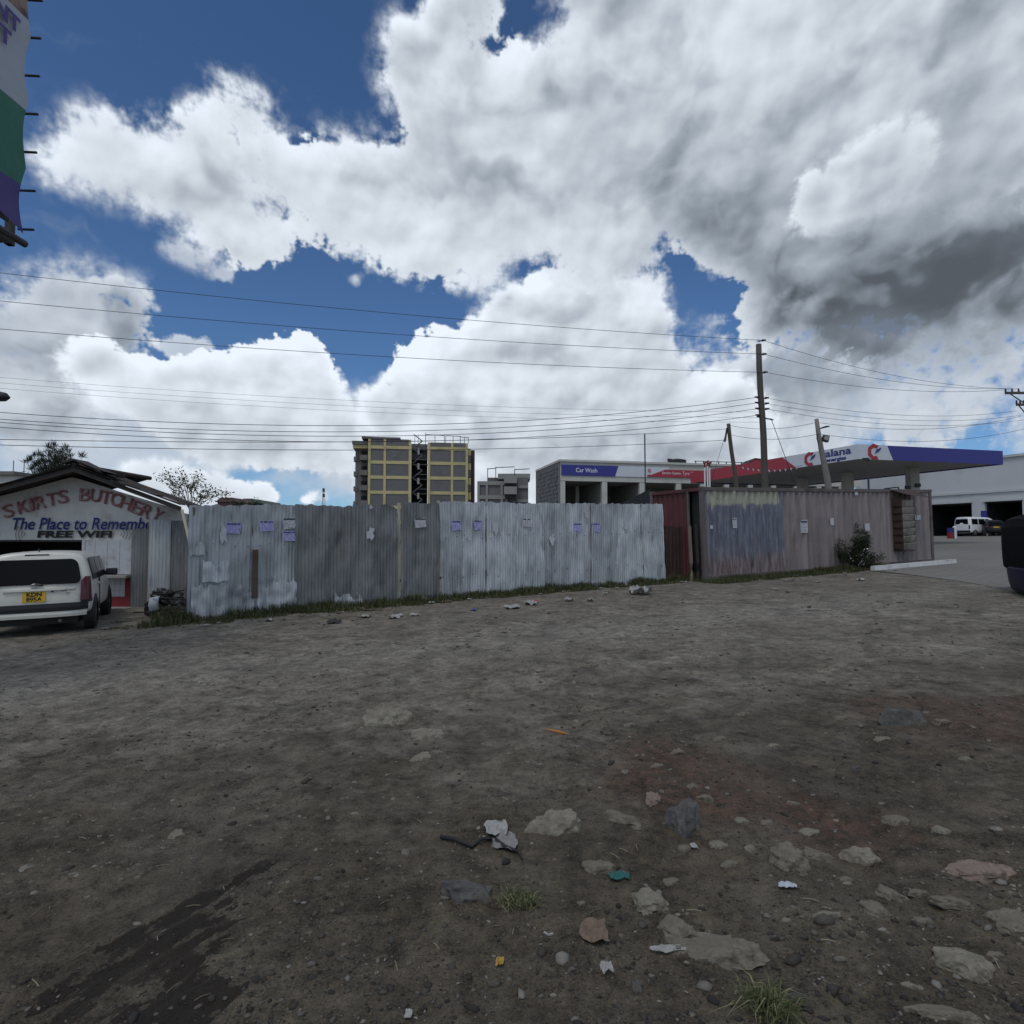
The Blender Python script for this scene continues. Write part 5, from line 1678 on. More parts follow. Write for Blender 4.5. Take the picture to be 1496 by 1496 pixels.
    # roof railings and pipes
    for a, b, zz in ((px2(620), px2(648), 1.6), (px2(650), px2(672), 1.5), (px2(672), px2(684), 1.3)):
        z = top_l - 0.45
        MB().tube((a, 0.5, z + zz), (b, 0.5, z + zz - 0.1), 0.07, n=5).build('roof_rail', STEELD, root)
        for x in (a, (a + b) / 2, b):
            MB().tube((x, 0.5, z), (x, 0.5, z + zz), 0.06, n=5).build('rail_post', STEELD, root)
    for px in (604, 609, 620):
        MB().tube((px2(px), 1.5, top_l - 1), (px2(px), 1.5, top_l + rng.uniform(1, 2.2)), 0.05, n=5).build('roof_pipe', STEELD, root)


build_apartments()


def build_grey_block():
    D_ = 105.0
    o = at(697, 790, D_)
    base = float(gz(o.x, o.y))
    root = thing('grey_framed_building', 'unfinished grey concrete framed building beside the yellow apartment block', 'building', (o.x, o.y, base))
    px2 = lambda px: at(px, 790, D_).x - o.x
    pz = lambda py: at(720, py, D_).z - base
    FR = pm('grey_frame', (0.27, 0.26, 0.245), 0.9, var=0.12, vs=0.5)
    MB().box(0, px2(740), 0.3, 12, 0, pz(703)).build('core_wall', BLOCK, root)
    MB().box(px2(740), px2(772), 0.6, 12, 0, pz(697)).build('core_wall', BLOCK, root)
    for px in (699, 711, 733, 740):
        MB().box(px2(px) - 0.2, px2(px) + 0.2, 0, 0.29, 0, pz(704)).build('column', FR, root)
    for py in (705.5, 726, 747, 768):
        MB().box(0.1, px2(740) - 0.21, 0.05, 0.295, pz(py) - 0.35, pz(py) + 0.3).build('beam', FR, root)
        MB().box(px2(756), px2(772), 0.3, 0.59, pz(py + 5) - 0.3, pz(py + 5) + 0.2).build('beam', FR, root)
    for py in (698, 714):
        b = MB().box(px2(736.5), px2(755), -1.6, 0.28, pz(py + 9), pz(py - 2)).build('balcony', FR, root)
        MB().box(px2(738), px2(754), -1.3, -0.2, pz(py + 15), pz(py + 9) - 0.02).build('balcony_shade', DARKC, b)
    MB().box(px2(712), px2(738), 2, 6, pz(702), pz(696)).build('roof_store', BLOCK, root)
    MB().box(px2(727), px2(775), 1, 7, pz(699), pz(691)).build('roof_store', FR, root)
    for a, b, py in ((712, 724, 683), (724, 752, 681), (752, 774, 684)):
        MB().tube((px2(a), 1, pz(py + 1)), (px2(b), 1, pz(py)), 0.07, n=5).build('roof_rail', STEELD, root)
        MB().tube((px2(a), 1, pz(702)), (px2(a), 1, pz(py)), 0.07, n=5).build('rail_post', STEELD, root)


build_grey_block()

# ---- service building of the filling station: car wash bays
CREAM = pm('cream_plaster', (0.52, 0.51, 0.46), 0.85, var=0.08, vs=0.6, dirt=(0.42, 0.40, 0.35), ds=0.5)
WHITEP = pm('white_sign_panel', (0.60, 0.62, 0.66), 0.5, var=0.05)
BLUEP = pm('blue_sign_panel', (0.035, 0.035, 0.235), 0.45, var=0.06)
REDPNL = pm('red_sign_panel', (0.36, 0.028, 0.045), 0.45, var=0.06)
STONE = pm('grey_block_stone', (0.125, 0.125, 0.128), 0.9, var=0.25, vs=1.5, bump=0.2)
MORTAR = pm('mortar', (0.17, 0.165, 0.16), 0.9, var=0.2)
WTXT = pm('white_letter', (0.75, 0.75, 0.76), 0.6, var=0.03)
NAVY = pm('navy_letter', (0.03, 0.032, 0.17), 0.5, var=0.05)
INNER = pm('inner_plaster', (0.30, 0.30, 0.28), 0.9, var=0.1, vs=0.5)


def build_service():
    o = at(819, 790, 62.0)
    e = at(1028, 790, 65.3)
    d = Vector((e.x - o.x, e.y - o.y)); ang = math.atan2(d.y, d.x)
    L = d.length
    base = float(gz(o.x, o.y))
    root = thing('service_building', 'cream service building with car wash bays and a blue and red sign band', 'building', (o.x, o.y, base), ang)
    u = (math.cos(ang), math.sin(ang))

    def q(px, py):
        s, z = on_plane(px, py, (o.x, o.y), u)
        return s, z - base
    ztop = q(830, 671.5)[1]
    zb1 = q(830, 679)[1]
    zb0 = q(830, 694.5)[1]
    LT = L * 2.25
    MB().box(-0.15, LT, -0.15, 9.6, ztop - 0.22, ztop).build('roof_slab', CREAM, root)
    MB().box(0, LT, 0.02, 0.3, zb1 - 0.1, ztop - 0.23).build('upper_wall', CREAM, root)
    MB().box(0, LT, 0.0, 0.32, zb0 - 0.55, zb1 - 0.11).build('beam', CREAM, root)
    # columns
    colx = [q(px, 720)[0] for px in (822, 883.5, 938.5, 992)] + [L * k for k in (1.0, 1.18, 1.36, 1.54, 1.72, 1.9, 2.08)]
    for c in colx:
        MB().box(c - 0.28, c + 0.28, 0.03, 0.45, 0, zb0 - 0.56).build('column', CREAM, root)
    # bays
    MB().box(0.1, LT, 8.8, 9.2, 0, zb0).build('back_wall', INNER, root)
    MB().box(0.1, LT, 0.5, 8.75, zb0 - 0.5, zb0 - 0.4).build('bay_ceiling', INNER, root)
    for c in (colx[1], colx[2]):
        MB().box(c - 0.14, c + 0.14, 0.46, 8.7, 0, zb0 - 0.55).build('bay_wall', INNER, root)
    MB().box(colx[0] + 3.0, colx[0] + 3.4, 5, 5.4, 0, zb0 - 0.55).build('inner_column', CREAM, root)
    # stone flank wall: courses of block
    fl = MB().box(-0.08, 0.0, 0.35, 9.4, 0, ztop - 0.23).build('flank_wall', MORTAR, root)
    me = {}
    hh = 0.42
    nrow = int((ztop - 0.25) / hh)
    k = 0
    for r in range(nrow):
        y = 0.36 + (0.0 if r % 2 else 0.45)
        if r * hh < 1.5:
            continue
        while y < 8.4:
            L_ = 0.86
            if 'b' not in me:
                ob = MB().box(-0.055, 0.0, 0.02, L_ - 0.02, 0.02, hh - 0.02).build('stone_block', STONE, fl)
                me['b'] = ob.data
            else:
                ob = bpy.data.objects.new('stone_block', me['b']); COL.objects.link(ob); ob.parent = fl
            ob.location = (-0.08 - 0.02 * ((r * 7 + k * 5) % 3), y, r * hh)
            y += 0.90
            k += 1
    for y in (0.15, 4.6, 9.3):
        MB().box(-0.16, -0.001, y - 0.12, y + 0.12, 0, ztop - 0.24).build('flank_pillar', MORTAR, root)
    # sign band
    sx0 = q(820, 687)[0]; sx1 = q(898, 687)[0]; sx1t = q(903, 680)[0]
    yb = -0.10
    bl = MB().prism([(sx0, zb0), (sx1, zb0), (sx1t, zb1), (sx0, zb1)], yb, -0.005).build('blue_sign', BLUEP, root)
    wx1 = q(943, 690)[0]
    MB().prism([(sx1 + 0.01, zb0), (wx1 + 2.6, zb0), (wx1 + 2.6, zb1), (sx1t + 0.01, zb1)], yb + 0.02, -0.006).build('white_sign', WHITEP, root)
    rx0 = q(945, 692)[0]; rx1 = q(971, 685)[0]
    rl = MB().prism([(rx0, zb0 + 0.02), (L * 1.2, zb0 + 0.02), (L * 1.2, zb1 - 0.25), (rx1, zb1 - 0.25), (rx1 - 1.5, zb0 + 0.28), (rx0, zb0 + 0.25)], yb - 0.02, yb + 0.018).build('red_sign', REDPNL, root)
    tx, tz = q(856.5, 687.5)
    lettering('Car Wash', 0.62, T(tx, yb - 0.01, tz), WTXT, bl, 'lettering', weight=0.004, depth=0.004, width=q(872, 687)[0] - q(841, 687)[0])
    tx, tz = q(980, 691.5)
    lettering('Service Centre', 0.36, T(tx, yb - 0.03, tz), WTXT, rl, 'lettering', weight=0.003, depth=0.004, width=q(994, 690)[0] - q(967, 690)[0])
    tx, tz = q(1004, 692)
    lettering('Tyre C', 0.52, T(tx, yb - 0.03, tz), WTXT, rl, 'lettering', weight=-0.004, depth=0.004, width=q(1011, 690)[0] - q(996, 690)[0])
    lettering('G', 0.5, T(q(948, 688)[0], yb - 0.02, q(948, 688)[1]), REDPNL, rl, 'lettering', weight=0.01, depth=0.004)
    # water tank, railings on the roof
    tk = at(989, 676, 67.5)
    t = thing('water_tank', 'squat black plastic water tank on the service building roof', 'tank', (tk.x, tk.y, base + ztop))
    MB().tube((0, 0, -0.05), (0, 0, 0.62), 1.0, 1.0, n=24).build('tank_body', PLAST, t, smooth=False)
    MB().tube((0, 0, 0.62), (0, 0, 0.78), 0.98, 0.35, n=24).build('tank_lid', PLAST, t)
    MB().box(-1.1, 0.1, -0.2, 0.2, 0.5, 0.68, Matrix.Rotation(0.12, 4, 'Y')).build('tank_strap', PLAST, t)
    rrx = MB()
    for k in range(8):
        x = L * 0.96 + k * 0.9
        MB().tube((x, 0.3, ztop), (x, 0.3, ztop + 0.32), 0.06, n=5).build('coping_peg', STEELD, root)
    MB().box(L * 0.95, L * 1.4, 0.22, 0.36, ztop + 0.24, ztop + 0.30).build('coping_rail', STEELD, root)


build_service()

# ---- the white workshop at the right
def build_workshop():
    a = at(1372, 790, 70.0); b = at(1496, 790, 62.5)
    d = Vector((b.x - a.x, b.y - a.y)); ang = math.atan2(d.y, d.x)
    u = (math.cos(ang), math.sin(ang))
    base = float(gz(a.x, a.y))
    root = thing('workshop_building', 'long white workshop with two dark garage openings', 'building', (a.x, a.y, base), ang)
    WHT = pm('white_render', (0.52, 0.53, 0.53), 0.85, var=0.06, vs=0.4, dirt=(0.44, 0.44, 0.43), ds=0.3)

    def q(px, py):
        s, z = on_plane(px, py, (a.x, a.y), u)
        return s, z - base
    s0 = q(1258, 700)[0] - 1.0
    zt = q(1480, 667)[1]
    zl = q(1430, 717.5)[1]
    s1 = q(1496, 700)[0] + 14
    MB().box(s0, s1, 0.25, 16, zl + 0.02, zt).build('upper_wall', WHT, root)
    MB().box(s0 - 0.1, s1, 0.05, 16.1, zt, zt + 0.25).build('roof_edge', WHT, root)
    MB().box(s0, s1, 0.0, 0.5, zl - 0.25, zl).build('ledge', WHT, root)
    dzt = q(1400, 735)[1]
    d1a, d1b = q(1374, 750)[0], q(1419, 750)[0]
    d2a, d2b = q(1438, 750)[0], q(1493, 750)[0]
    for x0, x1 in ((s0, d1a - 2.0), (d1b, d2a), (d2b, d2b + 3.5), (d2b + 11, s1)):
        MB().box(x0, x1, 0.12, 0.5, -1.0, zl - 0.26).build('pier', WHT, root)
    for x0, x1 in ((d1a - 2.0, d1b), (d2a, d2b), (d2b + 3.5, d2b + 11)):
        MB().box(x0, x1, 0.14, 0.5, dzt, zl - 0.26).build('lintel', WHT, root)
        g = MB().box(x0 - 0.12, x1 + 0.12, -0.04, 0.11, dzt - 0.02, dzt + 0.2).build('door_head', WHT, root)
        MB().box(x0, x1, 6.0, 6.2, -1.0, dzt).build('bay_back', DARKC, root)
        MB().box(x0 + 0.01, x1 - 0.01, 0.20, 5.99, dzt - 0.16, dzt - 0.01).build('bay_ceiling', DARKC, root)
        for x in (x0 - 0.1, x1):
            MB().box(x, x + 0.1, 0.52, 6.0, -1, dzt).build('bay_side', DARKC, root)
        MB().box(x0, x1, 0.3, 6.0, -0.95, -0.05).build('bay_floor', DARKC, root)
    MB().box(d1b + 0.9, d1b + 1.5, 0.06, 0.115, 1.9, 2.7).build('wall_box', BLUEP, root)


build_workshop()

# ---- filling station canopy
def build_canopy():
    c0 = at(1255, 700, 38.6)
    cl = at(1009, 700, 55.0)
    cr = at(1465, 700, 41.5)
    zt0 = at(1255, 649, 38.6).z; zb0 = at(1255, 670.5, 38.6).z
    base = float(gz(c0.x, c0.y))
    root = thing('station_canopy', 'flat filling station canopy with red white and blue fascia', 'canopy', (c0.x, c0.y, 0))
    vl = Vector((cl.x - c0.x, cl.y - c0.y, 0)); vr = Vector((cr.x - c0.x, cr.y - c0.y, 0))
    SOFF = pm('soffit_panel', (0.30, 0.30, 0.30), 0.6, var=0.12, vs=0.8)
    H = zt0 - zb0

    def fascia(v, name, t0, t1, z0, z1, mat_, n, off, s0=0.0, s1=0.0):
        """panel from t0 to t1 (metres) along v; s0/s1 shear the ends"""
        d = v.normalized()
        nn = Vector(n)
        pts = [(t0 - s0 * 0, z0), (t1, z0), (t1 + s1, z1), (t0 + s0, z1)]
        mb = MB()
        vs = [d * t + Vector((0, 0, z)) + nn * off for t, z in pts] + [d * t + Vector((0, 0, z)) - nn * 0.05 for t, z in pts]
        mb.add(vs, [(0, 1, 2, 3), (4, 7, 6, 5), (0, 4, 5, 1), (1, 5, 6, 2), (2, 6, 7, 3), (3, 7, 4, 0)])
        return mb.build(name, mat_, root)
    dl, dr = vl.normalized(), vr.normalized()
    nl = Vector((dl.y, -dl.x, 0)); nl = nl if nl.dot(Vector((-1, 0, 0))) > 0 else -nl
    nr = Vector((dr.y, -dr.x, 0)); nr = nr if nr.y < 0 else -nr
    LL, LR = vl.length, vr.length
    u0, uL, uR = (c0.x, c0.y), (dl.x, dl.y), (dr.x, dr.y)
    tl = lambda px: on_plane(px, 680, u0, uL)[0]
    tr = lambda px: on_plane(px, 660, u0, uR)[0]
    a = tl(1164); a2 = tl(1157)
    fascia(vl, 'white_fascia', 0.0, a, zb0, zt0, WHITEP, nl, 0.02, 0, a2 - a + 0.9)
    fascia(vl, 'red_fascia', a + 0.02, LL, zb0, zt0, REDPNL, nl, 0.015, a2 - a + 0.9, 0)
    b = tr(1304); b2 = tr(1296)
    fascia(vr, 'white_fascia', 0.0, b, zb0, zt0, WHITEP, nr, 0.02, 0, b2 - b)
    fascia(vr, 'blue_fascia', b + 0.02, LR, zb0, zt0, BLUEP, nr, 0.015, b2 - b, 0)
    # far fascias
    for o_, v in ((vl, vr), (vr, vl)):
        d = v.normalized(); nn = Vector((-d.y, d.x, 0)) * 0.1
        mb = MB()
        p = [o_ + Vector((0, 0, zb0)), o_ + v + Vector((0, 0, zb0)), o_ + v + Vector((0, 0, zt0)), o_ + Vector((0, 0, zt0))]
        mb.add(p + [x - nn for x in p], [(0, 1, 2, 3), (4, 7, 6, 5), (0, 4, 5, 1), (1, 5, 6, 2), (2, 6, 7, 3), (3, 7, 4, 0)])
        mb.build('far_fascia', BLUEP, root)
    # soffit in strips
    ns = 14
    me0 = None
    for k in range(ns):
        t0, t1 = k / ns + 0.002, (k + 1) / ns - 0.002
        f = [vl * (0.02 + 0.96 * t) for t in (t0, t1)]
        p = [f[0] + vr * 0.015, f[1] + vr * 0.015, f[1] + vr * 0.985, f[0] + vr * 0.985]
        z = zb0 + 0.06
        MB().add([(q.x, q.y, z) for q in p] + [(q.x, q.y, z + 0.06) for q in p], [(0, 1, 2, 3), (4, 7, 6, 5), (0, 4, 5, 1), (1, 5, 6, 2), (2, 6, 7, 3), (3, 7, 4, 0)]).build('soffit_panel', SOFF, root)
    p = [vl * 0.01 + vr * 0.01, vl * 0.99 + vr * 0.01, vl * 0.99 + vr * 0.99, vl * 0.01 + vr * 0.99]
    MB().add([(q.x, q.y, zt0 - 0.35) for q in p] + [(q.x, q.y, zt0 - 0.2) for q in p], [(0, 1, 2, 3), (4, 7, 6, 5), (0, 4, 5, 1), (1, 5, 6, 2), (2, 6, 7, 3), (3, 7, 4, 0)]).build('roof_deck', SOFF, root)
    # columns
    for px, D_ in ((1333, 44.0), (1238, 47.0), (1172, 51.0)):
        p = at(px, 700, D_)
        x, y = p.x - c0.x, p.y - c0.y
        MB().box(x - 0.32, x + 0.32, y - 0.32, y + 0.32, float(gz(p.x, p.y)) - 0.2, zb0 + 0.06).build('column', CREAM, root, bevel=0.02)
    # emblem: open hexagonal letter with a blue wedge
    def emblem(v, n, t, hgt, sc):
        d = v.normalized()
        if d.x < 0:
            d = -d
        mb = MB()
        pts = []
        for rr, seq in ((1.0, range(0, 6)), (0.55, range(5, -1, -1))):
            for k in seq:
                an = R(52 + 50 * k)
                pts.append((rr * math.cos(an), rr * math.sin(an)))
        o_ = v.normalized() * t
        def W(x, z, off):
            q = o_ + d * (x * sc) + Vector(n) * off
            return (q.x, q.y, hgt + z * sc)
        N_ = len(pts)
        mb.v += [W(x, z, 0.05) for x, z in pts] + [W(x, z, 0.021) for x, z in pts]
        for k in range(5):
            i0, i1, j0, j1 = k, k + 1, N_ - 1 - k, N_ - 2 - k
            mb.f += [(i0, i1, j1, j0), (i0 + N_, j0 + N_, j1 + N_, i1 + N_), (i0, i0 + N_, i1 + N_, i1), (j0, j1, j1 + N_, j0 + N_)]
        e = mb.build('emblem', REDPNL, root)
        mb = MB()
        w4 = [(0.05, -0.20), (0.75, 0.18), (0.95, 0.55), (0.30, 0.28)]
        mb.v += [W(x, z, 0.06) for x, z in w4] + [W(x, z, 0.03) for x, z in w4]
        mb.f += [(0, 1, 2, 3), (4, 7, 6, 5), (0, 4, 5, 1), (1, 5, 6, 2), (2, 6, 7, 3), (3, 7, 4, 0)]
        mb.build('emblem_wedge', NAVY, e)
    zc = (zt0 + zb0) / 2
    emblem(vl, nl, tl(1184), zc, 0.52)
    emblem(vr, nr, tr(1277), zc + 0.02, 0.54)
    # wordmark on the left fascia (reads towards the corner)
    ang = math.atan2(-dl.y, -dl.x)
    def word(txt, px, z, size, wpx0, wpx1, wt):
        t = tl(px)
        q = dl * t + nl * 0.03
        M = T(q.x, q.y, z) @ Matrix.Rotation(ang, 4, 'Z')
        lettering(txt, size, M, NAVY, root, 'lettering', weight=wt, depth=0.006, width=abs(tl(wpx0) - tl(wpx1)))
    word('alana', 1225, zc + 0.16, 0.66, 1206, 1244, 0.016)
    word('energies', 1222, zc - 0.27, 0.34, 1206, 1235, 0.012)
    # lamp heads hung on the columns
    for px, py in ((1326, 712), (1341, 709)):
        p = at(px, py, 43.5)
        MB().box(p.x - c0.x - 0.16, p.x - c0.x + 0.16, p.y - c0.y - 0.1, p.y - c0.y + 0.1, p.z - 0.12, p.z + 0.12).build('flood_lamp', STEELD, root, bevel=0.02)


build_canopy()

# small red gable behind the canopy
p = at(1103, 671, 75)
t = thing('red_gable_roof', 'small red gabled roof peeping above the canopy fascia', 'roof', (p.x, p.y, 0))
w_ = 75 / 900 * 18
MB().prism([(-w_, p.z - 1.6), (w_, p.z - 1.6), (w_ * 0.8, p.z - 0.15), (0, p.z), (-w_, p.z - 1.0)], 0, 3).build('gable_wall', REDPNL, t)
MB().prism([(-w_ - .1, p.z - 0.98), (0, p.z + 0.02), (w_ * .82, p.z - 0.12), (w_ * .82, p.z + 0.0), (0, p.z + 0.16), (-w_ - .1, p.z - 0.85)], -0.1, 3.1).build('roof_sheet', IR_ROOF, t)

# vent pipes by the container
for i, px in enumerate((1030, 1034, 1037)):
    p = at(px, 712, 30)
    g = float(gz(p.x, p.y))
    zt = at(px, 677 - 2 * (i == 1), 30).z
    t = thing('vent_pipe', '%s of three slim white vent pipes with red tops above the container' % ('left', 'middle', 'right')[i], 'pipe', (p.x, p.y, g), group='vent pipes')
    MB().tube((0, 0, 0), (0, 0, zt - g - 0.2), 0.04, n=8).build('pipe', VANW, t)
    MB().tube((0, 0, zt - g - 0.2), (0, 0, zt - g), 0.045, n=8).build('red_top', REDB, t)
    MB().tube((-0.05, 0, zt - g), (0.06, 0, zt - g + 0.06), 0.04, n=8).build('cowl', REDB, t)

# far roofs left of centre
FARR = pm('far_brick', (0.115, 0.070, 0.062), 0.9, var=0.2, vs=0.6)
FARG = pm('far_green_roof', (0.075, 0.105, 0.085), 0.8, var=0.2)
for (x0, x1, yt, D_, mt, nm, lab) in ((318, 346, 727, 70, FARR, 'brick_house', 'distant brown brick house top above the fence'), (352, 374, 728.5, 75, FARG, 'green_roofed_house', 'distant low house with a dull green roof'),
                                     (374, 387, 731, 85, RAWCONC, 'grey_house', 'distant small grey house beside the green roof')):
    a, b = at(x0, yt, D_), at(x1, yt, D_)
    t = thing(nm, lab, 'house', (a.x, D_, float(gz(a.x, D_))))
    W = b.x - a.x; h = a.z - float(gz(a.x, D_))
    MB().box(0, W, 0, 6, 0, h - 0.5).build('wall', mt, t)
    MB().prism([(-0.2, h - 0.5), (W + 0.2, h - 0.5), (W * 0.8, h), (W * 0.2, h)], -0.2, 6.2).build('roof', FARR if mt is FARR else mt, t)
# building at the far left edge
a, b = at(-60, 700, 45), at(21, 700, 45)
t = thing('flat_roofed_house', 'pale flat roofed house behind the butchery at the left edge', 'house', (a.x, 45, float(gz(a.x, 45))))
h = at(0, 694, 45).z - float(gz(a.x, 45))
MB().box(0, b.x - a.x, 0, 8, 0, h).build('wall', CREAM, t)
MB().box(-0.2, b.x - a.x + 0.2, -0.3, 8.2, h, h + 0.25).build('roof_slab', RAWCONC, t)
for px in (3, 19):
    x = at(px, 690, 45).x - a.x
    MB().tube((x, 1, h), (x, 1, h + 1.2), 0.03, n=5).build('starter_bar', STEELD, t)
# telecom mast
a = at(472.5, 735, 160)
t = thing('telecom_mast', 'thin distant telecom mast above the fence', 'mast', (a.x, 160, float(gz(a.x, 160))))
h = at(472, 714, 160).z - float(gz(a.x, 160))
for k in range(3):
    an = 2.1 * k
    MB().tube((0.9 * math.cos(an), 0.9 * math.sin(an), 0), (0.25 * math.cos(an), 0.25 * math.sin(an), h), 0.09, 0.06, n=5).build('leg', STEELP, t)
for k in range(12):
    z = h * k / 12
    r0 = 0.9 - 0.65 * z / h
    MB().tube((r0, 0, z), (-r0 * .5, r0 * .87, z + h / 12), 0.05, n=4).build('brace', STEELP, t)
for z in (h - 0.8, h - 2.2):
    MB().box(-0.22, 0.22, -0.3, 0.3, z, z + 0.9).build('antenna', STEELD, t)

# ------------------------------------------------------------------ poles, wires, lamps, hoarding
POLEW = pm('creosoted_pole', (0.085, 0.072, 0.062), 0.85, var=0.3, vs=4, streak=True, bump=0.2)
POLEC = pm('concrete_pole', (0.20, 0.185, 0.17), 0.85, var=0.2, vs=3)
INSUL = pm('insulator', (0.045, 0.030, 0.028), 0.3, var=0.2)
WIRE = pm('wire', (0.03, 0.03, 0.032), 0.6, 0.2, var=0.1)


def pole(name, label, top_px, bot_px, D_, r0, r1, mat_):
    t, b = at(*top_px, D_), at(*bot_px, D_)
    g = float(gz(b.x, b.y))
    d = (t - b) / (t.z - b.z)
    foot = b + d * (g - 0.3 - b.z)
    root = thing(name, label, 'pole', (foot.x, foot.y, foot.z))
    q = t - foot
    mb = MB()
    mb.path([q * k / 10 + Vector((0.02 * math.sin(k * 1.3), 0, 0)) for k in range(11)], [r0 + (r1 - r0) * k / 10 for k in range(11)], n=12)
    mb.build('shaft', mat_, root, smooth=True)
    return root, foot, t


def ins(root, foot, p, side):
    """pin insulator on a short arm; returns where the wire ties on"""
    q = p - foot
    MB().tube(q, q + Vector((side * 0.16, -0.05, 0.02)), 0.022, n=6).build('bracket', STEELD, root)
    e = q + Vector((side * 0.20, -0.06, 0.03))
    MB().tube(e - Vector((0.06 * side, 0, 0)), e + Vector((0.10 * side, 0, 0.02)), 0.055, 0.03, n=8).build('insulator', INSUL, root)
    return foot + e


main, mf, mt_ = pole('utility_pole', 'tall leaning wooden power pole behind the container', (1108, 503), (1118.5, 712), 26.0, 0.155, 0.115, POLEW)
dirp = (mf - mt_) / (mf.z - mt_.z)


def on_main(py):
    z = at(1112, py, 26.0).z
    return mt_ + (mf - mt_) * ((mt_.z - z) / (mt_.z - mf.z))


hv = [ins(main, mf, on_main(py), 1) for py in (499, 519, 545.5)]
lvL = [ins(main, mf, on_main(py), -1) for py in (582, 590, 598.5, 608)]
lvR = [ins(main, mf, on_main(py), 1) for py in (583, 591, 599)]
MB().tube(on_main(609) - mf + Vector((-0.25, -0.05, 0)), on_main(612) - mf + Vector((0.45, -0.05, -0.05)), 0.03, n=6).build('cross_bracket', STEELD, main)
# stay wire
st = at(1163, 711, 26.0)

p2, f2, t2 = pole('service_pole', 'short leaning wooden pole left of the tall power pole', (1064, 619), (1075, 706), 33.0, 0.13, 0.10, POLEW)
MB().tube(t2 - f2 + Vector((-0.1, -0.1, -0.25)), t2 - f2 + Vector((-0.25, -0.12, -1.0)), 0.05, n=6).build('cable_loop', BLACK, p2)
p3, f3, t3 = pole('lamp_pole', 'leaning pole with two floodlights in front of the canopy fascia', (1192.5, 612), (1210, 712), 27.0, 0.20, 0.085, POLEC)


def on3(py):
    z = at(1200, py, 27.0).z
    return t3 + (f3 - t3) * ((t3.z - z) / (t3.z - f3.z)) - f3


h1 = on3(627)
lamp = MB().prism([(0.08, 0.0), (0.30, 0.06), (0.48, 0.10), (0.46, 0.13), (0.28, 0.13), (0.08, 0.05)], -0.12, 0.12, T(h1.x, h1.y, h1.z)).build('street_lamp_head', STEELD, p3)
h2 = on3(640)
fl = MB().box(0.10, 0.36, -0.15, 0.02, -0.12, 0.16, T(h2.x, h2.y, h2.z) @ Matrix.Rotation(0.25, 4, 'Y')).build('floodlight', STEELD, p3, bevel=0.015)
MB().box(0.13, 0.33, -0.16, -0.151, -0.05, 0.13, T(h2.x, h2.y, h2.z) @ Matrix.Rotation(0.25, 4, 'Y')).build('lens', STEELP, fl)
MB().tube(h2 + Vector((0, -0.05, 0)), h2 + Vector((0.14, -0.08, 0)), 0.03, n=6).build('lamp_bracket', STEELD, p3)
mb = MB(); mb.path([h2 + Vector((-0.07 - 0.10 * math.sin(k), -0.06, 0.2 - 0.12 * k)) for k in (0, 1, 2, 3)], 0.018, n=5)
mb.build('cable_loop', BLACK, p3)

# pole out of frame on the right with its crossarms reaching in
rp = at(1510, 800, 34.0)
rg = float(gz(rp.x, rp.y))
ztop = at(1500, 560, 34.0).z
rpole = thing('crossarm_pole', 'power pole at the right edge with crossarms reaching into view', 'pole', (rp.x, rp.y, rg))
MB().path([(0, 0, (ztop - rg) * k / 6) for k in range(7)], [0.17, 0.165, 0.16, 0.15, 0.14, 0.13, 0.12], n=12).build('shaft', POLEW, rpole, smooth=True)
rw = []
for py, x0 in ((575, 1467), (592, 1483)):
    z = at(1500, py, 34.0).z - rg
    w0 = at(x0, py, 34.0).x - rp.x
    arm = MB().box(w0, -w0, -0.16, -0.04, z - 0.05, z + 0.07).build('crossarm', POLEW, rpole)
    for k in range(3):
        x = w0 * (1 - 0.28 * k)
        MB().tube((x, -0.1, z + 0.07), (x, -0.1, z + 0.26), 0.05, 0.035, n=8).build('insulator', INSUL, arm)
        rw.append(Vector((rp.x + x, rp.y - 0.1, rg + z + 0.26)))
    MB().tube((w0 * 0.75, -0.05, z - 0.05), (-0.02, -0.05, z - 0.7), 0.03, n=6).build('arm_brace', STEELD, rpole)

# next pole of the line, out of frame on the left
lp = Vector((-23.5, 17.4, 0)); lg = float(gz(lp.x, lp.y))
lpole = thing('line_pole', 'wooden power pole outside the frame at the left carrying the same wires', 'pole', (lp.x, lp.y, lg))
MB().path([(0, 0, 10.3 * k / 6) for k in range(7)], [0.17, 0.165, 0.16, 0.15, 0.14, 0.13, 0.12], n=12).build('shaft', POLEW, lpole, smooth=True)


def wire(a, b, sag, label, group, r=0.009, n=40):
    a, b = Vector(a), Vector(b)
    mb = MB()
    mb.path([a.lerp(b, t) - Vector((0, 0, 4 * sag * t * (1 - t))) for t in [k / n for k in range(n + 1)]], r, n=4)
    o = mb.build('power_line', WIRE)
    return tag(o, label, 'wire', group)


def through(a, px, py, D_, x_end, sag):
    """end point at plan position lp such that the sagging wire passes pixel px,py"""
    best = None
    for k in range(400):
        z = 3 + k * 0.03
        b = Vector((lp.x, lp.y, z))
        # point of the wire at azimuth of px
        for i in range(201):
            t = i / 200
            p = a.lerp(b, t) - Vector((0, 0, 4 * sag * t * (1 - t)))
            if p.y > 0.1 and CX + F_PX * p.x / p.y <= px:
                break
        tgt = at(px, py, p.y)
        e = abs(tgt.z - p.z)
        if best is None or e < best[0]:
            best = (e, b)
    return best[1]


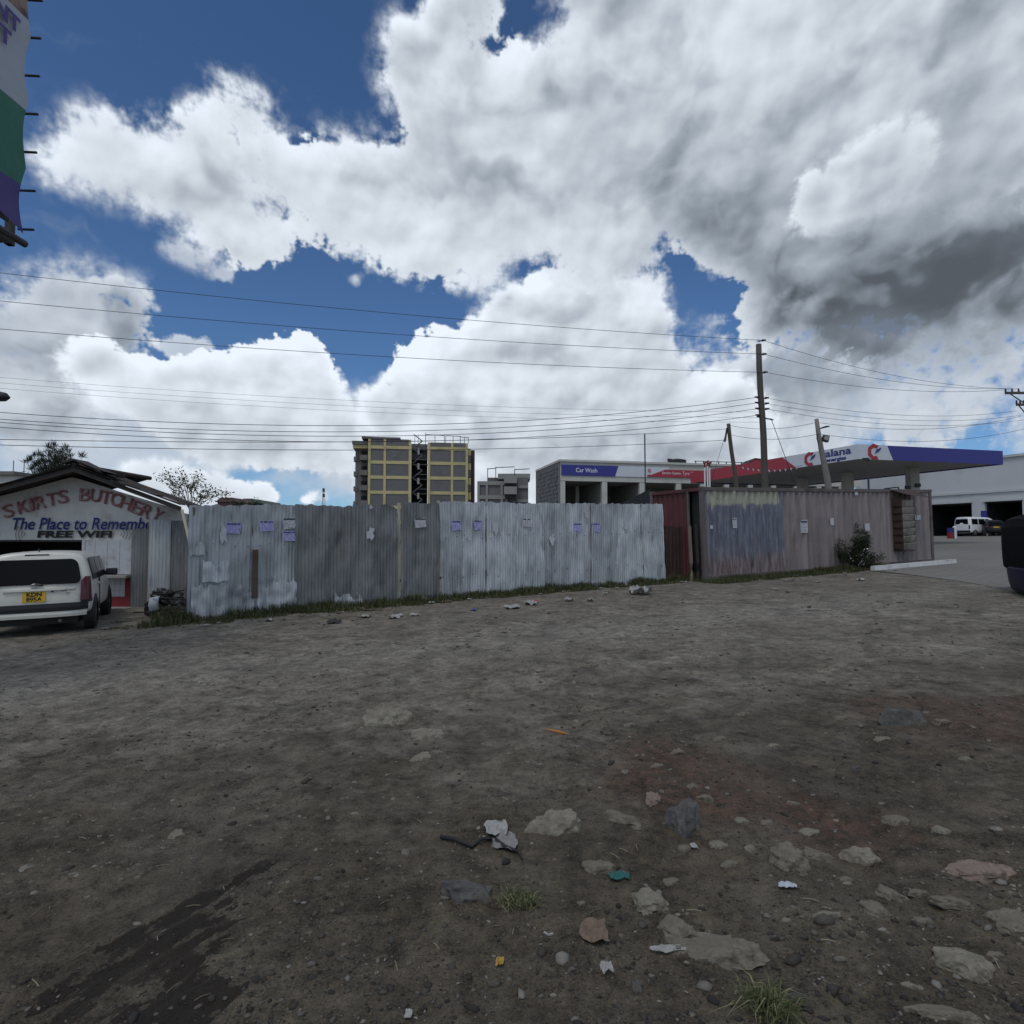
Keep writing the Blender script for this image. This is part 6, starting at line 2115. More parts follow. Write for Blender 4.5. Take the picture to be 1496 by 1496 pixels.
NAM = ('topmost', 'middle', 'lowest')
for i, (h, py) in enumerate(zip(hv, (401, 441, 482))):
    b = through(h, 4, py, 19, 0, 0.35)
    wire(h, b, 0.35, '%s of the three high wires running left from the tall pole' % NAM[i], 'high wires')
NAM4 = ('topmost', 'second', 'third', 'lowest')
for i, (h, py) in enumerate(zip(lvL, (603, 613, 617, 625))):
    b = through(h, 4, py, 19, 0, 1.25)
    wire(h, b, 1.25, '%s of the four sagging lower wires left of the tall pole' % NAM4[i], 'lower wires', r=0.010)
for i, h in enumerate(hv):
    wire(h, rw[i], 0.45, '%s of the three high wires running right from the tall pole' % NAM[i], 'high wires')
for i, h in enumerate(lvR):
    wire(h, rw[3 + i] - Vector((0, 0, 0.6 + 0.25 * i)), 0.5, '%s of the three lower wires right of the tall pole' % NAM[i], 'lower wires', r=0.008)
for i, (py, src, dz) in enumerate(((642, t2, -0.3), (650, t2, -0.9))):
    b = through(src + Vector((0, 0, dz)), 4, py, 19, 0, 0.5)
    wire(src + Vector((-0.1, -0.1, dz)), b, 0.5, '%s of the two service cables running left from the short pole' % ('upper', 'lower')[i], 'service cables', r=0.011)
w1 = f3 + on3(617); w2 = f3 + on3(634)
wire(w1, t2 + Vector((0, -0.1, -0.1)), 0.25, 'upper cable between the short pole and the floodlight pole', 'service cables', r=0.009)
wire(w2, t2 + Vector((0, -0.1, -0.6)), 0.25, 'lower cable between the short pole and the floodlight pole', 'service cables', r=0.009)
wire(w1, rw[3] + Vector((0.2, 0, -0.9)), 0.5, 'upper cable running right from the floodlight pole', 'service cables', r=0.009)
wire(w2, rw[4] + Vector((0.2, 0, -1.6)), 0.5, 'lower cable running right from the floodlight pole', 'service cables', r=0.009)
wire(on_main(611) + Vector((0.35, -0.05, 0)), st, 0.0, 'steel stay wire slanting down from the tall pole', 'stay wires', r=0.014)
wire(t2 + Vector((-0.1, 0, -0.4)), at(1040, 700, 33.5), 0.0, 'thin stay wire slanting down from the short pole', 'stay wires', r=0.010)
# faint far line
for i, (ya, yb) in enumerate(((548, 588), (556, 596), (564, 603))):
    wire(at(-40, ya, 60), at(1110, yb + 14, 66), 0.8, '%s of three faint far wires low across the clouds' % NAM[i], 'far wires', r=0.012)

# slim black mast in front of the car wash
p = at(943, 740, 30)
g = float(gz(p.x, p.y)); zt = at(942.5, 634, 30).z
t = thing('slim_mast', 'slim black steel mast before the car wash sign', 'pole', (p.x, p.y, g))
MB().tube((0, 0, 0), (0, 0, 3.2), 0.045, n=8).build('lower_tube', STEELD, t)
MB().tube((0, 0, 3.2), (0, 0, zt - g), 0.032, n=8).build('upper_tube', STEELD, t)
# lamp post under the canopy edge
p = at(1269, 712, 36)
g = float(gz(p.x, p.y)); zt = at(1268, 672, 36).z
t = thing('lamp_post', 'thin dark lamp post standing below the canopy corner', 'lamp post', (p.x, p.y, g))
MB().tube((0, 0, 0), (0, 0, zt - g), 0.055, n=8).build('post', STEELD, t)
MB().box(-0.30, 0.05, -0.1, 0.1, zt - g - 0.02, zt - g + 0.12).build('lamp_head', STEELD, t, bevel=0.02)
MB().box(-0.25, 0.0, -0.1, 0.1, 3.0, 3.3).build('control_box', STEELD, t)
# bent pipe lying over the container roof
mb = MB()
mb.path([at(px, py, 26.2) for px, py in ((1300, 715), (1292, 714), (1305, 712.5), (1312, 712), (1314, 716))], 0.03, n=6)
tag(mb.build('bent_hose', BLACK), 'black hose bent over the container roof edge', 'hose')

# pennant string under the red fascia
PENW = pm('pennant_white', (0.6, 0.6, 0.6), 0.7, var=0.05)
t = thing('pennant_string', 'string of small white pennants hung along the red fascia', 'bunting', (0, 0, 0))
a, b = at(1078, 680, 36), at(1172, 680, 34)
mb = MB(); mb.path([a.lerp(b, k / 12) - Vector((0, 0, 0.25 * 4 * (k / 12) * (1 - k / 12))) for k in range(13)], 0.01, n=4); mb.build('string', WIRE, t)
for k in range(1, 12):
    q = a.lerp(b, k / 12) - Vector((0, 0, 0.25 * 4 * (k / 12) * (1 - k / 12)))
    MB().add([q + Vector((-0.07, 0, 0)), q + Vector((0.07, 0, 0)), q + Vector((0.02, 0.02, -0.15))], [(0, 1, 2)]).build('pennant', PENW, t)

# street lamp whose head shows at the left edge
p = at(-40, 580, 11.0)
t = thing('street_lamp', 'dark street lamp head poking in at the left edge', 'street lamp', (p.x - 1.1, p.y, float(gz(p.x, p.y))))
g = float(gz(p.x, p.y))
zz = at(5, 580, 11.0).z - g
MB().path([(0, 0, 0), (0, 0, zz * 0.6), (0.03, 0, zz - 0.3), (0.3, 0, zz - 0.02), (1.0, 0, zz + 0.02)], [0.07, 0.06, 0.05, 0.04, 0.035], n=8).build('post', STEELD, t, smooth=True)
x1 = at(14, 580, 11.0).x - (p.x - 1.1)
mb = MB()
mb.path([(0.95, 0, zz + 0.02), (1.15, 0, zz + 0.03), (x1 - 0.25, 0, zz + 0.02), (x1 - 0.08, 0, zz + 0.0), (x1, 0, zz - 0.01)], [0.05, 0.09, 0.10, 0.08, 0.02], n=10)
mb.build('lamp_head', PLAST, t, smooth=True)


# ------------------------------------------------------------------ hoarding (upper left)
def build_billboard():
    D_ = 10.0
    e0 = at(38, 340, D_)                     # bottom of the banner's far edge
    X = e0.x
    zb = e0.z - 0.05
    zt = zb + 6.2
    y0, y1 = 2.5, D_
    g = float(gz(X, 6))
    root = thing('billboard', 'tall roadside hoarding with a white green and purple banner', 'billboard', (X, y1, 0))
    m = bpy.data.materials.new('printed_banner')
    m.use_nodes = True
    n = NT(m.node_tree)
    co = n.node('ShaderNodeTexCoord').outputs['Object']
    x, y, z = n.xyz(co)
    zz = n.m('SUBTRACT', z, zb)
    sl = n.m('ADD', zz, n.m('MULTIPLY', y, -0.06))
    c = n.mix(n.ss(sl, 0.80, 0.802), (0.055, 0.035, 0.19), (0.018, 0.150, 0.095))
    c = n.mix(n.ss(sl, 2.08, 2.082), c, (0.40, 0.42, 0.46))
    ph = n.mix(n.ss(n.noise(co, 3.0, 5, 0.6).outputs[0], 0.4, 0.6), (0.10, 0.045, 0.035), (0.30, 0.20, 0.16))
    c = n.mix(n.ss(sl, 3.62, 3.622), c, ph)
    fb = n.node('ShaderNodeBump', {'Height': n.noise(co, 1.6, 3, 0.5).outputs[0], 'Strength': 0.3, 'Distance': 0.1})
    n.node('ShaderNodeOutputMaterial', {0: n.node('ShaderNodeBsdfPrincipled', {'Base Color': c, 'Roughness': 0.6, 'Normal': fb.outputs[0]})})
    L = y1 - y0
    mb = MB()

    def fn(u, v):
        y = -L * (1 - u)
        z = zb + (zt - zb) * v
        edge = max(0, (u - 0.86) / 0.14) ** 2
        dy = -edge * (0.05 + 0.10 * abs(math.sin(v * 5.5 * math.pi)))
        sagz = 0.14 * math.sin(min(1, (1 - u) * 6) * math.pi) * max(0, 1 - v * 9)
        return (0.03 * mnoise.noise((y * 0.8, z * 0.9, 0)), y + dy, z + sagz)
    mb.grid(90, 90, fn)
    mb.build('banner', m, root, smooth=True)
    mb = MB()
    mb.grid(2, 2, lambda u, v: (-0.12, -L * (1 - u) + (-0.2 if u > .5 else 0.2), zb + 0.1 + (zt - zb - 0.1) * v))
    mb.build('back_sheet', pm('banner_back', (0.25, 0.25, 0.26), 0.8), root)
    for k in range(10):
        z = zb + 0.10 + k * 0.66
        MB().tube((-0.12, -0.02, z), (0.13, 0.0, z), 0.020, n=6).build('lashing_rod', STEELD, root)
    for z in (zb - 0.10, zb + 2.0, zb + 4.0, zt):
        MB().box(-0.30, -0.20, -L, 0.03, z - 0.06, z + 0.06).build('frame_beam', STEELD, root)
    for y in (0.0, -L * 0.35, -L * 0.7, -L):
        MB().box(-0.32, -0.22, y - 0.05, y + 0.05, zb - 0.16, zt + 0.1).build('frame_upright', STEELD, root)
    MB().tube((-0.05, -L, zb - 0.12), (-0.05, 0.05, zb - 0.12), 0.06, n=8).build('bottom_rail', STEELD, root)
    for k in range(7):
        y = -L * k / 7
        MB().tube((-0.25, y, zb - 0.08), (-0.9, y - 0.5, zb - 0.35), 0.035, n=6).build('walkway_bracket', STEELD, root)
    MB().box(-0.95, -0.5, -L, -0.3, zb - 0.40, zb - 0.36).build('walkway', STEELD, root)
    MB().tube((-0.6, -L * 0.55, float(gz(X, 5)) - 0.3), (-0.6, -L * 0.55, zt - 0.4), 0.30, n=18).build('column', STEELP, root)
    PURP = pm('purple_letter', (0.075, 0.045, 0.23), 0.6, var=0.05)
    # lines of text end near the far edge: only their last letters are in view
    M = Matrix.Rotation(math.pi / 2, 4, 'Z')
    def line(txt, px, py, size):
        d = ray(px, py)
        t = X / d.x
        y = d.y * t; z = EYE + d.z * t
        lettering(txt, size, T(0.045, y - y1, z) @ M, PURP, root, 'lettering', weight=0.012, depth=0.004, align='RIGHT')
    line('NT', 25, 42, 0.36)
    line('T', 12, 61, 0.36)
    return root


build_billboard()

# ------------------------------------------------------------------ stones, litter and plants
def stone_mat(name, c0, c1, bump=0.5):
    m = bpy.data.materials.new(name)
    m.use_nodes = True
    n = NT(m.node_tree)
    co = n.node('ShaderNodeTexCoord').outputs['Object']
    a = n.noise(co, 9, 6, 0.65).outputs[0]
    b = n.noise(co, 45, 4, 0.65).outputs[0]
    c = n.mix(n.ss(a, 0.32, 0.68), c0, c1)
    c = n.mix(n.ss(b, 0.52, 0.70, 0, 0.6), c, tuple(k * 0.55 for k in c0))
    # dust and soil lodged on the stone
    x_, y_, z_ = n.xyz(co)
    dn = n.m('SUBTRACT', n.noise(co, 7.0, 7, 0.72).outputs[0], n.m('MULTIPLY', z_, 1.5))
    c = n.mix(n.ss(dn, 0.46, 0.60, 0, 0.8), c, (0.082, 0.068, 0.051))
    h = n.m('ADD', a, n.m('MULTIPLY', b, 0.4))
    n.node('ShaderNodeOutputMaterial', {0: n.node('ShaderNodeBsdfPrincipled', {'Base Color': c, 'Roughness': 0.92, 'Specular IOR Level': 0.2,
           'Normal': n.node('ShaderNodeBump', {'Height': h, 'Strength': bump, 'Distance': 0.02}).outputs[0]})})
    return m


ST_PALE = stone_mat('pale_stone', (0.162, 0.147, 0.115), (0.270, 0.245, 0.195))
ST_TAN = stone_mat('tan_stone', (0.137, 0.121, 0.094), (0.209, 0.186, 0.146))
ST_GREY = stone_mat('grey_stone', (0.075, 0.073, 0.070), (0.125, 0.120, 0.112))
ST_PINK = stone_mat('pinkish_stone', (0.19, 0.145, 0.115), (0.27, 0.205, 0.165))


def rock(px, py, wpx, hpx, mat_, label, group=None, rise=0.35, sub=4, ang=None, seed=None):
    """stone bedded in the dirt; width and depth taken from its outline on the ground"""
    seed = seed if seed is not None else px * 0.37 + py * 0.11
    c = G(px, py)
    a, b = G(px - wpx / 2, py), G(px + wpx / 2, py)
    f, k = G(px, py + hpx / 2), G(px, py - hpx / 2)
    hw = (b - a).length / 2
    hd = min((k - f).length / 2, hw * 1.6)
    hz = rise * min(hw, hd)
    bm = bmesh.new()
    bmesh.ops.create_icosphere(bm, subdivisions=sub, radius=1.0)
    rl = random.Random(int(seed * 100))
    planes = []
    for _ in range(11):
        a_ = rl.uniform(0, 6.283)
        zz = rl.uniform(-0.1, 0.75)
        planes.append((Vector((math.cos(a_), math.sin(a_), zz)).normalized(), rl.uniform(0.50, 0.86)))
    planes.append((Vector((rl.uniform(-.25, .25), rl.uniform(-.25, .25), 1)).normalized(), rl.uniform(0.35, 0.6)))
    shx = rl.uniform(-0.35, 0.35)
    for v in bm.verts:
        q = v.co.normalized()
        n1 = mnoise.noise(q * 1.4 + Vector((seed, 0, 0)))
        p = q * (1 + 0.30 * n1)
        for nn_, dd in planes:
            e = p.dot(nn_) - dd
            if e > 0:
                p = p - nn_ * e * 0.92
        n2 = mnoise.noise(p * 3.3 + Vector((0, seed, 0)))
        n3 = mnoise.noise(p * 8.0 + Vector((0, 0, seed)))
        n4 = mnoise.noise(p * 17.0 + Vector((0, 3, seed)))
        p = p + q * (0.13 * n2 + 0.075 * n3 + 0.04 * n4)
        v.co = Vector(((p.x + shx * p.y) * hw * 1.22, p.y * hd * (0.62 if py < 1150 else 0.98), p.z * hz * 1.9))
    me = bpy.data.meshes.new('rock')
    bm.to_mesh(me)
    bm.free()
    me.materials.append(mat_)
    o = bpy.data.objects.new('rock', me)
    COL.objects.link(o)
    o.location = (c.x, c.y, c.z - hz * 0.15)
    o.rotation_euler = (rng.uniform(-.08, .08), rng.uniform(-.08, .08), ang if ang is not None else 0)
    return tag(o, label, 'rock', group)


BIG = [(563, 1055, 78, 30, ST_PALE, 'flat pale rock with a broken front edge, left of the orange twig', 0.5), (618, 1076, 62, 30, ST_PALE, 'pale rock slab sunk flush just right of the broken pale rock', 0.18),
       (820, 1209, 78, 30, ST_PALE, 'ridged pale rock right of the paper scrap', 0.55), (906, 1196, 46, 36, ST_TAN, 'tan rock sunk in dirt right of the ridged pale rock', 0.3),
       (956, 1170, 26, 26, ST_PINK, 'small round pinkish rock above the dark boulder', 0.45), (1000, 1204, 52, 42, ST_GREY, 'dark grey boulder with a smooth sloping top', 0.85),
       (1050, 1236, 28, 22, ST_PALE, 'pale stone just right of the dark boulder', 0.5), (1150, 1258, 64, 40, ST_TAN, 'long tan rock tilted down to the right', 0.5),
       (1192, 1250, 38, 30, ST_TAN, 'forked tan rock beside the long tilted one', 0.3), (1258, 1254, 56, 20, ST_PALE, 'slim pale rock lying right of the forked rock', 0.6),
       (870, 1268, 46, 28, ST_TAN, 'tan rock left of the teal rag', 0.3), (685, 1308, 78, 44, ST_GREY, 'broad dark grey rock beside the grass tuft', 0.5),
       (950, 1318, 56, 60, ST_PALE, 'square pale rock above the big tan slab', 0.35), (1052, 1388, 165, 84, ST_TAN, 'biggest tan slab of bedrock showing through the dirt', 0.22),
       (988, 1356, 56, 44, ST_TAN, 'tan lump at the upper left end of the biggest slab', 0.45), (1000, 1384, 52, 34, ST_TAN, 'low tan lump under the left side of the biggest slab', 0.35),
       (1425, 1276, 118, 28, ST_PINK, 'long pinkish rock at the right with an orange stain', 0.3), (1405, 1412, 86, 46, ST_PALE, 'jagged pale rock at the lower right', 0.5),
       (1484, 1352, 70, 40, ST_TAN, 'tan rock cut by the right picture edge', 0.4), (1325, 1057, 64, 18, ST_GREY, 'flat grey rock in the right middle ground', 0.6),
       (1395, 1318, 66, 26, ST_TAN, 'slanting tan rock left of the jagged pale rock', 0.25), (1300, 1306, 50, 26, ST_TAN, 'left of two low tan rocks in the right foreground', 0.3),
       (1342, 1304, 34, 22, ST_TAN, 'right of two low tan rocks in the right foreground', 0.3), (1278, 1330, 44, 28, ST_TAN, 'tan rock just below the two low tan ones', 0.3),
       (1385, 1482, 96, 24, ST_TAN, 'tan rock half cut by the bottom edge at the right', 0.4), (1310, 1199, 50, 14, ST_TAN, 'thin tan rock sliver in the right middle ground', 0.5),
       (1376, 1214, 32, 14, ST_PALE, 'small pale rock chip right of the thin tan sliver', 0.4), (930, 1447, 20, 15, ST_GREY, 'small dark angular stone below the torn cardboard', 0.9),
       (260, 1222, 17, 11, ST_PALE, 'lone small pale stone on the bare dirt at the left', 0.8), (1248, 1125, 15, 11, ST_GREY, 'lone small dark stone right of the red soil', 0.9),
       (1376, 1056, 36, 10, ST_TAN, 'low tan rock right of the flat grey rock', 0.4)]
for x, y, w_, h_, m_, lab, rise in BIG:
    rock(x, y, w_, h_, m_, lab, rise=rise * 1.05, ang=rng.uniform(-0.5, 0.1) if x > 1000 else rng.uniform(-0.2, 0.2))
SMALL = [(618, 1108, 26, 12), (640, 1100, 18, 9), (1030, 1166, 28, 16), (1082, 1200, 22, 11), (1120, 1203, 24, 12), (1066, 1262, 30, 14), (908, 1280, 22, 20), (795, 1036, 36, 12), (866, 1037, 34, 10), (1021, 986, 32, 8),
         (1052, 1080, 26, 9), (860, 975, 40, 8), (1096, 1240, 22, 14), (1000, 1240, 22, 12), (1010, 1150, 18, 10), (1180, 1218, 30, 10), (1236, 1285, 24, 10), (1350, 1345, 26, 12), (1210, 1335, 40, 8), (1160, 1175, 22, 8),
         (990, 1100, 24, 9), (1130, 1090, 22, 8), (1085, 1045, 28, 7), (920, 1060, 24, 8), (700, 1010, 26, 7), (560, 985, 24, 6), (1230, 1050, 26, 7), (1290, 1080, 30, 8), (1410, 1110, 28, 8), (980, 1290, 26, 14),
         (1150, 1345, 18, 10), (1230, 1400, 20, 10), (1455, 1395, 26, 10), (1330, 1440, 22, 12), (850, 1320, 14, 8), (1000, 1020, 20, 6), (1110, 1000, 22, 6), (1200, 975, 24, 6), (760, 1095, 16, 7), (455, 1010, 20, 6), (310, 1045, 24, 6), (960, 1120, 20, 8)]
for i, (x, y, w_, h_) in enumerate(SMALL):
    rock(x, y, w_, h_, (ST_PALE, ST_TAN, ST_TAN)[i % 3], 'small tan or pale stone bedded flat in the dirt among the larger rocks', 'small bedded stones', rise=0.35, sub=3)


# ---- loose gravel
def gravel():
    m = bpy.data.materials.new('gravel_stone')
    m.use_nodes = True
    n = NT(m.node_tree)
    r = n.node('ShaderNodeNewGeometry').outputs['Random Per Island']
    co = n.node('ShaderNodeTexCoord').outputs['Object']
    ramp = n.node('ShaderNodeValToRGB', {0: r})
    cr = ramp.color_ramp
    cr.elements[0].position = 0.0; cr.elements[0].color = (0.028, 0.026, 0.024, 1)
    cr.elements[1].position = 1.0; cr.elements[1].color = (0.22, 0.205, 0.175, 1)
    for p, c in ((0.35, (0.055, 0.049, 0.042, 1)), (0.7, (0.085, 0.077, 0.065, 1)), (0.9, (0.125, 0.114, 0.096, 1))):
        e = cr.elements.new(p); e.color = c
    f = n.m('ADD', n.m('MULTIPLY', n.noise(co, 60, 3, 0.6).outputs[0], 0.8), 0.6)
    c = n.mix(1.0, ramp.outputs[0], n.comb(f, f, f), 'MULTIPLY')
    n.node('ShaderNodeOutputMaterial', {0: n.node('ShaderNodeBsdfPrincipled', {'Base Color': c, 'Roughness': 0.9, 'Specular IOR Level': 0.25})})
    rs = np.random.RandomState(5)
    N = 26000
    # drawn denser near the viewer, thinning with distance as the eye resolves them
    y = 870 + (1520 - 870) * rs.rand(N) ** 1.25
    x = -40 + 1580 * rs.rand(N)
    dxr = (x - CX) / F_PX; dzr = (CY - y) / F_PX
    cp, sp = math.cos(PITCH), math.sin(PITCH)
    dy = cp - dzr * sp; dz = sp + dzr * cp
    # intersection with the sloping plane z = 0.03*(0.88x+0.47y)
    t = EYE / (0.03 * (0.88 * dxr + 0.47 * dy) - dz)
    X, Y = dxr * t, dy * t
    keep = (t > 0) & (Y < 18)
    # clumpy: fewer stones on trodden paths
    cl = fbm(X.astype(np.float32) * 0.7, Y.astype(np.float32) * 0.7, 4, 0.55, 88)
    keep &= (rs.rand(N) < np.clip(0.36 + 1.9 * cl, 0.04, 1) * np.where(y > 1150, 0.6, 1.0))
    # none beyond the fence line, none under the shop or in the grass
    ex = (X - FO[0]) * (-FU[1]) + (Y - FO[1]) * FU[0]
    keep &= ex < -0.35
    keep &= ~((X > 8.5) & (Y > 0.55 * X + 8.6))
    keep &= ~((x > 90) & (x < 350) & (y > 1290) & (rs.rand(N) < 0.8))          # washed off where the liquid ran
    X, Y, t = X[keep], Y[keep], t[keep]
    N = len(X)
    Z = gz(X, Y) + rough(X, Y)
    rad = np.maximum(np.exp(rs.normal(math.log(0.0048), 0.6, N)), 0.55 * t / F_PX)
    rad = np.minimum(rad, 0.035)
    fleck = rs.rand(N) < 0.10
    rad = np.where(fleck & (t > 3.5), np.minimum(rs.uniform(1.2, 3.2, N) * t / F_PX, 0.05), rad)
    phi = (1 + 5 ** .5) / 2
    ico = np.array([(-1, phi, 0), (1, phi, 0), (-1, -phi, 0), (1, -phi, 0), (0, -1, phi), (0, 1, phi), (0, -1, -phi), (0, 1, -phi), (phi, 0, -1), (phi, 0, 1), (-phi, 0, -1), (-phi, 0, 1)]) / math.sqrt(1 + phi * phi)
    tri = np.array([(0, 11, 5), (0, 5, 1), (0, 1, 7), (0, 7, 10), (0, 10, 11), (1, 5, 9), (5, 11, 4), (11, 10, 2), (10, 7, 6), (7, 1, 8), (3, 9, 4), (3, 4, 2), (3, 2, 6), (3, 6, 8), (3, 8, 9), (4, 9, 5), (2, 4, 11), (6, 2, 10), (8, 6, 7), (9, 8, 1)])
    V = ico[None] * (1 + 0.38 * (rs.rand(N, 12, 1) - 0.5) * 2)
    sc = np.stack([rs.uniform(.8, 1.7, N), rs.uniform(.6, 1.1, N), rs.uniform(.35, .8, N)], -1)
    sc[:, 2] = np.where(fleck, 0.22, sc[:, 2])
    V = V * sc[:, None] * rad[:, None, None]
    a = rs.rand(N) * 6.283
    ca, sa = np.cos(a)[:, None], np.sin(a)[:, None]
    V = np.stack([V[..., 0] * ca - V[..., 1] * sa, V[..., 0] * sa + V[..., 1] * ca, V[..., 2]], -1)
    V[..., 0] += X[:, None]; V[..., 1] += Y[:, None]; V[..., 2] += (Z + rad * 0.15)[:, None]
    F = (np.arange(N)[:, None, None] * 12 + tri[None]).reshape(-1)
    me = bpy.data.meshes.new('gravel')
    me.vertices.add(N * 12); me.vertices.foreach_set('co', V.ravel())
    me.loops.add(len(F)); me.loops.foreach_set('vertex_index', F.astype(np.int32))
    me.polygons.add(N * 20); me.polygons.foreach_set('loop_start', (np.arange(N * 20) * 3).astype(np.int32))
    me.update(calc_edges=True)
    me.materials.append(m)
    o = bpy.data.objects.new('gravel', me); COL.objects.link(o)
    o['kind'] = 'stuff'; o['label'] = 'loose gravel and clods scattered over the dirt'; o['category'] = 'gravel'

    # flat pale chips pressed into the surface
    m2 = bpy.data.materials.new('stone_chip')
    m2.use_nodes = True
    n = NT(m2.node_tree)
    r = n.node('ShaderNodeNewGeometry').outputs['Random Per Island']
    co = n.node('ShaderNodeTexCoord').outputs['Object']
    c = n.mix(r, (0.105, 0.096, 0.080), (0.25, 0.235, 0.20))
    c = n.mix(n.ss(n.noise(co, 25, 5, 0.7).outputs[0], 0.45, 0.65, 0, 0.8), c, (0.085, 0.075, 0.062))
    n.node('ShaderNodeOutputMaterial', {0: n.node('ShaderNodeBsdfPrincipled', {'Base Color': c, 'Roughness': 0.92, 'Specular IOR Level': 0.2})})
    M_ = 2600
    yy = 885 + 560 * rs.rand(M_) ** 1.1
    xx = -20 + 1540 * rs.rand(M_)
    a_, b_ = (xx - CX) / F_PX, (CY - yy) / F_PX
    dy = cp - b_ * sp; dz = sp + b_ * cp
    t = EYE / (0.03 * (0.88 * a_ + 0.47 * dy) - dz)
    X, Y = a_ * t, dy * t
    cl = fbm(X.astype(np.float32) * 0.6, Y.astype(np.float32) * 0.6, 4, 0.55, 188)
    ex = (X - FO[0]) * (-FU[1]) + (Y - FO[1]) * FU[0]
    k = (t > 0) & (ex < -0.8) & (rs.rand(M_) < np.clip(0.22 + 2.4 * cl + 0.2 * (X > 0), 0.02, 1)) & ~((X > 8.5) & (Y > 0.55 * X + 8.2))
    X, Y, t = X[k], Y[k], t[k]
    M_ = len(X)
    rad = np.clip(np.exp(rs.normal(math.log(2.1), 0.55, M_)) * t / F_PX, 0.006, 0.055)
    ang = np.linspace(0, 2 * math.pi, 9)[:-1]
    V = np.zeros((M_, 17, 3))
    jr = 1 + 0.55 * (rs.rand(M_, 8) - 0.5)
    rot = rs.rand(M_, 1) * 6.283
    asp = rs.uniform(0.45, 0.9, (M_, 1))
    px_, py_ = np.cos(ang)[None] * jr, np.sin(ang)[None] * jr * asp
    gx, gy_ = px_ * np.cos(rot) - py_ * np.sin(rot), px_ * np.sin(rot) + py_ * np.cos(rot)
    Z = gz(X, Y) + rough(X, Y)
    for lay, (sc_, zo_) in enumerate(((1.0, -0.12), (0.78, 0.20))):
        V[:, lay * 8:lay * 8 + 8, 0] = X[:, None] + gx * rad[:, None] * sc_
        V[:, lay * 8:lay * 8 + 8, 1] = Y[:, None] + gy_ * rad[:, None] * sc_
        V[:, lay * 8:lay * 8 + 8, 2] = (Z + zo_ * rad)[:, None] + (rs.rand(M_, 8) - 0.5) * 0.18 * rad[:, None]
    V[:, 16] = np.stack([X, Y, Z + 0.26 * rad], -1)
    fl = []
    for i in range(8):
        j = (i + 1) % 8
        fl += [(i, j, 8 + j), (i, 8 + j, 8 + i), (8 + i, 8 + j, 16)]
    tri = np.array(fl)
    F = (np.arange(M_)[:, None, None] * 17 + tri[None]).reshape(-1)
    me = bpy.data.meshes.new('stone_chips')
    me.vertices.add(M_ * 17); me.vertices.foreach_set('co', V.ravel())
    me.loops.add(len(F)); me.loops.foreach_set('vertex_index', F.astype(np.int32))
    me.polygons.add(M_ * 24); me.polygons.foreach_set('loop_start', (np.arange(M_ * 24) * 3).astype(np.int32))
    me.update(calc_edges=True)
    me.materials.append(m2)
    o = bpy.data.objects.new('stone_chips', me); COL.objects.link(o)
    o['kind'] = 'stuff'; o['label'] = 'flat pale stone chips pressed into the road surface'; o['category'] = 'stones'


gravel()


# ---- grass along the foot of the fence and container
def blade_mat(name, cols):
    m = bpy.data.materials.new(name)
    m.use_nodes = True
    n = NT(m.node_tree)
    r = n.node('ShaderNodeNewGeometry').outputs['Random Per Island']
    ramp = n.node('ShaderNodeValToRGB', {0: r})
    cr = ramp.color_ramp
    cr.elements[0].color = (*cols[0], 1); cr.elements[1].color = (*cols[-1], 1)
    for i, c in enumerate(cols[1:-1]):
        e = cr.elements.new((i + 1) / (len(cols) - 1)); e.color = (*c, 1)
    p = n.node('ShaderNodeBsdfPrincipled', {'Base Color': ramp.outputs[0], 'Roughness': 0.65, 'Specular IOR Level': 0.25})
    tr = n.node('ShaderNodeBsdfTranslucent', {'Color': ramp.outputs[0]})
    n.node('ShaderNodeOutputMaterial', {0: n.node('ShaderNodeMixShader', {0: 0.25, 1: p, 2: tr})})
    return m


GRASS = blade_mat('roadside_grass', [(0.036, 0.050, 0.021), (0.055, 0.074, 0.029), (0.076, 0.093, 0.038), (0.105, 0.108, 0.052), (0.20, 0.17, 0.09)])
LEAF = blade_mat('bush_leaf', [(0.014, 0.022, 0.011), (0.024, 0.036, 0.017), (0.040, 0.054, 0.026), (0.066, 0.078, 0.042)])
LEAF2 = blade_mat('thin_leaf', [(0.045, 0.055, 0.035), (0.07, 0.08, 0.05), (0.09, 0.085, 0.05)])
NEEDLE = blade_mat('casuarina_needle', [(0.030, 0.040, 0.030), (0.045, 0.055, 0.042), (0.065, 0.072, 0.055)])
TUFT = blade_mat('tuft_grass', [(0.055, 0.080, 0.030), (0.10, 0.12, 0.048), (0.20, 0.195, 0.10), (0.34, 0.31, 0.18)])
BARK = pm('bark', (0.085, 0.070, 0.055), 0.9, var=0.3, vs=8)


